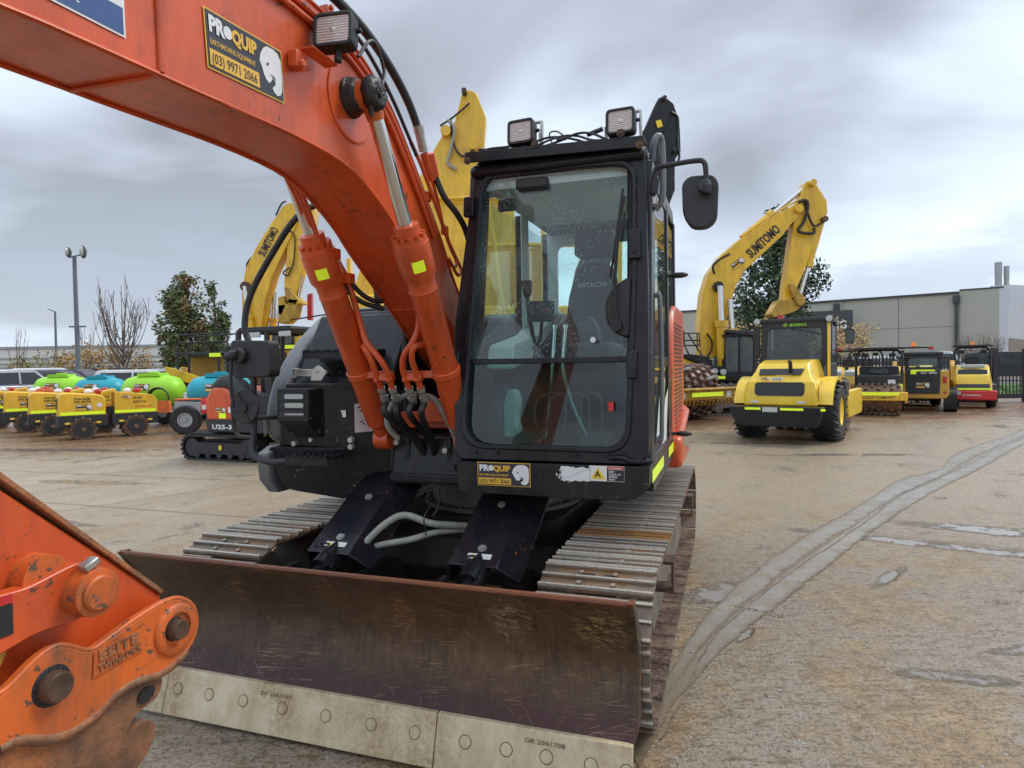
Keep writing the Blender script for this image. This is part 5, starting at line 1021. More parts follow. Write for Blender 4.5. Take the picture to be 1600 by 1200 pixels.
# boom cylinders
for xc, s_ in ((0.145, 1), (-0.365, -1)):
    g = G(); T_ = V3((xc, PIN.y, PIN.z)); B_ = V3((xc, -1.03, 1.19)); d = (T_ - B_).normalized(); L = (T_ - B_).length
    side = V3((1, 0, 0)); up = side.cross(d); up = up if up.y < 0 else -up
    tl = L * 0.655
    g.lathe(B_, d, [(0.0, 0.03), (0.0, 0.045), (0.10, 0.048), (0.125, 0.068), (tl - 0.27, 0.070), (tl - 0.26, 0.074), (tl - 0.25, 0.070), (tl - 0.20, 0.070), (tl - 0.17, 0.086), (tl - 0.02, 0.087), (tl - 0.015, 0.06), (tl - 0.015, 0.03)], 28)
    g.cyl(B_ - side * 0.045, B_ + side * 0.045, 0.062, n=20)
    cy = g.build('boom_cylinder', 'orange', ex)
    g = G(); g.lathe(B_ + d * (tl - 0.02), d, [(0, 0.03), (0, 0.082), (0.022, 0.080), (0.026, 0.062), (0.085, 0.060), (0.09, 0.040), (0.09, 0.03)], 28)
    for k in range(12):
        a = k * 6.2832 / 12; c = B_ + d * (tl) + (side * math.cos(a) + up * math.sin(a)) * 0.071; g.cyl(c, c + d * 0.022, 0.0105, n=10)
    g.build('gland', 'orange', cy)
    g = G(); g.cyl(B_ + d * (tl + 0.06), T_, 0.033, n=24); g.build('rod', 'chrome', cy)
    g = G(); g.cyl(T_ - side * 0.042, T_ + side * 0.042, 0.062, n=22); g.cyl(T_ - d * 0.10, T_ - d * 0.03, 0.036, 0.042, n=16); g.build('rod_eye', 'orange_worn', cy)
    g = G(); n = up; lat = side
    cc = B_ + d * (tl - 0.115)
    gg = []
    for i in range(9):
        a = (-0.10 + i * 0.085) if s_ > 0 else (-0.25 + i * 0.085)
        gg.append((a + 0.35))
    vs = []
    for z_ in (-0.027, 0.027):
        for a in gg: vs.append(cc + d * (z_ * (1 - 0.0)) + (up * math.cos(a) + side * math.sin(a)) * 0.0885)
    g.add(vs, [(i, i + 1, 9 + i + 1, 9 + i) for i in range(8)], 'refl'); g.build('reflector', None, cy)
    # clamp band and pipes
    g = G(); cb = B_ + d * 0.46
    g.lathe(cb - d * 0.02, d, [(0, 0.068), (0, 0.078), (0.04, 0.078), (0.04, 0.068)], 24)
    inn = -s_
    g.box(cb + side * inn * 0.13 + up * 0.03, (0.17, 0.03, 0.04)); g.box(cb + side * inn * 0.17 + up * 0.055, (0.11, 0.045, 0.04))
    for k in (0.135, 0.205): g.cyl(cb + side * inn * k + up * 0.08, cb + side * inn * k + up * 0.095, 0.014, n=8)
    g.build('pipe_clamp', 'orange', cy, 0.006)
    g = G(); fo = lambda a, b, c: B_ + d * a + side * (inn * b) + up * c
    g.tube([fo(tl - 0.10, 0.03, -0.085), fo(0.95, 0.06, -0.075), fo(0.74, 0.085, -0.02), fo(0.66, 0.12, 0.03), fo(0.60, 0.175, 0.06), fo(0.52, 0.205, 0.066), fo(0.40, 0.205, 0.066)], 0.0165, 10)
    g.tube([fo(0.62, 0.07, 0.0), fo(0.64, 0.11, 0.05), fo(0.58, 0.135, 0.066), fo(0.50, 0.137, 0.066), fo(0.40, 0.137, 0.066)], 0.0165, 10)
    g.build('hydraulic_pipe', 'orange', cy, smooth=60)
    g = G()
    for b in (0.137, 0.205):
        for a, r in ((0.40, 0.024), (0.37, 0.020), (0.345, 0.025), (0.32, 0.022)): g.cyl(fo(a, b, 0.066), fo(a - 0.022, b, 0.066), r, n=6)
    g.build('hose_fitting', 'steel', cy)
    g = G()
    for j, b in enumerate((0.137, 0.205)):
        p = fo(0.31, b, 0.066); g.tube([p, p + V3((0.012 * inn, -0.02, -0.07)), V3((-0.10 + 0.05 * s_ - .02 * j, -1.06 + 0.02 * j, 1.20)), V3((-0.10 + 0.03 * s_, -0.98, 1.10)), V3((-0.10, -0.85, 1.08))], 0.0185, 10)
    g.build('hose', 'hose', cy, smooth=60)
g = G(); g.tube([(-0.24, -1.10, 1.20), (-0.27, -1.16, 1.28), (-0.25, -1.17, 1.38), (-0.17, -1.16, 1.44), (-0.09, -1.15, 1.455)], 0.0165, 8)
g.tube([(-0.05, -1.16, 1.45), (0.02, -1.16, 1.43), (0.06, -1.14, 1.36), (0.09, -1.10, 1.27), (0.10, -1.06, 1.20)], 0.0165, 8)
g.build('grey_hose', 'ghose', ex, smooth=60)
g = G()
for k in range(3): g.tube([(-0.62 + 0.06 * k, -0.55, 1.98), (-0.60 + 0.06 * k, -0.50, 2.12), (-0.50 + 0.05 * k, -0.42, 2.17 - 0.02 * k), (-0.40 + 0.04 * k, -0.5, 2.08), (-0.38 + 0.03 * k, -0.55, 1.96)], 0.017, 8)
g.tube([(-0.8, -0.3, 2.11), (-0.5, -0.25, 2.12), (-0.3, -0.2, 2.10)], 0.02, 8)
g.build('hose_bundle', 'hose', ex, smooth=60)
# pipes running up the boom's near top side
def along(off, x):
    out = []
    n_ = len(tc_)
    for i in range(n_):
        a = V3((-tc_[max(i - 1, 0)][0], tc_[max(i - 1, 0)][1])); b = V3((-tc_[min(i + 1, n_ - 1)][0], tc_[min(i + 1, n_ - 1)][1])); p = V3((-tc_[i][0], tc_[i][1])); t = (b - a).normalized(); nn = V3((-t.y, t.x))
        if (nn.y < 0): nn = -nn
        q = p + nn * off; out.append((x, q.x, q.y))
    return out
for off, x in ((0.020, 0.028), (0.022, -0.012), (0.020, -0.055), (0.02, -0.10), (-0.045, 0.062), (-0.085, 0.062)):
    g = G(); pts = along(off, x)[6:-12] if off > 0 else along(off, x)[12:-13]
    g.tube(pts, 0.0125, 8, sm=0); g.build('boom_pipe', 'orange', boom, smooth=60)
g = G()
for k, idx in enumerate((10, 20, 33)):
    p = along(0.02, 0)[idx]; g.box((-0.02, p[1], p[2]), (0.17, 0.045, 0.05)); g.cyl((0.06, p[1], p[2] + 0.02), (0.075, p[1], p[2] + 0.02), 0.012, n=6)
g.build('pipe_clamp', 'orange', boom, 0.005)
g = G(); g.box((0.058, -1.06, 2.36), (0.02, 0.06, 0.05)); g.tube([(0.06, -1.45, 2.72), (0.075, -1.36, 2.62), (0.078, -1.22, 2.47), (0.08, -1.12, 2.36), (0.085, -1.05, 2.27), (0.09, -0.98, 2.20), (0.09, -1.02, 2.16), (0.085, -1.08, 2.20)], 0.011, 8); g.cyl((0.085, -1.36, 2.69), (0.088, -1.27, 2.58), 0.022, n=10); g.cyl((0.10, -1.32, 2.70), (0.10, -1.26, 2.60), 0.024, n=10)
g.tube([(0.085, -1.33, 2.66), (0.08, -1.2, 2.5), (0.07, -1.1, 2.36), (0.08, -1.0, 2.25), (0.1, -0.94, 2.16), (0.1, -0.98, 2.12), (0.09, -1.02, 2.15)], 0.010, 8)
g.build('boom_pipe', 'orange', boom, smooth=60)
g = G(); g.tube([(0.02, -2.6, 3.10), (0.03, -2.3, 3.11), (0.04, -2.08, 3.11), (0.05, -1.86, 3.08), (0.06, -1.66, 3.01), (0.07, -1.50, 2.91), (0.08, -1.41, 2.80), (0.085, -1.375, 2.72)], 0.021, 10); g.build('hose', 'hose', boom, smooth=60)
g = G(); g.tube([(0.10, -1.26, 2.60), (0.13, -1.22, 2.50), (0.17, -1.14, 2.42), (0.19, -1.06, 2.33), (0.2, -0.98, 2.15), (0.2, -0.9, 1.9)], 0.0165, 10)
g.tube([(0.14, -2.05, 2.86), (0.15, -1.98, 2.95), (0.15, -1.92, 2.96), (0.15, -1.86, 2.88), (0.16, -1.90, 2.80), (0.17, -1.95, 2.76)], 0.0075, 8)
g.tube([(0.05, -2.05, 3.05), (0.06, -1.85, 2.99), (0.065, -1.65, 2.87), (0.07, -1.5, 2.74), (0.075, -1.42, 2.66)], 0.009, 8)
g.build('cable', 'hose', boom, smooth=60)
g = G(); g.cyl((0.085, -1.41, 2.79), (0.085, -1.36, 2.70), 0.024, n=10, mat='steel'); g.cyl((0.085, -1.42, 2.81), (0.085, -1.40, 2.775), 0.027, n=12); g.build('hose_fitting', 'steel', boom)
# pipes on the far underside of the boom
g = G()
for k in range(3): g.tube([(-0.28 - 0.02 * k, -1.98, 2.52), (-0.31 - 0.02 * k, -1.80, 2.38), (-0.34 - 0.025 * k, -1.58, 2.12), (-0.30 - 0.02 * k, -1.42, 2.02)], 0.011, 8)
g.box((-0.34, -1.60, 2.17), (0.13, 0.05, 0.05)); g.box((-0.31, -1.50, 2.06), (0.10, 0.05, 0.05))
g.build('boom_pipe', 'orange', boom, smooth=60)
g = G(); g.tube([(-0.34, -1.55, 2.12), (-0.32, -1.48, 2.02), (-0.27, -1.40, 1.95), (-0.2, -1.30, 1.92)], 0.013, 8); g.tube([(-0.30, -1.5, 2.08), (-0.27, -1.42, 2.0), (-0.23, -1.36, 1.96), (-0.2, -1.3, 1.96)], 0.013, 8); g.build('hose', 'hose', boom, smooth=60)
# stickers on the boom
def boom_dir(p, q):
    a, b = V3(Q(*p)), V3(Q(*q)); return a, (b - a)
o = V3((XN + 0.0025, -2.764, 2.527)); u = V3((0, 1, 0.067)); g = G()
proquip(g, o, u, V3((0, -0.067, 1)), 0.36, 0.18); st = g.build('company_sticker', None, boom, smooth=0)
g = G(); o = V3((XN + 0.0025, -3.62, 2.47)); u = V3((0, 1, 0.02)).normalized(); v = V3((0, -0.02, 1)); W_, H_ = 0.575, 0.27
g.flat([(0, 0), (W_, 0), (W_, H_), (0, H_)], o, u, v, 'white', 0.001); g.flat([(0.006, 0.006), (W_ - 0.006, 0.006), (W_ - 0.006, 0.075), (0.006, 0.075)], o, u, v, 'sblue', 0.002)
g.text('SiteSmart', o + u * 0.33 + v * 0.028, u, v, 0.030, 'white', 0.02, None, 0.003); g.text('POWERED BY', o + u * 0.37 + v * 0.058, u, v, 0.007, 'white', 0, None, 0.003)
g.text('IT FROM DESIGNATED LIFT POINT.', o + u * 0.37 + v * 0.096, u, v, 0.0125, 'ink', 0.015, None, 0.003); g.text('WELL - PICK & CARRY.', o + u * 0.37 + v * 0.081, u, v, 0.0125, 'ink', 0.015, None, 0.003)
g.text('kg', o + u * 0.485 + v * 0.122, u, v, 0.075, 'ink', 0.02, None, 0.003); g.text('1400', o + u * 0.26 + v * 0.135, u, v, 0.10, 'ink', 0.02, None, 0.003)
for k, (cc_, a) in enumerate((('gold', 0.3), ('lime', 2.4), ('teal', 4.5))): g.flat([(0.235 + 0.011 * math.cos(a + t), 0.046 + 0.011 * math.sin(a + t)) for t in (0, 0.7, 1.4, 2.1)], o, u, v, cc_, 0.003)
g.build('load_sticker', None, boom, smooth=0)
# work lamp builder
def work_lamp(cx, cy, cz, w, h, par, rz=0.0, rx=0.0, stem=True, name='work_lamp', scale=1):
    R3 = Matrix.Rotation(rz, 3, 'Z') @ Matrix.Rotation(rx, 3, 'X'); c = V3((cx, cy, cz))
    tf = lambda x, y, z: tuple(R3 @ V3((x, y, z)) + c)
    g = G(); o_ = rpoly([(-w / 2, -h / 2), (w / 2, -h / 2), (w / 2, h / 2), (-w / 2, h / 2)], 0.022, 4); i_ = rpoly([(-w / 2 + .013, -h / 2 + .013), (w / 2 - .013, -h / 2 + .013), (w / 2 - .013, h / 2 - .013), (-w / 2 + .013, h / 2 - .013)], 0.014, 4)
    g.ring(o_, i_, 'y', -0.040, 0.02); bk = rpoly([(-w * .36, -h * .34), (w * .36, -h * .34), (w * .36, h * .34), (-w * .36, h * .34)], 0.02, 4)
    g.rings([[(a, 0.02, b) for a, b in o_], [(a, 0.055, b) for a, b in bk]]); 
    if stem: g.cyl((w * .05, 0, -h / 2 - 0.03), (w * .05, 0, -h / 2 + 0.005), 0.012, n=10); g.cyl((w * .05, 0, -h / 2 - 0.045), (w * .05, 0, -h / 2 - 0.025), 0.016, n=6)
    g.cyl((w / 2, 0.01, 0.01), (w / 2 + 0.018, 0.01, 0.01), 0.010, n=8); g.cyl((-w / 2, 0.01, -0.01), (-w / 2 - 0.010, 0.01, -0.01), 0.008, n=8)
    g.warp(tf); lp = g.build(name, 'rubber', par, 0.003)
    g = G(); g.prism(i_, 'y', -0.034, -0.028); g.warp(tf); g.build('lens', 'lens', lp, smooth=0)
    g = G(); g.sphere((0.0, -0.032, 0), (w * .10, 0.004, h * .10)); g.warp(tf); g.build('bulb', 'steel', lp)
    return lp
work_lamp(0.155, -2.22, 2.865, 0.155, 0.13, boom, R_(8), R_(-6))
g = G(); g.box((0.075, -2.36, 2.72), (0.04, 0.05, 0.06)); g.box((0.11, -2.27, 2.765), (0.06, 0.16, 0.008)); g.cyl((0.095, -2.36, 2.705), (0.11, -2.36, 2.705), 0.016, n=6); g.build('lamp_bracket', 'orange', boom, 0.004)

# ---- arm and quick coupler (front, near the camera)
g = G(); A0, A1 = -0.20, -0.02
ap = [(2.925, 0.955), (3.08, 1.10), (3.24, 1.245), (3.37, 1.365), (4.35, 2.33), (4.60, 2.45), (4.75, 2.25), (4.45, 1.95), (3.60, 0.98), (3.25, 0.80), (3.02, 0.80), (2.93, 0.86)]
g.prism([(-a, b) for a, b in ap], 'x', A0, A1); arm = g.build('arm', 'orange', ex, 0.008)
g = G(); a_, b_ = V3((0, -2.925, 0.962)), V3((0, -4.35, 2.345)); g.beam(V3((-0.11, a_.y, a_.z)), V3((-0.11, b_.y, b_.z)), 0.196, 0.014, None, (0, 0.7, 0.7)); g.build('arm_plate', 'orange_chip', arm, 0.003)
# bent link plate and bucket-cylinder boss
g = G(); lk = [(3.42, 1.125), (3.34, 1.120), (3.27, 1.135), (3.21, 1.145), (3.165, 1.115), (3.155, 1.06), (3.185, 1.01), (3.24, 1.0), (3.32, 1.01), (3.42, 0.99), (3.9, 0.96), (3.9, 1.12)]
g.prism([(-a, b) for a, b in rpoly(lk, 0.03)], 'x', 0.0, 0.045); lnk = g.build('bucket_link', 'orange', arm, 0.004)
g = G(); g.lathe((0.04, -3.205, 1.068), (1, 0, 0), [(0, 0.02), (0, 0.060), (0.05, 0.058), (0.052, 0.050), (0.052, 0.02)], 30); g.cyl((-0.02, -3.285, 1.125), (0.03, -3.285, 1.125), 0.055, n=24); g.build('link_boss', 'orange_worn', arm)
g = G(); g.lathe((0.06, -3.205, 1.068), (1, 0, 0), [(0, 0.0), (0, 0.043), (0.038, 0.043), (0.042, 0.038), (0.042, 0.0)], 26); g.build('link_pin', 'orange_worn', arm)
g = G(); g.box((0.07, -3.212, 1.138), (0.03, 0.04, 0.018), Matrix.Rotation(0.4, 3, 'X')); g.build('pin_bolt', 'steel', arm, 0.003)
# coupler plates
cp_ = [(3.50, 0.905), (3.416, 0.916), (3.385, 0.927), (3.337, 0.956), (3.291, 0.968), (3.256, 0.953), (3.207, 0.922), (3.155, 0.931), (3.074, 0.951), (2.979, 0.964), (2.929, 0.953), (2.886, 0.915), (2.876, 0.862), (2.899, 0.813), (2.955, 0.782), (3.01, 0.775), (3.08, 0.789), (3.139, 0.785), (3.195, 0.760), (3.258, 0.752), (3.315, 0.765), (3.37, 0.796), (3.42, 0.800), (3.50, 0.79)]
cpi = [(p.x, p.y) for p in catmull([(a, b, 0) for a, b in cp_], 3)]
g = G(); g.prism([(-a, b) for a, b in cpi], 'x', 0.028, 0.062)
g.prism([(-a, b) for a, b in cpi], 'x', -0.28, -0.24)
coup = g.build('quick_coupler', 'orange_worn', ex, 0.006, smooth=50)
coup['label'] = 'worn orange quick coupler with raised lettering'
# dark cast body below
jaw = [(3.50, 0.86), (3.42, 0.83), (3.30, 0.81), (3.20, 0.80), (3.139, 0.80), (3.08, 0.80), (3.01, 0.79), (2.99, 0.755), (2.992, 0.725), (3.01, 0.703), (3.045, 0.695), (3.075, 0.690), (3.098, 0.665), (3.105, 0.645), (3.095, 0.650), (3.07, 0.660), (3.035, 0.652), (3.02, 0.63), (3.025, 0.60), (3.05, 0.565), (3.10, 0.53), (3.20, 0.49), (3.32, 0.47), (3.50, 0.46)]
jw = [(p.x, p.y) for p in catmull([(a, b, 0) for a, b in jaw], 3)]
g = G(); g.prism([(-a, b) for a, b in jw], 'x', -0.235, 0.046); g.warp(lambda x, y, z: tuple(V3((x, y, z)) + noise.noise_vector(V3((x * 3, y, z)) * 14) * 0.006)); g.build('coupler_jaw', 'orange_jaw', coup, 0.02, smooth=60, seg=3)
g = G(); g.prism([(-a, b) for a, b in rpoly([(3.018, 0.742), (3.05, 0.752), (3.072, 0.735), (3.066, 0.712), (3.04, 0.708), (3.02, 0.722)], 0.012)], 'x', 0.040, 0.0505); g.build('jaw_slot', 'ink', coup)
g = G()
g.tube([(0.056, -a, b) for a, b in cpi[3:-3]], 0.007, 8, sm=0)
g.lathe((0.060, -2.955, 0.876), (1, 0, 0), [(0, 0.0), (0, 0.072), (0.006, 0.072), (0.012, 0.066), (0.012, 0.046), (0.004, 0.044), (0.004, 0.0)], 36)
g.build('plate_rim', 'orange_worn', coup, smooth=60)
g = G(); g.tube([(0.050, -a, b - 0.004) for a, b in cpi[40:-3]], 0.016, 8, sm=0); g.build('worn_edge', 'orange_chip', coup, smooth=60)
for (F_, z_, r_) in ((2.960, 0.878, 0.029), (3.306, 0.882, 0.036)):
    g = G(); g.lathe((0.05, -F_, z_), (1, 0, 0), [(0, 0.0), (0, r_), (0.035, r_ * 0.98), (0.042, r_ * 0.85), (0.040, 0.0)], 28); g.lathe((0.05, -F_, z_), (1, 0, 0), [(0, 0.0), (0, r_ * 1.35), (0.012, r_ * 1.3), (0.016, r_)], 28, 'grease'); g.build('pin', 'rust', coup)
g = G(); uu = V3((0, 1, 0.04)).normalized()
o = V3((0.0625, -3.200, 0.862)); vv = V3((0, -0.04, 1))
uu = V3((0, 1, 0.05)).normalized(); vv = V3((0, -0.05, 1)).normalized()
g.flat([(-0.008, -0.008), (0.135, -0.008), (0.135, 0.056), (0.0, 0.056)], o, uu, vv, 'orange_worn', 0.003)
nb = len(g.v)
def emboss(st, oo, size, width):
    vs, fs, w_ = text_geo(st, 0.03); k = width / (w_ * size); n_ = uu.cross(vv)
    lo = [oo + uu * (x * size * k) + vv * (y * size) + n_ * 0.003 for x, y, z in vs]; hi = [p + n_ * 0.004 for p in lo]; g.add(hi, fs, 'orange_chip')
    from collections import Counter
    ec = Counter(tuple(sorted((f[i], f[(i + 1) % len(f)]))) for f in fs for i in range(len(f))); N_ = len(vs)
    g.add(lo + hi, [(a, b, N_ + b, N_ + a) for (a, b), c in ec.items() if c == 1], 'orange_chip')
emboss('ELITE', o + uu * 0.008 + vv * 0.026, 0.036, 0.115); emboss('TWINLOCK', o + uu * 0.006 + vv * 0.0, 0.025, 0.125)
g.build('raised_lettering', None, coup, smooth=0)
g = G(); g.flat([(0, 0), (0.2, 0), (0.2, 0.09), (0, 0.09)], (0.0465, -3.575, 1.03), (0, 1, 0), (0, 0, 1), 'ink', 0.001); g.flat([(0, 0.07), (0.2, 0.07), (0.2, 0.09), (0, 0.09)], (0.0465, -3.575, 1.03), (0, 1, 0), (0, 0, 1), 'redp', 0.002); g.build('link_sticker', None, arm)
g = G(); g.prism([(-a, b) for a, b in [(3.36, 1.0), (3.9, 0.98), (3.9, 0.80), (3.4, 0.92)]], 'x', -0.22, 0.02); g.build('cast_spacer', 'yel_m', arm, 0.01)
# ================================================================== CAB (part of the excavator)
def tilt(x, y, z): return (x, y + 0.085 * (z - 1.12) * max(0, min(1, (0.2 - y) / 1.2)), z)
YF = -1.26
g = G()
outp = [(0.18, 1.12), (1.185, 1.12), (1.18, 2.0), (1.165, 2.665), (0.275, 2.70), (0.165, 1.80)]
innp = [(0.235, 1.20), (1.075, 1.195), (1.105, 2.0), (1.105, 2.585), (0.325, 2.615), (0.265, 1.80)]
ro = rpoly(outp, [0.05, 0.09, 0.01, 0.07, 0.05, 0.01], 6); ri = rpoly(innp, [0.13, 0.12, 0.01, 0.09, 0.11, 0.01], 6)
g.ring(ro, ri, 'y', YF, YF + 0.10)
rs2 = rpoly([(a + (0.012 if a < 0.6 else -0.012), b + (0.012 if b < 1.5 else (-0.012 if b > 2.3 else 0))) for a, b in outp], [0.05, 0.08, 0.01, 0.07, 0.05, 0.01], 6)
ri2 = rpoly([(a + (-0.022 if a < 0.6 else 0.022), b + (-0.022 if b < 1.5 else (0.022 if b > 2.3 else 0))) for a, b in innp], [0.14, 0.13, 0.01, 0.10, 0.12, 0.01], 6)
g.ring(ri2, rpoly([(a + (0.004 if a < .6 else -0.004), b + (0.004 if b < 1.5 else (-0.004 if b > 2.3 else 0))) for a, b in innp], [0.13, 0.12, 0.01, 0.09, 0.11, 0.01], 6), 'y', YF - 0.016, YF)
g.warp(tilt); cabf = g.build('cab_frame', 'black', ex, 0.010, seg=3)
g = G()   # side structure: corner pillar, door frame, sills, rear pillars, roof
g.prism(rpoly([(1.07, -1.24), (1.19, -1.20), (1.195, -1.06), (1.10, -1.02)], 0.03), 'z', 1.12, 2.62)
g.warp(lambda x, y, z: tilt(x, y, z))
n = len(g.v); g.prism(rpoly([(0.165, -1.2), (0.24, -1.2), (0.24, -1.06), (0.165, -1.06)], 0.02), 'z', 1.12, 2.66)
g.warp(lambda x, y, z: tilt(x + 0.06 * max(0, (z - 1.8)) + 0.0, y, z), n)
g.bx(0.18, 1.19, -1.10, 0.45, 1.08, 1.14); g.bx(0.20, 1.17, 0.40, 0.47, 1.14, 1.95)
for (x, y) in ((0.20, -0.25), (0.20, 0.40), (1.13, -0.28), (1.13, 0.40)): g.bx(x, x + 0.05, y, y + 0.07, 1.14, 2.6)
g.bx(0.20, 0.235, -1.06, 0.45, 1.14, 1.62)
cabs = g.build('cab_body', 'black', ex, 0.012)
g = G(); rp = [(-1.17, 2.60), (-1.17, 2.655), (-1.10, 2.685), (0.40, 2.70), (0.48, 2.66), (0.48, 2.58)]
g.prism(rp, 'x', 0.25, 1.17); g.build('cab_roof', 'black', ex, 0.03, seg=3)
g = G(); g.bx(0.26, 1.15, -1.10, 0.42, 2.585, 2.597); g.prism(rpoly([(0.26, -1.10), (1.15, -1.10), (1.15, -0.95), (0.26, -0.95)], 0.02), 'z', 2.54, 2.586)
g.bx(0.255, 0.265, -0.30, -0.15, 1.6, 2.59); g.build('roof_lining', 'liner', ex, 0.004)
g = G(); g.bx(0.50, 0.67, -1.14, -1.02, 2.52, 2.575); g.prism(rpoly([(0.33, 2.46), (0.44, 2.46), (0.44, 2.53), (0.33, 2.53)], 0.02), 'y', -0.95, -0.93); g.build('sun_visor', 'plast', ex, 0.01)
# visor rail on the front top (bent angle with lamps)
g = G(); n0 = 0
g.beam((0.245, -1.15, 2.715), (1.17, -1.15, 2.685), 0.10, 0.014); g.beam((0.245, -1.20, 2.695), (1.17, -1.20, 2.665), 0.012, 0.055)
g.build('roof_rail', 'black', ex, 0.003)
g = G()
for x, z in ((0.262, 2.675), (1.15, 2.650), (1.06, 2.715), (0.63, 2.715)):
    g.lathe((x, -1.206, z), (0, -1, 0), [(0, 0.02), (0.006, 0.02), (0.006, 0.011), (0.014, 0.010), (0.014, 0)], 10)
g.build('rail_bolts', 'rust', ex)
work_lamp(0.545, -1.14, 2.80, 0.142, 0.125, ex, R_(-5), R_(-4)); work_lamp(1.055, -1.14, 2.785, 0.142, 0.125, ex, R_(-3), R_(-3))
for x, z in ((0.545, 2.80), (1.055, 2.785)):
    g = G(); g.tube([(x - 0.085, -1.125, z), (x - 0.085, -1.12, z - 0.07), (x + 0.085, -1.12, z - 0.07), (x + 0.085, -1.125, z)], 0.005, 6, sm=0); g.ring([(x - 0.09, z - .075), (x + 0.09, z - .075), (x + 0.09, z + .078), (x - 0.09, z + .078)], [(x - 0.078, z - .065), (x + 0.078, z - .065), (x + 0.078, z + .07), (x - 0.078, z + .07)], 'y', -1.085, -1.06); g.build('lamp_cage', 'steel', ex, 0.003)
g = G(); r2 = random.Random(5)
for k in range(3):
    pts = [(0.30 + 0.68 * t / 9, -1.12 - 0.03 * r2.random(), 2.735 - 0.02 * t / 9 + (0.028 * math.sin(t * 1.1 + k) + 0.02) * (1 if 2 < t < 9 else 0.3)) for t in range(10)]
    g.tube(pts, 0.006, 6)
g.tube([(0.70, -1.14, 2.735), (0.69, -1.15, 2.78), (0.73, -1.15, 2.785), (0.78, -1.13, 2.75)], 0.004, 6); g.cyl((0.88, -1.13, 2.755), (0.96, -1.13, 2.775), 0.012, n=8); g.box((0.75, -1.14, 2.752), (0.05, 0.02, 0.02))
g.build('lamp_cable', 'hose', ex, smooth=60)
# glass and dividing bar
g = G(); zb = 1.625
pu = rpoly([(0.265, zb), (1.083, zb), (1.112, 2.0), (1.108, 2.59), (0.32, 2.62), (0.262, 1.80)], [0.005, .005, .01, .07, .07, .01], 5)
g.prism(pu, 'y', YF + 0.035, YF + 0.040); g.warp(tilt); g.build('windscreen', 'clear', ex, smooth=0)
g = G(); pl = rpoly([(0.233, 1.193), (1.078, 1.19), (1.085, zb), (0.262, zb)], [.12, .11, .005, .005], 5)
g.prism(pl, 'y', YF + 0.030, YF + 0.036); g.warp(tilt); g.build('lower_windscreen', 'lowglass', ex, smooth=0)
g = G(); g.bx(0.25, 1.09, YF + 0.02, YF + 0.055, zb - 0.012, zb + 0.016); g.warp(tilt); g.build('windscreen_bar', 'black', ex, 0.004)
for nm, (y0, y1, z0, z1, x) in {'side_window': (-1.06, -0.24, 1.62, 2.56, 0.215), 'side_window.b': (-0.18, 0.40, 1.62, 2.56, 0.215), 'door_window': (-1.02, -0.25, 1.20, 2.52, 1.175), 'rear_side_window': (-0.20, 0.38, 1.50, 2.52, 1.165)}.items():
    g = G(); g.prism(rpoly([(y0, z0), (y1, z0), (y1, z1), (y0, z1)], 0.05), 'x', x, x + 0.005); g.build(nm.split('.')[0], 'sideglass', ex, smooth=0)
g = G(); g.prism(rpoly([(0.26, 1.98), (1.12, 1.98), (1.12, 2.50), (0.26, 2.50)], 0.05), 'y', 0.43, 0.435); g.build('rear_window', 'sideglass', ex, smooth=0)
g = G(); g.ring(rpoly([(0.22, 1.9), (1.15, 1.9), (1.15, 2.60), (0.22, 2.60)], 0.02), rpoly([(0.32, 1.98), (1.08, 1.98), (1.08, 2.50), (0.32, 2.50)], 0.06), 'y', 0.40, 0.425); g.build('rear_window_frame', 'liner', ex)
# clip brackets on the cab front
for (x0, x1, z0, z1) in ((0.222, 0.278, 2.395, 2.50), (0.155, 0.208, 1.535, 1.685), (1.088, 1.145, 2.11, 2.255), (1.080, 1.13, 1.535, 1.665)):
    g = G(); g.bx(x0, x1, YF - 0.035, YF + 0.005, z0, z1); g.warp(tilt); b_ = g.build('bracket', 'black', cabf, 0.006)
    g = G(); g.cyl(((x0 + x1) / 2, YF - 0.035, z0 + 0.04), ((x0 + x1) / 2, YF - 0.046, z0 + 0.04), 0.012, n=8); g.cyl(((x0 + x1) / 2, YF - 0.035, z1 - 0.03), ((x0 + x1) / 2, YF - 0.038, z1 - 0.03), 0.007, n=8, mat='ink'); g.warp(tilt); g.build('bolt_head', 'black', cabf)
g = G()
for x in (0.30, 0.42, 0.83, 0.99): g.cyl((x, YF, 1.158), (x, YF - 0.010, 1.158), 0.010, n=10)
g.tube([(1.0, YF - 0.014, 1.152), (1.06, YF - 0.02, 1.155), (1.10, YF - 0.012, 1.14), (1.19, YF + 0.02, 1.135)], 0.014, 8); g.build('door_stay', 'black', ex)
# wiper
g = G(); g.tube([(1.03, -1.225, 1.79), (1.025, -1.225, 1.90), (1.03, -1.21, 2.10), (1.045, -1.18, 2.30), (1.065, -1.165, 2.42)], 0.010, 6); g.tube([(1.000, -1.20, 2.02), (1.03, -1.19, 2.22), (1.062, -1.165, 2.46)], 0.007, 6); g.tube([(1.07, -1.17, 2.34), (1.055, -1.18, 2.20)], 0.008, 6); g.cyl((1.03, -1.24, 1.79), (1.03, -1.19, 1.79), 0.028, n=14); g.build('wiper', 'rubber', ex)
g = G(); g.prism(rpoly([(1.10, 1.72), (1.00, 1.76), (0.965, 1.86), (0.99, 1.96), (1.10, 2.04)], 0.05), 'y', -1.20, -1.15); g.build('wiper_motor_cover', 'plast', ex, 0.01)
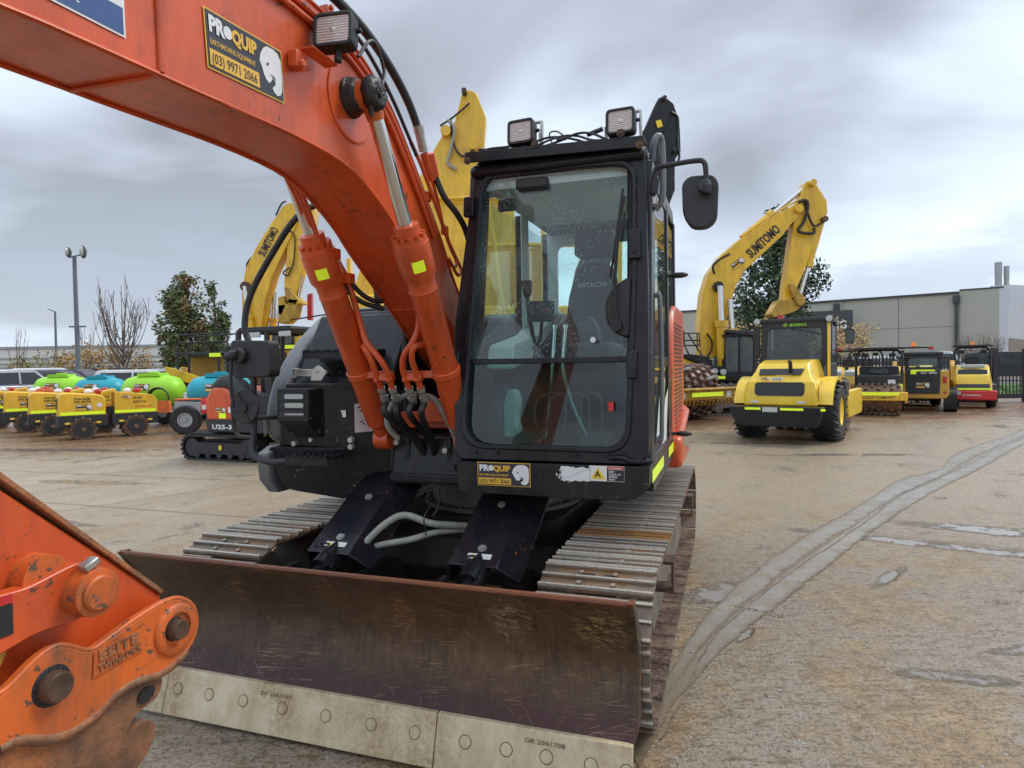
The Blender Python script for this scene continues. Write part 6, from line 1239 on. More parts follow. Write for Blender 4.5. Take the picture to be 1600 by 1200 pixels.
# interior
g = G(); g.prism(rpoly([(0.46, 1.72), (0.86, 1.72), (0.85, 2.05), (0.80, 2.30), (0.56, 2.30), (0.49, 2.05)], [.05, .05, .05, .09, .09, .05], 5), 'y', 0.0, 0.12); g.prism(rpoly([(0.46, 1.62), (0.88, 1.62), (0.88, 1.74), (0.46, 1.74)], 0.04), 'y', -0.50, 0.05)
st_ = g.build('seat', 'seat', ex, 0.03, seg=3)
g = G(); g.prism(rpoly([(0.545, 2.335), (0.81, 2.335), (0.80, 2.50), (0.77, 2.54), (0.59, 2.54), (0.555, 2.50)], 0.04), 'y', -0.02, 0.10); g.bx(0.62, 0.635, 0.03, 0.045, 2.27, 2.36); g.bx(0.72, 0.735, 0.03, 0.045, 2.27, 2.36); g.build('headrest', 'seat', st_, 0.03, seg=3)
g = G(); g.text('HITACHI', (0.575, -0.0335, 2.125), (1, 0, 0), (0, 0, 1), 0.048, 'cream', 0.015, 0.195); g.build('seat_lettering', None, st_, smooth=0)
g = G(); g.bx(0.24, 1.14, -1.16, 0.40, 1.14, 1.17); g.build('cab_floor', 'plast', ex)
g = G(); g.prism(rpoly([(-0.55, 1.17), (-0.55, 1.68), (-0.35, 1.74), (0.30, 1.98), (0.38, 1.98), (0.38, 1.17)], 0.04), 'x', 0.25, 0.42); g.build('left_console', 'plast', ex, 0.02); g = G(); g.prism(rpoly([(-0.95, 1.58), (-0.90, 1.72), (-0.40, 1.80), (-0.10, 1.92), (0.0, 1.80), (-0.4, 1.66)], 0.03), 'x', 0.245, 0.40); g.build('console_pad', 'cream', ex, 0.02)
g = G(); g.prism(rpoly([(-0.62, 1.17), (-0.62, 1.62), (-0.35, 1.70), (0.10, 1.72), (0.10, 1.17)], 0.04), 'x', 0.92, 1.08); g.prism(rpoly([(-1.0, 1.17), (-1.0, 1.30), (-0.9, 1.46), (-0.8, 1.5), (-0.78, 1.17)], 0.02), 'x', 0.26, 0.34); g.build('right_console', 'plast', ex, 0.02)
g = G(); g.prism(rpoly([(0.33, 1.20), (0.43, 1.20), (0.40, 1.30), (0.42, 1.40), (0.40, 1.47), (0.36, 1.47), (0.33, 1.36)], 0.03), 'y', -0.92, -0.82); g.build('washer_bottle', 'cream', ex, 0.02, seg=3)
g = G(); g.lathe((0.275, -1.05, 1.52), (0, -1, 0), [(0, 0.0), (0, 0.05), (0.015, 0.05), (0.02, 0.035), (0.02, 0)], 20); g.build('gauge', 'rust', ex)
for (x0, xk, xb) in ((0.62, 0.645, 0.56), (0.71, 0.705, 0.80)):
    g = G(); g.tube([(xb + 0.02, -0.92, 1.19), (xb * .35 + xk * .65, -0.95, 1.40), (xk, -1.0, 1.58), (xk + 0.01, -0.98, 1.80)], 0.011, 8); g.cyl((xk + 0.01, -0.98, 1.80), (xk + 0.01, -0.98, 1.82), 0.016, n=8); g.build('travel_lever', 'chrome', ex, smooth=60)
    g = G(); g.box((xb + (0.06 if xb > .7 else -0.06), -0.95, 1.20), (0.16, 0.24, 0.03), Matrix.Rotation(0.2, 3, 'X')); g.build('pedal', 'rubber', ex, 0.006)
g = G()
for k in range(4):
    x = 0.55 + 0.07 * k; g.tube([(x, -0.90, 1.18), (x - 0.05 + 0.02 * k, -0.86, 1.32), (x - 0.03 + 0.01 * k, -0.80, 1.42), (x + 0.1, -0.78, 1.42), (x + 0.12, -0.84, 1.22)], 0.007, 6)
g.build('pedal_linkage', 'rust', ex, smooth=60)
for x, z, h in ((0.375, 2.02, 0.0), (0.98, 1.85, 0.0)):
    g = G(); g.tube([(x + 0.03, -0.50, z - 0.33), (x + 0.01, -0.55, z - 0.12), (x, -0.56, z)], 0.014, 8); g.sphere((x, -0.56, z + 0.05), (0.032, 0.03, 0.055)); g.box((x, -0.565, z + 0.085), (0.055, 0.045, 0.035)); g.build('joystick', 'rubber', ex, smooth=60)
g = G(); g.box((0.50, -0.70, 1.92), (0.16, 0.05, 0.12), Matrix.Rotation(0.3, 3, 'Z')); g.tube([(0.50, -0.68, 1.86), (0.46, -0.6, 1.75), (0.38, -0.5, 1.70)], 0.012, 6)
g.prism(rpoly([(0.62, 1.74), (0.78, 1.74), (0.76, 1.86), (0.70, 1.92), (0.64, 1.86)], 0.03), 'y', -0.35, -0.25); g.build('monitor', 'plast', ex, 0.01)
g = G(); g.flat([(0.0, 0.0), (0.10, 0.01), (0.09, 0.05), (0.01, 0.045)], (0.46, -1.08, 1.174), (1, 0, 0), (0.1, 1, 0), 'teal'); g.flat([(0.0, 0.0), (0.16, 0.01), (0.14, 0.05), (0.01, 0.045)], (0.78, -1.07, 1.174), (1, 0, 0), (-0.1, 1, 0), 'white'); g.flat([(0, 0), (.12, 0), (.12, .08), (0, .08)], (0.58, -1.06, 1.175), (1, 0, 0), (0, 1, 0), 'galv'); g.build('floor_papers', None, ex, smooth=0)
g = G(); g.cyl((0.915, -1.219, 1.725), (0.915, -1.223, 1.725), 0.014, n=14, mat='white'); g.prism(rpoly([(0.99, 1.375), (1.015, 1.375), (1.015, 1.42), (0.99, 1.42)], .004), 'y', -1.236, -1.233, 'redp'); g.build('window_sticker', None, ex)
# skirt below the cab with stickers
g = G(); sk = rpoly([(0.195, 1.11), (0.205, 0.95), (1.10, 0.945), (1.185, 1.0), (1.19, 1.115)], [0.004, 0.03, 0.09, 0.05, 0.004], 6)
g.prism(sk, 'y', -1.275, -1.10); g.bx(0.60, 1.188, -1.10, 0.60, 0.965, 1.105); g.build('cab_skirt', 'dark', ex, 0.010)
g = G(); proquip(g, (0.315, -1.2755, 0.992), (1, 0, 0), (0, 0, 1), 0.285, 0.120); g.build('company_sticker', None, ex, smooth=0)
g = G(); o = V3((0.90, -1.2755, 1.038)); g.flat([(0, 0), (0.17, 0), (0.17, 0.075), (0, 0.075)], o, (1, 0, 0), (0, 0, 1), 'white', 0.001)
g.flat([(0.008, 0.010), (0.078, 0.010), (0.043, 0.068)], o, (1, 0, 0), (0, 0, 1), 'warn', 0.002); g.text('A', o + V3((0.026, 0, 0.018)), (1, 0, 0), (0, 0, 1), 0.045, 'ink', 0.02, None, 0.003)
g.flat([(0.086, 0.002), (0.169, 0.002), (0.169, 0.056), (0.086, 0.056)], o, (1, 0, 0), (0, 0, 1), 'ink', 0.002); g.flat([(0.086, 0.057), (0.169, 0.057), (0.169, 0.073), (0.086, 0.073)], o, (1, 0, 0), (0, 0, 1), 'redp', 0.002)
g.text('DANGER', o + V3((0.095, 0, 0.060)), (1, 0, 0), (0, 0, 1), 0.012, 'white', 0.02, 0.065, 0.003)
for i, t_ in enumerate(('KEEP', 'CLEAR OF', 'SWING', 'AREA')): g.text(t_, o + V3((0.094, 0, 0.043 - i * 0.0125)), (1, 0, 0), (0, 0, 1), 0.013, 'white', 0.02, None, 0.003)
g.build('danger_sticker', None, ex, smooth=0)
rr = random.Random(2); pts = []
for k in range(60):
    a = k / 60 * 6.2832; cx = max(-0.075, min(0.075, 0.12 * math.cos(a))); cz = max(-0.034, min(0.034, 0.055 * math.sin(a)))
    j = 0.004 if cx > 0 else 0.012
    pts.append((cx + rr.uniform(-j, j), cz + rr.uniform(-.004, .004)))
g = G(); g.flat(pts, (0.83, -1.2755, 1.068), (1, 0, 0), (0, 0, 1), 'white', 0.001)
for k in range(14): x, z = -0.09 + rr.uniform(-.01, .02), rr.uniform(-.035, .03); g.flat([(x, z), (x + .008, z + .002), (x + .006, z + .008), (x, z + .005)], (0.83, -1.2755, 1.068), (1, 0, 0), (0, 0, 1), 'white', 0.001)
g.build('torn_sticker', None, ex, smooth=0)
g = G()
for y0, y1 in ((-1.18, -0.62), (-0.30, 0.25)): g.flat([(0, 0), (y1 - y0, 0), (y1 - y0, 0.062), (0, 0.062)], (1.1905, y0, 1.02), (0, 1, 0), (0, 0, 1), 'refl', 0.001)
g.build('reflector', None, ex, smooth=0)
# right hand side: door panel, rails, hinges, graphics, orange cover
g = G(); g.bx(1.165, 1.185, -1.02, -0.25, 1.13, 1.20); g.bx(1.165, 1.185, -1.04, -0.99, 1.13, 2.58); g.bx(1.165, 1.19, -0.27, -0.20, 1.13, 2.58); g.bx(1.168, 1.186, -1.02, -0.22, 1.58, 1.64); g.bx(1.168, 1.186, -1.02, -0.22, 2.53, 2.60); g.bx(1.165, 1.183, -0.20, 0.46, 1.13, 1.5)
g.build('cab_door', 'black', ex, 0.006)
g = G(); g.tube([(1.185, -1.02, 2.62), (1.20, -1.05, 2.70), (1.22, -1.03, 2.74), (1.235, -1.0, 2.70), (1.235, -1.0, 2.45), (1.20, -1.0, 2.38)], 0.016, 10); g.tube([(1.19, -0.95, 1.22), (1.215, -0.95, 1.25), (1.215, -0.97, 1.9), (1.19, -0.97, 1.95)], 0.012, 8); g.build('grab_rail', 'hood', ex, smooth=60)
g = G(); g.tube([(1.20, -1.12, 2.42), (1.21, -1.13, 2.48), (1.22, -1.14, 2.545), (1.28, -1.16, 2.55), (1.40, -1.20, 2.545), (1.445, -1.21, 2.53), (1.453, -1.21, 2.46), (1.453, -1.21, 2.42)], 0.0125, 10); g.cyl((1.205, -1.13, 2.43), (1.215, -1.135, 2.50), 0.021, n=10); g.build('mirror_arm', 'plast', ex, smooth=60)
g = G(); g.prism(rpoly([(1.345, 2.30), (1.385, 2.235), (1.46, 2.232), (1.50, 2.27), (1.508, 2.44), (1.485, 2.478), (1.375, 2.482), (1.342, 2.45)], 0.03, 4), 'y', -1.19, -1.13)
g.cyl((1.45, -1.19, 2.415), (1.445, -1.235, 2.42), 0.032, n=16); g.cyl((1.455, -1.225, 2.43), (1.455, -1.225, 2.38), 0.020, n=12); g.build('side_mirror', 'plast', ex, 0.022, seg=4)
g = G(); g.cyl((1.21, -1.135, 2.405), (1.21, -1.138, 2.375), 0.014, n=10); g.build('mirror_nut', 'steel', ex)
for y, z in ((-0.35, 2.13), (-0.1, 1.15)):
    g = G(); g.sphere((1.265, y, z), (0.055, 0.022, 0.018)); g.cyl((1.19, y, z), (1.25, y, z), 0.010, n=8); g.build('door_stop', 'rubber', ex, smooth=60)
g = G(); o = V3((1.187, -0.98, 1.15))
for pts, mt in (([(0, 0.05), (0.25, 0.02), (0.5, 0.35), (0.3, 0.42)], 'white'), ([(0.3, 0), (0.55, 0.0), (0.7, 0.3), (0.5, 0.25)], 'white'), ([(0.35, 0.25), (0.42, 0.22), (0.5, 0.33), (0.4, 0.38)], 'lime')): g.flat(pts, o, (0, 1, 0), (0, 0, 1), mt, 0.002)
g.build('door_graphic', None, ex, smooth=0)
g = G(); op = rpoly([(0.05, 0.98), (1.15, 0.98), (1.15, 2.02), (0.30, 2.02), (0.05, 1.72)], [.03, .1, .1, .16, .16], 6)
g.prism(op, 'x', 1.06, 1.188); g.build('engine_cover', 'orange', ex, 0.035, seg=4)
g = G(); g.prism(rpoly([(0.04, 0.90), (0.9, 0.90), (1.35, 0.92), (1.35, 1.30), (0.9, 1.25), (0.04, 1.1)], 0.05), 'x', 1.05, 1.245); g.warp(lambda x, y, z: (x - 0.5 * max(0, y - 0.9) ** 1.5, y, z)); g.build('counterweight', 'orange', ex, 0.03, seg=3)
g = G()
for k in range(26): g.bx(1.1875, 1.192, 0.22, 0.9, 1.15 + 0.029 * k, 1.158 + 0.029 * k)
g.build('cover_grille', 'ink', ex)
# ================================================================== OTHER MACHINES
def crawler(g, L, W, H, y0=0, x0=0, n=30, mat=None):          # rubber/steel crawler along x
    r = H / 2; o_ = []; i_ = []
    for k in range(n):
        s = k / n * (2 * (L - H) + math.pi * H); hb = (L - H) / 2
        if s < L - H: x, z = -hb + s, H
        elif s < L - H + math.pi * r: a = (s - (L - H)) / r; x, z = hb + r * math.sin(a), r + r * math.cos(a)
        elif s < 2 * (L - H) + math.pi * r: x, z = hb - (s - (L - H) - math.pi * r), 0
        else: a = (s - 2 * (L - H) - math.pi * r) / r; x, z = -hb - r * math.sin(a), r - r * math.cos(a)
        cx = max(-hb, min(hb, x)); d = V3((x - cx, z - r)); d = d.normalized() if d.length > 1e-5 else V3((0, 1)); d = V3((x - cx, z - r)); k_ = 1 - .16
        o_.append((x0 + x, z)); i_.append((x0 + cx + (x - cx) * k_, r + (z - r) * k_))
    g.ring(o_, i_, 'y', y0 - W / 2, y0 + W / 2, mat)
    return g
def tracked_base(t, L, W, H, TW, smat='rubber', fmat='tframe', nsh=34):
    for s_ in (-1, 1):
        g = crawler(G(), L, TW, H, s_ * (W - TW) / 2, 0, 40); tr = g.build('track', smat, t)
        src = None; hb = (L - H) / 2; r = H / 2; per = 2 * (L - H) + math.pi * H
        for k in range(nsh):
            s = k / nsh * per
            if s < 2 * hb: x, z, a = -hb + s, H, 0
            elif s < 2 * hb + math.pi * r: q = (s - 2 * hb) / r; x, z, a = hb + r * math.sin(q), r + r * math.cos(q), q
            elif s < 4 * hb + math.pi * r: x, z, a = hb - (s - 2 * hb - math.pi * r), 0.0, math.pi
            else: q = math.pi + (s - 4 * hb - math.pi * r) / r; x, z, a = -hb + r * math.sin(q), r + r * math.cos(q), q
            mt = Matrix.Translation((x, s_ * (W - TW) / 2, z)) @ Matrix.Rotation(a, 4, 'Y')
            if src is None: g = G(); g.bx(-per / nsh * .25, per / nsh * .25, -TW / 2 - .004, TW / 2 + .004, -.005, .03 * H / .8 + .006); src = g.build('shoe', smat, tr, smooth=0); src.matrix_local = mt
            else: inst(src, 'shoe', tr, mt)
        g = G(); yy = s_ * (W - TW) / 2; g.prism(rpoly([(-hb, H * .25), (hb, H * .25), (hb, H * .7), (-hb, H * .7)], .05), 'y', yy - TW * .42, yy + TW * .42)
        for k in range(5): x = -hb * .8 + k * hb * .4; g.cyl((x, yy - TW * .45, H * .22), (x, yy + TW * .45, H * .22), H * .13, n=12)
        for x in (-hb, hb): g.cyl((x, yy - TW * .4, r), (x, yy + TW * .4, r), r * .72, n=16)
        g.build('track_frame', fmat, t)
    g = G(); g.bx(-L * .25, L * .25, -W / 2 + TW * .6, W / 2 - TW * .6, H * .35, H * .8); g.cyl((0, 0, H * .8), (0, 0, H * 1.15), W * .22, n=24); g.build('undercarriage', 'soot', t)
def px_poly(pts, Y, loc, sm=3, rad=0):
    q = [at(a, b, Y) for a, b in pts]; q = [(x - loc[0], z - loc[2]) for x, z in q]
    return q
def boomset(t, loc, Y, wid, boom_p, arm_p, mat, cyls=(), text=None, pins=(), stickers=(), hoses=(), link=None, boommat=None):
    y0 = Y - loc[1]
    def P(a, b, dy=0.0): x, z = at(a, b, Y); return V3((x - loc[0], y0 + dy, z - loc[2]))
    pl = px_poly(boom_p, Y, loc); b = G().prism(pl, 'y', y0 - wid / 2, y0 + wid / 2).build('boom', mat, t, .02)
    if arm_p: a_ = G().prism(px_poly(arm_p, Y, loc), 'y', y0 - wid * .40, y0 + wid * .40).build('arm', mat, t, .02)
    for (p, q, r, kind, dy) in cyls:
        A, B = P(*p, dy), P(*q, dy); d = (B - A)
        c = G().cyl(A, A + d * kind, r, n=14).cyl(A + d * (kind - .06), A + d * (kind + .01), r * 1.22, n=14).build('cylinder', mat, t)
        G().cyl(A + d * kind, B, r * .55, n=12).build('rod', 'chrome', c)
    if text:
        s_, p, q, h, dy = text; A, B = P(*p, dy), P(*q, dy); u = (B - A).normalized(); v = V3((-u.z, 0, u.x)); G().text(s_, A, u, v, h, 'ink', .03, (B - A).length, .0).build('lettering', None, b, smooth=0)
    for (p, r, m_) in pins: c = P(*p); G().cyl(c + V3((0, -wid * .75, 0)), c + V3((0, wid * .75, 0)), r, n=14).build('pin', m_, b)
    for (p, w_, h_) in stickers:
        g = G(); proquip(g, P(*p, -wid / 2 - .01), (1, 0, .75), (-.75, 0, 1), w_, h_, False, .004); g.build('company_sticker', None, b, smooth=0)
    for (pts, r, dy, m_) in hoses: G().tube([P(a, c, dy) for a, c in pts], r, 6).build('hose', m_, b, smooth=60)
    return b
def cab_box(t, x0, x1, y0, y1, z0, z1, mat='black', slope=.15, glass='bglass', name='cab'):
    zm = z0 + (z1 - z0) * .08; g = G(); w = .07
    out = [(x0, z0), (x1, z0), (x1, z1 - .1), (x1 - slope, z1), (x0 + .05, z1)]
    inn = [(x0 + w, z0 + w * 3), (x1 - w, z0 + w * 3), (x1 - w * .9, z1 - .12), (x1 - slope - w * .3, z1 - w * 1.3), (x0 + w, z1 - w * 1.3)]
    for y in (y0, y1): g.ring(rpoly(out, .08, 3), rpoly(inn, .08, 3), 'y', y - .03, y + .03)
    g.bx(x0, x1, y0, y1, z0, z0 + w * 2.6); g.bx(x0, x1 - slope, y0, y1, z1 - .07, z1); g.bx(x0, x0 + .06, y0, y1, z0, z0 + (z1 - z0) * .45)
    for y in (y0, y1): g.bx((x0 + x1) / 2 - .03, (x0 + x1) / 2 + .03, y - .035, y + .035, z0, z1)
    c = g.build(name, mat, t, .01)
    g = G()
    for y in (y0, y1): g.prism(rpoly(inn, .06, 3), 'y', y - .008, y + .008)
    g.build('side_glass', glass, c, smooth=0)
    g = G(); g.add([(x1 - .01, y0, z0 + .2), (x1 - .01, y1, z0 + .2), (x1 - .01, y1, z1 - .1), (x1 - .01, y0, z1 - .1)], [(0, 1, 2, 3)]); g.build('front_glass', glass, c, smooth=0)
    g = G(); g.prism(rpoly([(x0 + .25, z0 + .2), (x0 + .8, z0 + .2), (x0 + .8, z0 + .55), (x0 + .45, z0 + .6), (x0 + .4, z1 - .35), (x0 + .25, z1 - .35)], .05), 'y', (y0 + y1) / 2 - .25, (y0 + y1) / 2 + .25); g.build('seat', 'seat', c)
    return c
def rail(t, pts, r=.02, mat='ink', name='handrail'): return G().tube(pts, r, 8, sm=0).build(name, mat, t, smooth=60)

# ---- right hand yellow excavator
L1 = (7.6, 20.6, 0); t = thing('yellow_excavator', 'large yellow excavator with raised lettered boom behind the padfoot roller, right of the cab', 'excavator', L1)
tracked_base(t, 4.6, 3.0, .95, .6, 'tframe', 'tframe', 44)
g = G(); g.bx(-2.3, 1.6, -1.4, 1.4, 1.12, 1.32); g.build('deck', 'soot', t, .03)
zz = lambda a, b: (at(a, b, 19.4)[0] - L1[0], at(a, b, 19.4)[1])
g = G(); g.prism(rpoly([zz(1035, 612), zz(1035, 556), zz(1060, 553), zz(1078, 560), zz(1095, 575), zz(1108, 600), zz(1110, 612)], .12, 4), 'y', -1.35, 1.0); g.build('rear_body', 'yel', t, .05)
g = G(); g.prism([zz(1058, 555), zz(1072, 553), zz(1106, 557), zz(1110, 590), zz(1104, 590), zz(1090, 570), zz(1072, 562)], 'y', -1.42, .2); g.prism([zz(1095, 572), zz(1160, 572), zz(1160, 596), zz(1108, 596)], 'y', -1.4, 1.3); g.build('engine_cover', 'dark', t, .03)
g = G(); g.prism([zz(1090, 575), zz(1112, 575), zz(1112, 592), zz(1092, 585)], 'y', -1.46, -1.40); g.build('tool_locker', 'plast', t, .02)
x0, z0 = zz(1127, 592); x1, z1 = zz(1176, 522); cab_box(t, x0, x1, -1.40, -.45, z0, z1, 'black', .25)
g = G(); xa, za = zz(1130, 521); xb, zb_ = zz(1178, 524); g.prism([(xa, za), (xb + .1, zb_ - .05), (xb, zb_ + .12), (xa, za + .1)], 'y', -1.5, -.4); g.build('visor', 'ink', t, .02)
for sx in (1061, 1066, 1087): pass
rl = lambda a, b, y: V3((at(a, b, 19.4)[0] - L1[0], y, at(a, b, 19.4)[1]))
for pts in ([(1061, 556), (1061, 520), (1063, 516), (1067, 518), (1068, 540), (1076, 556)], [(1067, 521), (1091, 521), (1092, 540)], [(1065, 532), (1092, 532)], [(1065, 540), (1092, 540)], [(1073, 521), (1106, 572), (1106, 600)], [(1088, 521), (1088, 548)]): rail(t, [rl(a, b, -1.3) for a, b in pts], .022)
boomset(t, L1, 20.0, .50, [(1090, 556), (1090, 500), (1094, 460), (1103, 430), (1122, 402), (1155, 374), (1196, 344), (1241, 320), (1250, 322), (1244, 338), (1238, 347), (1232, 352), (1218, 370), (1190, 396), (1160, 424), (1146, 448), (1139, 470), (1126, 520), (1118, 556), (1104, 562)],
        [(1253, 290), (1258, 285), (1268, 286), (1287, 316), (1288, 336), (1282, 345), (1270, 385), (1262, 400), (1250, 430), (1236, 462), (1222, 490), (1206, 494), (1200, 490), (1208, 476), (1220, 470), (1222, 450), (1234, 368), (1238, 340)], 'yel',
        cyls=(((1121, 585), (1117, 450), .16, .60, -.52), ((1140, 585), (1133, 470), .15, .60, -.45), ((1282, 345), (1247, 468), .11, .58, -.05), ((1160, 373), (1254, 296), .13, .5, .0)),
        text=('SUMITOMO', (1169, 406), (1215, 363), .40, -.265), pins=(((1117, 450), .16, 'grease'), ((1241, 330), .12, 'yel'), ((1263, 290), .10, 'yel'), ((1281, 346), .09, 'rust')), stickers=(((1143, 424), .42, .20),),
        hoses=(([(1112, 430), (1110, 418), (1118, 409), (1128, 403), (1136, 399)], .035, -.25, 'hose'), ([(1240, 320), (1252, 318), (1254, 330), (1248, 350), (1240, 365), (1262, 368), (1264, 360)], .05, -.34, 'hose'), ([(1248, 318), (1262, 355), (1276, 352)], .035, -.33, 'hose'), ([(1155, 372), (1185, 350), (1225, 325), (1250, 312)], .03, -.2, 'yel'), ([(1098, 522), (1106, 535), (1104, 550), (1094, 560), (1080, 556)], .03, -.4, 'hose')))
g = G()
for pts, y0, y1 in (([(1224, 446), (1232, 446), (1247, 466), (1250, 474), (1244, 480), (1238, 478), (1226, 455)], -.42, -.30), ([(1212, 470), (1240, 470), (1250, 476), (1240, 486), (1225, 492), (1205, 497), (1199, 492)], -.28, .28)): g.prism(px_poly(pts, 20, L1), 'y', y0 - .6, y1 - .6)
g.build('bucket_link', 'yel_m', t, .02)
for k, (px, py) in enumerate(((1112, 580), (1125, 581))): xx, z_ = zz(px, py); g = G(); g.cyl((xx, -1.43, z_), (xx, -1.52, z_), .09, n=12); g.build('lamp', 'lamp_glass', t)
g = G(); xx, z_ = zz(1112, 592); g.bx(xx, xx + .32, -1.47, -1.44, z_, z_ + .09); xx, z_ = zz(1160, 594); g.bx(xx, xx + .2, -1.47, -1.44, z_, z_ + .08); g.build('reflector', 'refl', t)

# ---- left hand big yellow excavator
L2 = (-8.2, 22.5, 0); t = thing('yellow_excavator', 'yellow excavator with raised lettered boom, seen left of the orange lift cylinders', 'excavator', L2)
tracked_base(t, 4.2, 2.8, .9, .6, 'tframe', 'tframe', 40)
z2 = lambda a, b, Y=21.2: (at(a, b, Y)[0] - L2[0], at(a, b, Y)[1])
g = G(); g.prism([z2(418, 610), z2(418, 512), z2(470, 514), z2(486, 530), z2(486, 610)], 'y', -1.2, 1.2); g.build('body', 'yel', t, .06)
g = G(); a, b = z2(437, 568); c_, d = z2(446, 550); g.bx(a, c_, -1.24, -1.2, b, d); g.build('vent', 'ink', t); g = G(); a, b = z2(400, 604); c_, d = z2(520, 588); g.bx(a, c_, -1.3, 1.3, .95, b + .1); g.build('deck', 'soot', t)
a, b = z2(424, 547); c_, d = z2(458, 517); cab_box(t, a, c_, -1.25, -.4, b, d, 'black', .2)
g = G(); a, b = z2(432, 545); g.bx(a, a + .9, -1.3, -1.28, b, b + .12); g.build('reflector', 'refl', t)
boomset(t, L2, 21.5, .6, [(384, 520), (384, 450), (390, 420), (408, 385), (430, 350), (452, 322), (470, 318), (470, 350), (452, 388), (432, 430), (420, 470), (413, 520)],
        [(452, 330), (478, 322), (496, 320), (490, 380), (474, 430), (464, 470), (449, 470), (448, 440), (452, 400)], 'yel',
        cyls=(((400, 520), (391, 450), .12, .35, -.45), ((421, 515), (424, 455), .12, .3, .3), ((478, 400), (467, 470), .09, .45, -.1)), text=('SUMITOMO', (419, 404), (441, 362), .36, -.32), pins=(((391, 450), .16, 'rust'),),
        hoses=(([(392, 428), (391, 414), (400, 403), (404, 400)], .035, -.25, 'hose'), ([(404, 398), (420, 372), (436, 345), (448, 325)], .03, -.25, 'yel'), ([(452, 360), (465, 372), (464, 410), (455, 432), (448, 428), (458, 420)], .025, -.32, 'hose'), ([(436, 340), (445, 322), (452, 318)], .03, -.3, 'hose')))
for pts, m_ in (([(449, 450), (458, 452), (472, 470), (468, 478), (456, 478)], 'yel_m'), ([(440, 466), (450, 464), (452, 480), (446, 494), (440, 492)], 'yel_m'), ([(440, 478), (470, 474), (466, 495), (455, 506), (441, 506)], 'yel_m'), ([(455, 468), (477, 470), (477, 476), (455, 476)], 'yel')):
    g = G(); g.prism(px_poly(pts, 21.5, L2), 'y', -1.35, -.75); g.build('bucket_link', m_, t, .02)
rail(t, [V3((z2(435, 505)[0], -1.3, z2(435, 540)[1])), V3((z2(435, 505)[0], -1.3, z2(435, 503)[1])), V3((z2(520, 505)[0], -1.3, z2(500, 490)[1]))], .025)
g = G(); g.prism(px_poly([(480, 460), (487, 458), (487, 500), (480, 500)], 23, L2), 'y', .5, .7); g.build('raised_rod', 'redl', t); 

# ---- centre excavator whose arm rises behind the hero boom
L3 = (0.9, 13.6, 0); t = thing('yellow_excavator', 'yellow excavator with folded arm rising between the orange boom and the black cab', 'excavator', L3)
tracked_base(t, 4.0, 2.7, .9, .6, 'tframe', 'tframe', 40)
g = G(); g.bx(-1.9, 1.5, -1.3, 1.3, 1.1, 1.3); g.build('deck', 'soot', t, .02)
z3 = lambda a, b, Y=12.6: (at(a, b, Y)[0] - L3[0], at(a, b, Y)[1])
g = G(); g.prism(rpoly([z3(600, 560), z3(600, 470), z3(680, 470), z3(700, 500), z3(700, 560)], .1), 'y', -1.2, 1.1); g.prism([z3(742, 560), z3(742, 478), z3(975, 478), z3(975, 560)], 'y', -1.1, 1.1); g.build('body', 'yel', t, .05)
boomset(t, L3, 13.0, .5, [(790, 560), (700, 560), (640, 400), (655, 290), (680, 240), (702, 204), (712, 205), (712, 220), (702, 250), (735, 290), (800, 300), (812, 420), (800, 480)],
        [(722, 155), (727, 147), (736, 147), (746, 152), (760, 190), (758, 215), (756, 240), (748, 280), (742, 330), (735, 390), (720, 470), (668, 470), (690, 380), (694, 330), (700, 262), (706, 215), (712, 195)], 'yel',
        cyls=(((672, 262), (708, 205), .07, .3, -.1),), pins=(((699, 214), .10, 'yel'), ((741, 236), .08, 'yel'), ((727, 153), .05, 'rust')),
        hoses=(([(702, 196), (712, 210), (706, 245), (702, 262), (716, 272)], .035, -.3, 'ghose'), ([(706, 196), (712, 235), (725, 252), (742, 242)], .025, -.3, 'hose'), ([(690, 205), (712, 190), (735, 170)], .02, -.28, 'hose')))
for k, pts in enumerate((([(684, 310), (905, 310)]), ([(742, 384), (965, 383)]), ([(760, 300), (800, 560)]), ([(848, 310), (848, 560)]), ([(850, 400), (900, 330), (905, 310)]), ([(965, 300), (965, 560)]))):
    rail(t, [V3((z3(a, b)[0], -1.0 - .05 * k, z3(a, b)[1])) for a, b in pts], .045 if k != 4 else .07, 'yel')
g = G(); g.prism([z3(802, 395), z3(846, 385), z3(846, 560), z3(802, 560)], 'y', -1.1, 1.0); g.build('side_panel', 'yel_o', t, .03)
# dark arm behind the cab top
L4 = (1.0, 16.6, 0); t = thing('dark_excavator', 'charcoal excavator hidden behind the black cab with its folded arm showing at the roof corner', 'excavator', L4)
tracked_base(t, 3.2, 2.2, .8, .45, 'tframe', 'tframe', 30)
g = G(); g.bx(-1.2, .3, -1.0, 1.0, .95, 2.0); g.build('body', 'dark', t, .05)
boomset(t, L4, 16.0, .42, [(880, 520), (900, 420), (975, 245), (1005, 205), (1024, 162), (1034, 156), (1044, 162), (1040, 200), (1000, 260), (950, 420), (950, 520)],
        [(1026, 158), (1036, 153), (1050, 166), (1056, 185), (1060, 205), (1061, 240), (1052, 252), (1052, 300), (1040, 330), (1026, 300), (1018, 240), (1030, 200)], 'dark',
        pins=(((1034, 160), .05, 'plast'), ((1050, 240), .05, 'plast')), hoses=(([(1046, 180), (1056, 190), (1056, 230), (1058, 250), (1052, 262)], .03, -.2, 'hose'),), cyls=(((1050, 250), (1044, 320), .06, .5, -.1),))
g = G(); x, z = at(1028, 198, 15.75); g.flat([(0, 0), (.13, 0), (.13, .17), (0, .17)], (x - L4[0], -.83, z - .02), (1, 0, .3), (-.3, 0, 1), 'warn'); g.build('warning_sticker', None, t, smooth=0)
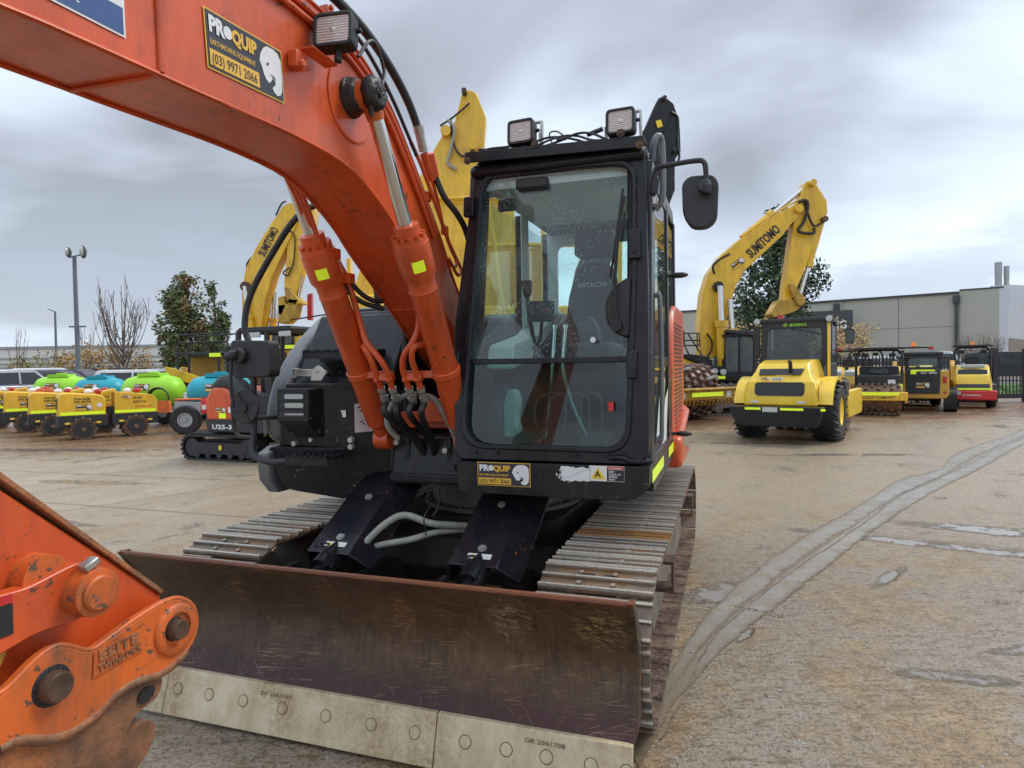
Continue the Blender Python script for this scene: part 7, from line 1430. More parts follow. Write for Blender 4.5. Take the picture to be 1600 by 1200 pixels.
g = G(); x, z = at(1050, 300, 15.8); g.cyl((x - L4[0], -.4, z), (x - L4[0] - .02, -.4, z - .9), .05, n=10); g.build('cylinder_guard', 'refl', t)
# yellow cabless machine glimpsed behind the hose bundle
L5 = (-4.4, 19.5, 0); t = thing('yellow_excavator', 'small yellow excavator glimpsed between the orange cylinders above the hose bundle', 'excavator', L5)
tracked_base(t, 3.0, 2.0, .7, .4, 'tframe', 'tframe', 30)
boomset(t, L5, 19, .4, [(552, 520), (556, 450), (564, 425), (575, 420), (590, 424), (610, 470), (625, 520)], [(543, 405), (549, 404), (551, 470), (545, 470)], 'yel')
g = G(); a = [(x, z) for x, z in px_poly([(530, 560), (530, 462), (590, 460), (600, 475), (600, 560)], 18.6, L5)]; g.prism(a, 'y', -1.0, 1.0); g.build('body', 'yel', t, .05)

# ---- bomag style single drum roller, hood towards the camera
t = thing('roller', 'bright yellow soil roller with black bumper, big lugged tyres and glazed cab', 'roller', (5.72, 13.3, 0), -R_(36), scale=.825)
def lug_tyre(par, x, r, w, mat='rubber', rim='yel_b', lugs=22):
    g = G(); g.lathe((x - w / 2, 0, r), (1, 0, 0), [(0, r * .5), (0, r * .82), (w * .12, r * .93), (w * .3, r * .95), (w * .7, r * .95), (w * .88, r * .93), (w, r * .82), (w, r * .5)], 36); ty = g.build('tyre', mat, par)
    g = G()
    for k in range(lugs):
        a = k * 6.2832 / lugs
        for s_ in (-1, 1):
            aa = a + (0.14 if s_ > 0 else 0)
            pr = []
            for f, da in ((0.02, 0.0), (0.28, .10), (0.52, .26)):
                rr_ = r * (.99 if f > .1 else .93); pr.append((x + s_ * w * f, aa + da, rr_))
            for i in range(2):
                (xa, a0, r0), (xb, a1, r1) = [(pr[j][0], pr[j][1], r * .90) for j in (i, i + 1)]
                q = []
                for (xx, ang) in ((xa, a0), (xb, a1)):
                    xx2 = x + (xx - x)
                    for da2, rad in ((-.035, r * .93), (.035, r * .93), (.03, r * 1.0), (-.03, r * 1.0)):
                        rad2 = rad * (1 if abs(xx - x) < w * .4 else .975); q.append((xx2, math.cos(ang + da2) * rad2, r + math.sin(ang + da2) * rad2))
                g.add(q, [(0, 1, 2, 3), (4, 5, 6, 7), (0, 1, 5, 4), (1, 2, 6, 5), (2, 3, 7, 6), (3, 0, 4, 7)])
    g.build('tread_lugs', mat, ty, smooth=0); 
    g = G(); g.lathe((x - w * .46, 0, r), (1, 0, 0), [(0, .02), (0, r * .52), (w * .05, r * .52), (w * .12, r * .40), (w * .80, r * .40), (w * .87, r * .52), (w * .92, r * .52), (w * .92, r * .46), (w * .80, r * .36), (w * .78, .02)], 30); g.build('rim', rim, ty)
for x in (-.90, .90): lug_tyre(t, x, .72, .60)
g = G(); g.cyl((-.8, 0, .7), (.8, 0, .7), .14, n=14); g.bx(-.45, .45, -.3, 2.2, .55, .9); g.build('axle', 'soot', t)
hood = [(-.55, .95), (.02, 1.02)]
g = G(); pr = [(-.98, .92), (-.92, 1.15), (-.75, 1.62), (-.62, 1.86), (-.1, 2.02), (.75, 2.02), (.75, .92)]
def hoodsec(y, wd, z0, z1, tw): return [(-wd, y, z0), (-wd * .98, y, z0 + (z1 - z0) * .5), (-tw, y, z1), (tw, y, z1), (wd * .98, y, z0 + (z1 - z0) * .5), (wd, y, z0)]
g.rings([hoodsec(-1.02, .84, .88, 1.12, .80), hoodsec(-.96, .84, .88, 1.45, .76), hoodsec(-.70, .80, .88, 1.74, .60), hoodsec(-.55, .80, .88, 1.88, .58), hoodsec(-.1, .80, .88, 1.97, .60), hoodsec(.62, .80, .88, 1.98, .62)], None)
hd = g.build('hood', 'yel_b', t, .045, smooth=30, seg=3)
for s_ in (-1, 1):
    g = G(); o_ = [(math.cos(a) * .86, .70 + math.sin(a) * .86) for a in [k * math.pi / 12 for k in range(1, 12)]]; i_ = [(p[0] * .90, .70 + (p[1] - .7) * .90) for p in o_]; n_ = len(o_)
    vs = [(x, y, z) for x in (s_ * .52, s_ * 1.12) for q in (o_, i_) for y, z in q]; fs = []
    for k in range(n_ - 1): fs += [(k, k + 1, 2 * n_ + k + 1, 2 * n_ + k), (n_ + k, n_ + k + 1, 3 * n_ + k + 1, 3 * n_ + k), (2 * n_ + k, 2 * n_ + k + 1, 3 * n_ + k + 1, 3 * n_ + k), (k, k + 1, n_ + k + 1, n_ + k)]
    g.add(vs, fs + [(0, n_, 3 * n_, 2 * n_), (n_ - 1, 2 * n_ - 1, 4 * n_ - 1, 3 * n_ - 1)]); g.build('mudguard', 'yel_b', t)
nv = V3((0, -1, 0.0)); sl = V3((0, .26, .45)).normalized()
g = G(); g.prism(rpoly([(-.50, 1.12), (.50, 1.12), (.56, 1.18), (.56, 1.40), (.50, 1.44), (-.50, 1.44), (-.56, 1.40), (-.56, 1.18)], .02), 'y', -1.035, -.95, 'ink'); g.warp(lambda x, y, z: (x, y + max(0, (z - 1.12)) * .18, z)); g.build('grille', 'ink', hd)
g = G(); g.prism([(-.50, 1.62), (.45, 1.62), (.50, 1.76), (-.50, 1.76)], 'y', -.86, -.80); g.warp(lambda x, y, z: (x, y + (z - 1.62) * .9, z)); g.build('vent_band', 'plast', hd)
g = G(); g.tube([(.22, -.78, 1.66), (.22, -.84, 1.78), (.22, -.86, 1.90), (.20, -.90, 1.93)], .045, 10); g.build('exhaust', 'ink', t, smooth=60)
g = G(); g.prism(rpoly([(-1.08, .88), (-1.02, .70), (-.86, .46), (-.76, .42), (.85, .42), (.90, .44), (1.02, .88)], .04), 'y', -1.42, -1.02); bp = g.build('rear_bumper', 'black', t, .03)
g = G(); n_ = 0
for x0, x1 in ((-.68, -.32), (.12, .62), (.98, 1.08)): g.flat([(0, 0), (x1 - x0, 0), (x1 - x0, .055), (0, .055)], (x0, -1.423, .805), (1, 0, 0), (0, 0, 1), 'refl')
g.flat([(0, 0), (.34, 0), (.34, .11), (0, .11)], (-.28, -1.424, .76), (1, 0, 0), (0, 0, 1), 'cream'); g.build('bumper_plates', None, bp, smooth=0)
g = G(); proquip(g, (-.42, -1.0, 1.49), (1, 0, 0), (0, .5, 1), .20, .075, False, .004); g.flat([(0, 0), (.26, 0), (.26, .075), (0, .075)], (-.18, -1.0, 1.49), (1, 0, 0), (0, .5, 1), 'white', .004); g.text('N332', (-.16, -1.005, 1.497), (1, 0, 0), (0, .5, 1), .075, 'ink', .02, .22, .008)
g.text('BOMAG', (-.10, -.93, 1.575), (1, 0, 0), (0, .5, 1), .06, 'gold', .01, .36, .01); g.build('number_sticker', None, hd, smooth=0)
g = G()
for k in range(2): g.flat([(0, 0), (.18, 0), (.18, .05), (0, .05)], (-.65 + 1.05 * k, -1.03, .95), (1, 0, 0), (0, 0, 1), 'white')
g.build('small_stickers', None, hd, smooth=0)
g = G(); g.text('BW 211', (.83, -.6, 1.36), (0, 1, .12), (0, 0, 1), .13, 'ink', .02, .42); g.flat([(0, 0), (.35, .05), (.30, .42), (.05, .36)], (.815, -.15, 1.44), (0, 1, 0), (0, 0, 1), 'plast', .004); g.flat([(0, 0), (.12, .1), (.10, .36), (-.02, .32)], (.842, -.95, .98), (0, 1, 0), (0, 0, 1), 'plast', .004); g.build('side_lettering', None, hd, smooth=0)
# cab
g = G(); z0, z1 = 1.93, 2.97
g.ring(rpoly([(-.78, z0 - .1), (.80, z0 - .1), (.78, z1), (-.78, z1)], .06, 3), rpoly([(-.66, z0 + .02), (.68, z0 + .02), (.66, z1 - .20), (-.62, z1 - .20)], .10, 3), 'y', .42, .52); g.ring(rpoly([(-.78, z0 - .1), (.80, z0 - .1), (.78, z1), (-.78, z1)], .06, 3), rpoly([(-.68, z0 + .02), (.70, z0 + .02), (.68, z1 - .12), (-.68, z1 - .12)], .10, 3), 'y', 1.75, 1.83)
g.bx(-.80, .80, .36, 1.9, z1 - .04, z1 + .06); g.bx(-.8, .8, .45, 1.8, 1.2, z0 - .05)
for x in (-.74, .76): g.bx(x - .03, x + .03, 1.75, 1.83, 1.3, z1); g.bx(x - .03, x + .03, 1.1, 1.16, 1.3, z1)
cb = g.build('cab', 'ink', t, .02)
g = G(); g.prism(rpoly([(-.66, z0), (.68, z0), (.66, z1 - .18), (-.62, z1 - .18)], .08, 3), 'y', .46, .47); g.build('rear_window', 'bglass2', cb, smooth=0)
g = G()
for x in (-.75, .77): g.bx(x - .006, x + .006, .52, 1.76, z0 - .5, z1 - .1)
g.build('side_window', 'bglass2', cb, smooth=0)
g = G(); g.bx(.80, .86, .40, .48, 1.5, z1 + .02); g.build('pillar', 'yel_b', cb, .01)
g = G(); g.text('BOMAG', (-.08, .414, z1 - .145), (1, 0, 0), (0, 0, 1), .105, 'lime', .02, .40); g.flat([(0, .05), (.06, 0), (.12, .05), (.06, .11)], (-.24, .416, z1 - .155), (1, 0, 0), (0, 0, 1), 'lime', .001); g.flat([(.03, .05), (.06, .025), (.09, .05), (.06, .08)], (-.24, .416, z1 - .155), (1, 0, 0), (0, 0, 1), 'ink', .002); g.build('cab_lettering', None, cb, smooth=0)
g = G(); g.tube([(-.05, .41, z1 - .22), (.28, .40, z1 - .27), (.62, .41, z1 - .36)], .012, 6); g.build('wiper', 'ink', cb)
g = G(); g.prism(rpoly([(-.28, z0 - .2), (.30, z0 - .2), (.30, z0 + .3), (.18, z0 + .42), (-.16, z0 + .42), (-.26, z0 + .3)], .05), 'y', .8, .95); g.cyl((.5, 1.4, z0 + .15), (.5, 1.5, z0 + .22), .17, n=16); g.build('seat', 'ink', cb, .02)
for x in (-.86, .86):
    g = G(); g.lathe((x, .44, z1 + .0), (0, -1, 0), [(0, .01), (0, .09), (.10, .10), (.12, .085), (.12, 0)], 14); lq = g.build('work_lamp', 'plast', t); g = G(); g.lathe((x, .315, z1), (0, -1, 0), [(0, .0), (0, .08), (.012, .07), (.016, 0)], 14); g.build('lens', 'lamp_glass', lq)
g = G(); g.cyl((-.38, .8, z1 + .05), (-.38, .8, z1 + .18), .09, .07, n=14); g.build('beacon', 'redl', t)
g = G(); g.tube([(.84, 1.0, z1 - .15), (1.1, .9, z1 - .12), (1.24, .85, z1 - .15), (1.24, .85, z1 - .3)], .018, 6); g.build('mirror_arm', 'ink', t); g = G(); g.prism(rpoly([(1.14, z1 - .62), (1.33, z1 - .62), (1.35, z1 - .25), (1.14, z1 - .25)], .04), 'y', .83, .87); g.build('mirror', 'ink', t, .01); g = G(); g.prism(rpoly([(1.16, z1 - .60), (1.31, z1 - .60), (1.33, z1 - .28), (1.16, z1 - .28)], .04), 'y', .824, .829); g.build('mirror_glass', 'bglass', t, smooth=0)
g = G(); g.bx(-.82, -.98, .42, .50, z1 - .9, z1 - .1); g.build('left_mirror', 'ink', t, .02)
# front drum frame
g = G(); g.bx(.98, 1.14, 1.5, 3.6, .45, 1.15); g.bx(-1.14, -.98, 1.5, 3.6, .45, 1.0); g.bx(-1.14, 1.14, 3.5, 3.66, .5, 1.0); g.bx(-1.14, 1.14, 1.4, 1.56, .5, 1.0); g.build('drum_frame', 'yel_b', t, .03)
g = G(); g.prism(rpoly([(.85, 1.0), (1.12, 1.0), (1.12, 1.4), (.85, 1.45)], .04), 'y', 1.0, 1.5); g.build('step_box', 'plast', t, .02)
g = G(); g.cyl((-.94, 2.55, .72), (.94, 2.55, .72), .66, n=32)
for k in range(16):
    for j in range(7): a = k * 6.2832 / 16 + (j % 2) * .196; x = -.84 + j * .28; c = V3((x, 2.55 + .66 * math.cos(a), .72 + .66 * math.sin(a))); d = V3((0, math.cos(a), math.sin(a))); g.cyl(c, c + d * .09, .085, .06, n=5)
g.build('drum', 'muddrum', t)
# ---- padfoot roller whose drum shows beside the cab
t = thing('padfoot_roller', 'muddy yellow roller with brown padfoot drum, between the cab and the bright roller', 'roller', (4.3, 17.8, 0), R_(30))
g = G(); dc = V3((.4, .2, .80)); g.cyl(dc - V3((1.1, 0, 0)), dc + V3((1.1, 0, 0)), .66, n=40, mat='muddrum'); dr = g.build('drum', 'muddrum', t)
src = None; g0 = G(); g0.rings([[(.10, -.085, 0), (.10, .085, 0), (-.10, .085, 0), (-.10, -.085, 0)], [(.075, -.06, .12), (.075, .06, .12), (-.075, .06, .12), (-.075, -.06, .12)]]); 
for k in range(20):
    for j in range(8):
        a = k * 6.2832 / 20 + (j % 2) * .157; x = -.98 + j * .28; mt = Matrix.Translation(dc + V3((x, .66 * math.sin(a), .66 * math.cos(a)))) @ Matrix.Rotation(-a, 4, 'X')
        if src is None: src = g0.build('pad', 'drumpad', dr, .015); src.matrix_local = mt
        else: inst(src, 'pad', dr, mt)
g = G(); g.bx(-.9, 1.75, -1.0, -.86, .60, .88); g.bx(-.9, 1.75, -1.1, -.86, .86, .92); g.bx(1.60, 1.75, -1.0, 1.0, .55, .90); g.prism([(-1.1, .9), (-.62, .92), (-.62, .50), (-1.1, .50)], 'y', -1.1, 1.0); g.build('drum_frame', 'yel_m', t, .02)
g = G()
for k in range(16): x = -.6 + k * .145; g.beam((x, -1.0, .58), (x + .06, -.9, .46), .05, .03)
g.build('scraper_teeth', 'yel_m', t)
g = G(); g.flat([(0, 0), (1.15, 0), (1.15, .11), (0, .11)], (-.2, -1.106, .70), (1, 0, 0), (0, 0, 1), 'refl', .0); g.flat([(0, 0), (.16, 0), (.16, .16), (0, .16)], (1.2, -1.004, .66), (1, 0, 0), (0, 0, 1), 'white', 0); g.flat([(0, 0), (.16, 0), (.16, .16), (0, .16)], (-.5, -1.004, .66), (1, 0, 0), (0, 0, 1), 'white', 0); g.build('reflector', None, t, smooth=0)
g = G(); g.beam((.2, -.45, 1.42), (1.2, .2, 1.48), .12, .05); g.beam((.7, -.8, 1.15), (1.5, -.35, 1.22), .12, .05); g.build('scraper_bar', 'galv', t)
g = G(); g.bx(-.8, .8, 1.2, 3.2, .8, 1.5); g.build('rear_body', 'yel_m', t, .05)
for x in (-.75, .75): lug_tyre(t, x, .6, .45, lugs=12)
for o in list(t.children)[-2:]: o.location.y += 2.6
# ---- row of smaller rollers and a loader
def rops(t, w, y, z0, z1, mat='ink', canopy=True, beacon=None, lamps=True):
    g = G(); g.tube([(-w, y, z0), (-w, y, z1 - .15), (-w + .15, y, z1), (w - .15, y, z1), (w, y, z1 - .15), (w, y, z0)], .04, 8, sm=0); g.build('roll_bar', mat, t, smooth=60)
    if canopy: g = G(); g.prism(rpoly([(-w - .1, z1 + .02), (w + .1, z1 + .02), (w, z1 + .08), (-w, z1 + .08)], .03), 'y', y - .5, y + .6); g.build('canopy', mat, t, .01)
    if beacon: g = G(); g.cyl((0, y, z1 + .04), (0, y, z1 + .2), .08, .06, n=12); g.build('beacon', beacon, t)
    if lamps:
        for x in (-w * .6, w * .6): g = G(); g.bx(x - .1, x + .1, y - .1, y - .03, z1 - .22, z1 - .10); g.build('work_lamp', 'plast', t)
def small_roller(px, py, Y, rz, label, hood, kind, W=1.3, H=2.2):
    X = at(px, py, Y)[0]; t = thing('roller', label, 'roller', (X, Y, 0), rz, 'small rollers lined up by the fence', scale=.93); w = W / 2
    if kind == 'pad':
        g = G(); g.bx(-w + .05, w - .05, -.2, .9, .55, 1.25); g.bx(-w + .1, w - .1, .5, 1.4, .5, 1.5); g.build('body', 'ink', t, .05)
        g = G(); g.sphere((0, .1, 1.30), (.28, .3, .18)); g.build('seat', 'plast', t)
        g = G(); g.cyl((-w + .05, -.35, .50), (w - .05, -.35, .50), .42, n=28); 
        for k in range(12):
            for j in range(7): a = k * .5236 + (j % 2) * .26; g.cyl((-w + .14 + j * (W - .28) / 6, -.35 + .42 * math.cos(a), .50 + .42 * math.sin(a)), (-w + .14 + j * (W - .28) / 6, -.35 + .50 * math.cos(a), .50 + .50 * math.sin(a)), .055, .04, n=5)
        g.build('drum', 'muddrum', t)
        g = G(); g.bx(-w - .1, w + .1, -1.02, -.92, .48, .74); g.bx(-w - .1, -w - .02, -1.0, .3, .42, .66); g.bx(w + .02, w + .1, -1.0, .3, .42, .66); g.build('drum_frame', 'yel', t, .02)
        g = G(); g.flat([(0, 0), (W * .85, 0), (W * .85, .09), (0, .09)], (-w + .08, -1.022, .64), (1, 0, 0), (0, 0, 1), 'refl', .001); g.text('PELLGCT COMPACT', (-w + .12, -1.022, .54), (1, 0, 0), (0, 0, 1), .11, 'ink', .02, W * .75, .003); g.build('frame_lettering', None, t, smooth=0)
        g = G(); proquip(g, (-.35, -.205, .78), (1, 0, 0), (0, 0, 1), .28, .11, False); g.flat([(0, 0), (.2, 0), (.2, .14), (0, .14)], (.25, -.205, .95), (1, 0, 0), (0, 0, 1), 'white', .002); g.text('BO-ENER', (-.05, -.205, .80), (1, 0, 0), (0, 0, 1), .08, 'gold', .01, .4, .002); g.flat([(0, 0), (.1, 0), (.1, .24), (0, .24)], (w - .12, -.205, .72), (1, 0, 0), (0, 0, 1), 'refl', .002); g.build('stickers', None, t, smooth=0)
        rops(t, w - .02, .3, .9, H); g = G(); g.bx(w - .12, w + .02, .1, .3, 1.5, 1.75); g.build('mirror', 'ink', t, .01); lug_tyre(t, -w + .1, .45, .25, lugs=10)
        for o in list(t.children)[-1:]: o.location.y += 1.2
    else:
        g = G(); g.rings([hoodsec(-.9, w * .8, .45, .85, w * .7), hoodsec(-.75, w * .82, .45, 1.15, w * .66), hoodsec(0, w * .84, .45, 1.42, w * .70), hoodsec(.8, w * .86, .45, 1.48, w * .72)]); h_ = g.build('hood', hood, t, .04)
        g = G(); 
        if kind == 'red':
            g.prism(rpoly([(-w, .62), (w, .62), (w * .96, .30), (-w * .96, .30)], .05), 'y', -1.05, -.6, 'redm'); g.build('rear_bumper', 'redm', t, .05)
            g = G(); g.prism(rpoly([(-w * .72, .66), (w * .72, .66), (w * .60, 1.32), (-w * .60, 1.32)], .03), 'y', -1.0, -.86); g.warp(lambda x, y, z: (x, y + .40 * max(0, z - .75) / .6, z)); g.build('rear_grille', 'plast', t)
            g = G(); g.text('DYNAPAC', (-.28, -1.053, .44), (1, 0, 0), (0, 0, 1), .085, 'white', .025, .52, .002); g.flat([(0, 0), (W * .78, 0), (W * .78, .06), (0, .06)], (-w * .78, -1.0, .645), (1, 0, 0), (0, 0, 1), 'refl', .0); proquip(g, (-.22, -.93, .74), (1, 0, 0), (0, .5, 1), .40, .17, False, .005); g.flat([(0, 0), (.22, 0), (.22, .12), (0, .12)], (-w * .8, -1.053, .48), (1, 0, 0), (0, 0, 1), 'cream', .002); g.build('lettering', None, t, smooth=0)
            g = G(); g.bx(-w * .5, w * .5, -.62, -.2, 1.38, 1.50); g.build('water_lid', 'cream', t, .03)
        else:
            g.prism(rpoly([(-w * .9, .5), (w * .9, .5), (w * .85, .28), (-w * .85, .28)], .03), 'y', -.95, .8); g.build('chassis', 'soot', t)
            g = G()
            for x in (-.22, .22): g.bx(x - .16, x + .16, -.74, -.44, 1.18, 1.36)
            g.warp(lambda x, y, z: (x, y, z + (y + .6) * .3)); g.build('top_vents', 'cream', t, .03)
            g = G()
            for k in range(5): g.bx(-w * .6, w * .6, -.93, -.88, .62 + k * .06, .65 + k * .06)
            g.warp(lambda x, y, z: (x, y + .25 * max(0, z - .8), z)); g.build('grille', 'yel_m', t); g = G(); g.tube([(.1, -.5, 1.3), (.1, -.52, 1.5)], .06, 10); g.build('exhaust', 'plast', t)
        for x in (-w * .78, w * .78): lug_tyre(t, x, .45, .3, lugs=12)
        rops(t, w * .78, .3, 1.2, H, canopy=(kind in ('red', 'dark')), beacon={'red': 'amber', 'arch': 'amber'}.get(kind)); g = G(); g.prism(rpoly([(-.2, 1.2), (.2, 1.2), (.2, 1.75), (-.2, 1.75)], .06), 'y', .5, .62); g.build('seat', 'ink', t, .02)
        g = G(); g.cyl((-w * .7, 2.2, .55), (w * .7, 2.2, .55), .52, n=24); g.bx(-w, w, 1.6, 1.75, .5, .8); g.build('drum', 'muddrum', t)
        if kind == 'lamps': g = G(); g.bx(-w * .6, -w * .25, .2, .25, H + .02, H + .1); g.bx(w * .25, w * .6, .2, .25, H + .02, H + .1); g.build('tail_lights', 'redl', t)
    return t
M['bglass2'] = M['bglass']
small_roller(1373, 645, 18.9, -R_(30), 'small black padfoot roller with yellow drum frame and curved canopy', 'ink', 'pad', 1.32, 2.02)
small_roller(1322, 640, 21.6, -R_(36), 'yellow roller with open roll bar and two lamps, right behind the bright roller', 'yel', 'lamps', 1.5, 2.05)
small_roller(1352, 640, 24.0, -R_(32), 'far roller with flat dark canopy between the bright roller and the small black roller', 'yel', 'dark', 1.5, 2.10)
small_roller(1428, 640, 22.3, -R_(30), 'yellow roller with arched roll bar and amber beacon behind the loader', 'yel', 'arch', 1.7, 2.15)
small_roller(1519, 640, 21.0, -R_(35), 'yellow roller with black rear hood, red bumper and flat canopy by the fence', 'yel_b', 'red', 1.35, 2.10)
t = thing('track_loader', 'ochre compact track loader with black rear door, right of the small black roller', 'loader', (12.95, 20.3, 0), -R_(33), scale=.95)
for s_ in (-1, 1):
    g = crawler(G(), 2.0, .34, .72, s_ * .74, 0, 36); g.warp(lambda x, y, z: (y, x, z)); tk = g.build('track', 'rubber', t)
    g = G()
    for k in range(10): g.bx(s_ * .74 - .172, s_ * .74 + .172, -1.012, -1.0, .12 + k * .05, .14 + k * .05)
    for k in range(16): g.bx(s_ * .74 - .172, s_ * .74 + .172, -.72 + k * .09, -.68 + k * .09, .71, .735)
    g.build('track_lugs', 'rubber', tk)
g = G(); g.prism(rpoly([(-.62, .42), (.62, .42), (.70, .55), (.70, 1.30), (-.70, 1.30), (-.70, .55)], .04), 'y', -1.05, 1.0); g.build('body', 'yel_o', t, .03)
g = G(); g.prism(rpoly([(-.45, .58), (.45, .58), (.47, 1.36), (-.47, 1.36)], .04), 'y', -1.10, -1.0); rd = g.build('rear_door', 'plast', t, .02)
g = G()
for k in range(4): g.bx(-.32, .32, -1.112, -1.10, 1.0 + k * .055, 1.035 + k * .055)
g.build('vent_slats', 'ink', rd)
g = G(); g.flat([(0, 0), (.62, 0), (.62, .05), (0, .05)], (-.30, -1.102, 1.29), (1, 0, 0), (0, 0, 1), 'refl', .001); g.flat([(0, 0), (.15, 0), (.15, .14), (0, .14)], (-.33, -1.102, 1.19), (1, 0, 0), (0, 0, 1), 'refl', .002); g.text('CAT', (-.06, -1.102, 1.21), (1, 0, 0), (0, 0, 1), .08, 'white', .03, .17, .002); g.text('289D', (.16, -1.102, 1.21), (1, 0, 0), (0, 0, 1), .08, 'white', .02, .22, .002); proquip(g, (-.18, -1.102, .76), (1, 0, 0), (0, 0, 1), .36, .17, False, .002); g.build('door_stickers', None, rd, smooth=0)
for x in (-.58, .58): g = G(); g.bx(x - .05, x + .05, -1.075, -1.05, .92, 1.12); g.build('tail_light', 'redl', t, .01); g = G(); g.cyl((x, -1.05, .62), (x, -1.07, .62), .04, n=12); g.build('reflector', 'redl', t)
for s_ in (-1, 1): g = G(); g.prism([(-.95, 1.0), (-.95, 1.45), (-.75, 1.62), (-.4, 1.60), (.2, 1.55), (1.5, .7), (1.5, .5), (.1, 1.3), (-.5, 1.25)], 'x', s_ * .72, s_ * .84); g.build('lift_arm', 'yel_o', t, .02)
g = G(); g.ring(rpoly([(-.52, 1.30), (.52, 1.30), (.50, 1.80), (-.50, 1.80)], .05, 3), rpoly([(-.40, 1.42), (.40, 1.42), (.38, 1.72), (-.38, 1.72)], .05, 3), 'y', -.55, -.50); g.bx(-.55, .55, -.60, .8, 1.80, 1.90); g.bx(-.75, .75, -.62, -.52, 1.70, 1.76); g.bx(-.52, -.46, -.5, .8, 1.3, 1.8); g.bx(.46, .52, -.5, .8, 1.3, 1.8); g.build('cab', 'ink', t, .015)
g = G(); g.bx(-.42, .42, -.53, -.52, 1.40, 1.74); g.build('rear_window', 'clear', t, smooth=0); g = G(); g.prism(rpoly([(-.45, 1.90), (.45, 1.90), (.38, 1.98), (-.38, 1.98)], .02), 'y', -.4, .6); g.build('roof', 'galv', t); g = G(); g.cyl((.22, -.3, 1.96), (.22, -.3, 2.08), .07, n=12); g.build('beacon', 'redl', t)

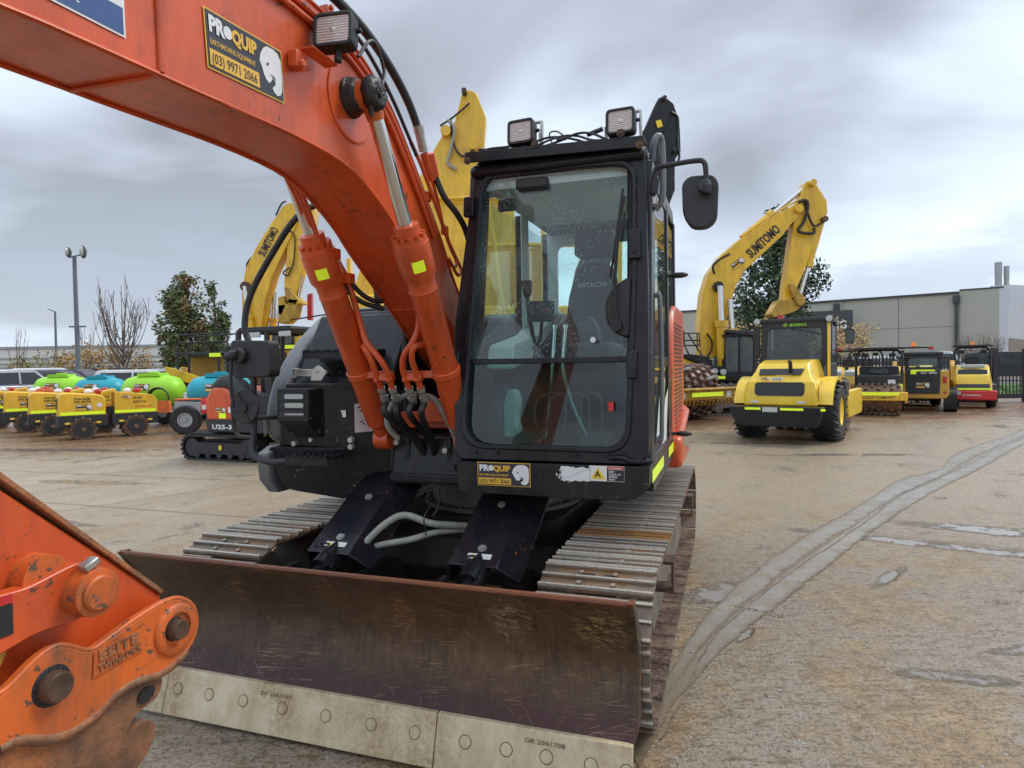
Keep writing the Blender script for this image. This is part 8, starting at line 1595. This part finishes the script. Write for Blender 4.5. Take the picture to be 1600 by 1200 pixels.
# ---- trench rollers on the left
def trench(loc, rz, label, cover=False):
    t = thing('trench_roller', label, 'roller', loc, rz, 'trench rollers parked on the left', scale=.95)
    for s_, nm in ((-1, 'rear'), (1, 'front')):
        cx = s_ * .58; g = G(); q = [(cx - .52, .50), (cx + .50, .50), (cx + .50, 1.02), (cx + .42, 1.12), (cx - .40, 1.20), (cx - .50, 1.12)] if s_ < 0 else [(cx - .46, .50), (cx + .52, .50), (cx + .52, .95), (cx + .40, 1.08), (cx - .40, 1.18), (cx - .46, 1.15)]
        g.prism(rpoly(q, .06, 3), 'y', -.33, .33); b = g.build('engine_hood', 'yel_t', t, .03)
        g = G(); g.prism(rpoly([(cx - .53, .32), (cx + .53, .32), (cx + .53, .62), (cx - .53, .62)], .03), 'y', -.345, .345); g.build('side_skirt', 'plast', t, .02)
        g = G(); g.flat([(0, 0), (.94, 0), (.94, .075), (0, .075)], (cx - .47, -.349, .63), (1, 0, 0), (0, 0, 1), 'refl', .001); g.build('reflector', None, b, smooth=0)
        g = G(); fw = [(.52, 0), (.52, .40)];
        if s_ < 0:
            for k in range(8): g.bx(cx - .535, cx - .50, -.18, .18, .78 + k * .035, .795 + k * .035)
        g.bx(cx - .40, cx + .42, -.33, -.325, .70, .705) ; g.build('vent_grille', 'ink', b)
        g = G(); 
        if s_ < 0: g.text('WACKER', (cx - .18, -.3345, 1.00), (1, 0, 0), (0, 0, 1), .075, 'ink', .025, .36, .001); g.text('NEUSON', (cx - .18, -.3345, .93), (1, 0, 0), (0, 0, 1), .075, 'ink', .025, .36, .001); proquip(g, (cx - .14, -.3345, .74), (1, 0, 0), (0, 0, 1), .34, .15, False, .002); g.flat([(.06 * math.cos(a), .06 * math.sin(a)) for a in [k * .628 for k in range(10)]], (cx + .36, -.3345, .86), (1, 0, 0), (0, 0, 1), 'white', .001)
        else: proquip(g, (cx - .30, -.3345, 1.0), (1, 0, 0), (0, 0, 1), .18, .08, False, .002); g.text('N143', (cx - .05, -.3345, .98), (1, 0, 0), (0, 0, 1), .09, 'ink', .02, .2, .001); g.text('RENTAL', (cx - .05, -.3345, .88), (1, 0, 0), (0, 0, 1), .07, 'ink', .02, .32, .001); g.text('RT82-SC', (cx, -.3345, .76), (1, 0, 0), (0, 0, 1), .06, 'redp', .01, .4, .001)
        g.build('lettering', None, b, smooth=0)
        for k in range(2):
            g = G(); x = cx + (.15 if s_ < 0 else -.15) + k * .22; g.sphere((x, -.12, 1.20), (.10, .09, .07)); g.build('lamp_cover', 'redl' if k else 'white', t)
        for yy, fl in ((-.24, -1), (.24, 1)):
            g = G(); g.lathe((cx, yy - .17, .27), (0, 1, 0), [(0, .0), (0, .19), (.03, .20), (.03, .255), (0.0, .262), (.0, .27), (.34, .27), (.34, .0)], 28)
            for k in range(6): a = k * 1.0472; g.cyl((cx + .15 * math.cos(a), yy + fl * .15, .27 + .15 * math.sin(a)), (cx + .15 * math.cos(a), yy + fl * .176, .27 + .15 * math.sin(a)), .03, n=8, mat='ink')
            g.cyl((cx, yy + fl * .1, .27), (cx, yy + fl * .173, .27), .215, n=24, mat='plast'); g.cyl((cx, yy + fl * .17, .27), (cx, yy + fl * .19, .27), .05, n=12)
            for k in range(12):
                a = k * .5236
                for j in range(3): c = V3((cx + .27 * math.cos(a + j * .17), yy - .11 + j * .11, .27 + .27 * math.sin(a + j * .17))); d = V3((math.cos(a + j * .17), 0, math.sin(a + j * .17))); g.cyl(c, c + d * .035, .045, .03, n=4)
            g.build('drum', 'muddrum', t)
        for dx in (-.33, .33): g = G(); g.box((cx + dx, -.33, .42), (.10, .10, .05)); g.build('scraper', 'yel_b', t, .01)
    g = G(); g.bx(-.12, .12, -.14, .14, .25, .8); g.cyl((-.07, -.30, .35), (-.07, -.30, .62), .03, n=8, mat='redl'); g.build('articulation_joint', 'plast', t, .02)
    if cover: g = G(); g.prism(rpoly([(-.36, .45), (.10, .42), (.12, 1.22), (-.34, 1.22)], .03), 'y', -.38, .36); g.warp(lambda x, y, z: (x + .02 * math.sin(z * 25), y + .02 * math.sin(x * 20 + z * 9), z)); g.build('fabric_cover', 'orflag', t, .02)
    else: g = G(); g.box((.0, .0, 1.18), (.34, .5, .10), Matrix.Rotation(-.2, 3, 'Y')); g.build('hood_lid', 'yel_t', t, .02)
    return t
RZT = R_(39)
trench((-10.05, 16.0, 0), RZT, 'yellow trench roller nearest the camera with maker lettering and grey skirt')
trench((-11.45, 16.95, 0), RZT, 'yellow trench roller directly behind the lettered nearest one')
trench((-12.9, 18.0, 0), RZT, 'yellow trench roller draped with an orange fabric cover', True)
trench((-14.8, 19.4, 0), RZT, 'yellow trench roller at the left edge of the photo')
g = G(); g.box((-14.9, 17.2, .42), (.5, .4, .84)); g.box((-14.9, 17.0, .9), (.46, .36, .12)); o = g.build('blue_engine_block', paint('blue paint', (.02, .10, .35)), None, .05); tag(o, 'blue engine block at the left end of the draped roller', 'engine'); 
# ---- water tank trailers
def tank(loc, rz, label, col, L=2.0, W=1.0, H=.95, z0=.62, trailer=True):
    t = thing('tank_trailer', label, 'water tank', loc, rz, 'plastic water tanks on trailers')
    secs = []
    for f in (-1, -.94, -.8, -.5, 0, .5, .8, .94, 1):
        k = max(.18, (1 - abs(f) ** 6)) ** .5; secs.append([(f * L / 2, math.cos(a) * W / 2 * k, z0 + H / 2 + math.sin(a) * H / 2 * k) for a in [j * 6.2832 / 20 for j in range(20)]])
    g = G(); g.rings(secs); g.prism(rpoly([(-.35, z0 + H - .04), (.35, z0 + H - .04), (.32, z0 + H + .06), (-.32, z0 + H + .06)], .03), 'y', -.25, .25); tk = g.build('tank', col, t, smooth=60)
    g = G(); g.cyl((0, 0, z0 + H + .05), (0, 0, z0 + H + .10), .16, n=18); g.build('filler_lid', col, tk)
    g = G(); proquip(g, (-.28, -W / 2 - .012, z0 + H * .52), (1, 0, 0), (0, .18, 1), .46, .2, False, .004); g.build('company_sticker', None, tk, smooth=0)
    if trailer:
        g = G(); g.bx(-L * .55, L * .62, -W / 2, -W / 2 + .08, .50, .60); g.bx(-L * .55, L * .62, W / 2 - .08, W / 2, .50, .60); g.bx(-L * .55, -L * .5, -W / 2, W / 2, .50, .60); g.bx(L * .57, L * .62, -W / 2, W / 2, .50, .60); g.beam((L * .6, -.4, .52), (L * .95, 0, .5), .08, .08); g.beam((L * .6, .4, .52), (L * .95, 0, .5), .08, .08); g.build('chassis', 'galv', t, .008)
        for s_ in (-1, 1):
            g = G(); g.lathe((-.1, s_ * (W / 2 + .14) - .11, .36), (0, 1, 0), [(0, .16), (0, .33), (.03, .36), (.19, .36), (.22, .33), (.22, .16)], 28); w_ = g.build('wheel', 'rubber', t); g = G(); g.lathe((-.1, s_ * (W / 2 + .14) - .09, .36), (0, 1, 0), [(0, 0), (0, .17), (.18, .17), (.18, 0)], 18); g.build('rim', 'galv', w_)
            g = G(); yy = s_ * (W / 2 + .14); o_ = [(-.1 + .44 * math.cos(a), .36 + .44 * math.sin(a)) for a in [math.pi * k / 8 for k in range(9)]]; i_ = [(-.1 + .42 * math.cos(a), .36 + .42 * math.sin(a)) for a in [math.pi * k / 8 for k in range(9)]]; g.add([(x, y, z) for y in (yy - .14, yy + .14) for q in (o_, i_) for x, z in q], [(k, k + 1, 18 + k + 1, 18 + k) for k in range(8)] + [(9 + k, 10 + k, 28 + k, 27 + k) for k in range(8)] + [(k, k + 1, 10 + k, 9 + k) for k in range(8)] + [(18 + k, 19 + k, 28 + k, 27 + k) for k in range(8)]); g.build('mudguard', 'galv', t)
    return t
def X_(px, Y): return at(px, 600, Y)[0]
t = tank((X_(240, 19.0), 19.0, 0), R_(-4), 'large lime green water tank on a trailer behind the nearest trench roller', 'lime', 1.75, 1.0, .92, .58)
g = G()
for k in range(4): g.tube([(.62 + .28 * math.cos(a) * (1 + .04 * k), -.72 - .02 * k, .86 + .26 * math.sin(a) * (1 + .03 * k)) for a in [j * 6.2832 / 12 for j in range(13)]], .022, 6)
g.build('hose_reel', 'hose', t, smooth=60)
g = G(); g.prism(rpoly([(.52, .45), (.98, .45), (.96, .78), (.54, .78)], .03), 'y', -.80, -.70); g.warp(lambda x, y, z: (x, y + .02 * math.sin(x * 30), z + .01 * math.sin(x * 18))); g.build('orange_cover', 'orflag', t, .01); g = G(); g.cyl((1.25, -.4, .8), (1.25, -.4, .98), .09, n=12); g.build('cap', 'white', t, .02)
tank((X_(97, 22.5), 22.5, 0), R_(5), 'lime green water tank further left behind the trench rollers', 'lime', 1.7, 1.0, .90, .60)
tank((X_(158, 22.0), 22.0, 0), R_(0), 'teal water tank between the two lime tanks', 'teal', 1.6, 1.0, .85, .58)
t = tank((X_(345, 17.2), 17.2, 0), R_(12), 'teal water tank on a grey trailer beside the small orange excavator', 'teal', 1.6, .95, .85, .62, False)
g = G(); g.bx(-1.1, 1.0, -.52, .52, .48, .60); g.prism([(-.95, .45), (-.35, .45), (-.3, .80), (-.95, .86)], 'y', -.72, -.50); g.build('trailer_body', 'galv', t, .02)
g = G(); g.bx(-.95, -.35, -.74, -.5, .86, .90); g.build('mudguard', 'orflag', t, .01)
g = G(); g.lathe((-.70, -.80, .36), (0, 1, 0), [(0, .18), (0, .33), (.03, .37), (.21, .37), (.24, .33), (.24, .18)], 30); w_ = g.build('wheel', 'rubber', t); g = G(); g.lathe((-.70, -.79, .36), (0, 1, 0), [(0, 0), (0, .05), (.03, .07), (.03, .14), (-.005, .15), (-.005, .19), (.1, .19), (.1, 0)], 20); g.build('rim', 'galv', w_)
g = G(); g.lathe((-.22, -.80, .52), (0, 0, 1), [(0, .09), (.30, .095), (.36, .07), (.38, .035), (.42, .035), (.42, 0)], 16); g.flat([(-.05, 0), (.05, 0), (.05, .12), (-.05, .12)], (-.22, -.897, .62), (1, 0, 0), (0, 0, 1), 'white', .002); o = g.build('fire_extinguisher', 'redm', t)
# ---- small orange mini excavator
t = thing('mini_excavator', 'small orange and black mini excavator with rubber tracks beside the charcoal bodywork', 'excavator', (-4.95, 12.0, 0), R_(-22))
tracked_base(t, 1.75, 1.4, .46, .28, 'rubber', 'plast', 50)
n0_kids = set(t.children)
g = G(); g.prism(rpoly([(-.75, .50), (.95, .50), (.95, .78), (-.80, .78)], .08), 'y', -.68, .68); g.build('frame', 'plast', t, .03)
g = G(); g.prism(rpoly([(-.75, .72), (.05, .72), (.05, 1.05), (-.30, 1.30), (-.62, 1.30), (-.76, 1.10)], .08, 4), 'y', -.69, .60); g.build('side_cover', 'orange', t, .05, seg=3)
g = G(); g.tube([(-.68, -.45, 1.22), (-.45, -.48, 1.36), (-.15, -.5, 1.30), (.10, -.5, 1.0)], .17, 12); g.prism(rpoly([(-.2, .75), (.9, .75), (.9, 1.15), (-.1, 1.22)], .06), 'y', -.5, .66); g.build('engine_hood', 'plast', t, .04)
g = G(); g.text('U25-3', (-.62, -.683, .57), (1, 0, 0), (0, 0, 1), .11, 'white', .03, .46, .002); proquip(g, (-.50, -.693, .86), (1, 0, 0), (0, 0, 1), .22, .09, False, .002); g.flat([(0, 0), (.16, 0), (.16, .09), (0, .09)], (-.44, -.693, .76), (1, 0, 0), (0, 0, 1), 'refl', .002); g.flat([(0, 0), (.2, 0), (.2, .10), (0, .10)], (-.22, -.693, .86), (1, 0, 0), (0, 0, 1), 'white', .002); g.build('lettering', None, t, smooth=0)
for y in (-.55, .55): g = G(); g.tube([(-.05, y, 1.2), (-.10, y, 1.6), (-.08, y, 2.18), (.02, y, 2.28), (.9, y, 2.26)], .045, 10); g.build('roll_bar', 'plast', t, smooth=60)
g = G(); g.tube([(.55, -.55, 2.26), (.55, -.55, 1.2)], .045, 10, sm=0); g.bx(.25, .31, -.55, .55, 2.22, 2.28); g.build('canopy_post', 'plast', t)
g = G(); g.prism(rpoly([(-.05, 2.27), (1.15, 2.27), (1.12, 2.34), (0, 2.34)], .03), 'y', -.62, .62); g.build('canopy', 'plast', t, .02)
for x in (.35, 1.0): g = G(); g.bx(x - .12, x + .12, -.64, -.60, 2.16, 2.25); g.build('work_lamp', 'lamp_glass', t, .01)
g = G(); g.cyl((-.36, -.5, 1.44), (-.14, -.5, 1.40), .07, n=12); g.build('red_beacon', 'redl', t, .01)
g = G(); g.prism(rpoly([(.1, 1.2), (.5, 1.2), (.5, 1.35), (.22, 1.4), (.18, 1.8), (.06, 1.8)], .03), 'y', -.25, .25); g.build('seat', 'ink', t, .02)
for o in t.children:
    if o not in n0_kids: o.location.x += 0.48
g = G(); g.bx(1.15, 1.2, -.7, .7, .05, .36); g.bx(.7, 1.15, -.3, -.22, .2, .3); g.bx(.7, 1.15, .22, .3, .2, .3); g.build('dozer_blade', 'rust', t, .01)
g = G(); g.flat([(0, 0), (.07, 0), (.07, .08), (0, .08)], (.02, -.705, .20), (1, 0, 0), (0, 0, 1), 'warn'); g.build('track_sticker', None, t, smooth=0)
g = G(); g.prism([(.9, .75), (1.25, .7), (1.9, 1.5), (2.0, 1.9), (1.85, 1.95), (1.6, 1.55)], 'y', -.1, .1); g.build('boom', 'orange', t, .02)
# ---- black and yellow track loader with raised rail behind the teal tank
t = thing('track_loader', 'black framed yellow loader with open cab and top railing behind the teal tank', 'loader', (X_(320, 21.5), 21.5, 0), R_(10))
tracked_base(t, 1.9, 1.6, .6, .35, 'rubber', 'plast', 20)
g = G(); g.bx(-.75, .75, -.7, .9, .55, 1.3); g.build('body', 'ink', t, .04)
g = G()
for x in (-.62, .62):
    for y in (-.62, .5): g.bx(x - .04, x + .04, y - .04, y + .04, 1.2, 2.15)
g.bx(-.68, .68, -.68, .56, 2.1, 2.2); g.bx(-.66, .66, -.66, -.6, 1.25, 1.35); g.build('cab_frame', 'ink', t, .01)
g = G(); g.bx(-.55, .5, .45, .5, 1.4, 2.05); g.build('rear_panel', 'yel_o', t)
for s_ in (-1, 1): g = G(); g.prism([(-.95, 1.25), (-.95, 1.75), (-.7, 1.7), (.8, 1.15), (1.1, .5), (.9, .5), (.6, 1.0), (-.6, 1.3)], 'y', s_ * .78 - .05, s_ * .78 + .05); g.build('lift_arm', 'yel', t, .02)
for k, pts in enumerate(([(-.6, -.6, 2.2), (-.6, -.6, 2.75), (.9, -.6, 2.85), (.9, -.6, 2.2)], [(-.6, .5, 2.2), (-.6, .5, 2.75), (.9, .5, 2.85), (.9, .5, 2.2)], [(-.6, -.6, 2.5), (.9, -.6, 2.55)], [(.2, -.6, 2.2), (.2, -.6, 2.8)])): rail(t, [V3(p) for p in pts], .03)
g = G(); g.bx(.5, 1.9, .6, 1.6, 2.0, 2.45); g.build('dark_hood', 'plast', t, .05)
g = G(); g.flat([(0, 0), (.35, 0), (.35, .12), (0, .12)], (.35, -.69, 2.05), (1, 0, 0), (0, 0, 1), 'refl'); g.build('reflector', None, t, smooth=0)
# white round sign beside it
t = thing('sign', 'small white sign with a red ring left of the open cab loader', 'sign', (X_(276, 30), 30, 0))
g = G(); g.bx(-.35, .35, 0, .04, 1.15, 1.75); g.build('sign_board', 'white', t); g = G(); g.ring([(.2 * math.cos(a), 1.48 + .2 * math.sin(a)) for a in [k * .3927 for k in range(16)]], [(.14 * math.cos(a), 1.48 + .14 * math.sin(a)) for a in [k * .3927 for k in range(16)]], 'y', -.02, -.005); g.build('ring', 'redp', t); g = G(); g.bx(-.03, .03, 0, .04, 0, 1.15); g.build('post', 'galv', t)
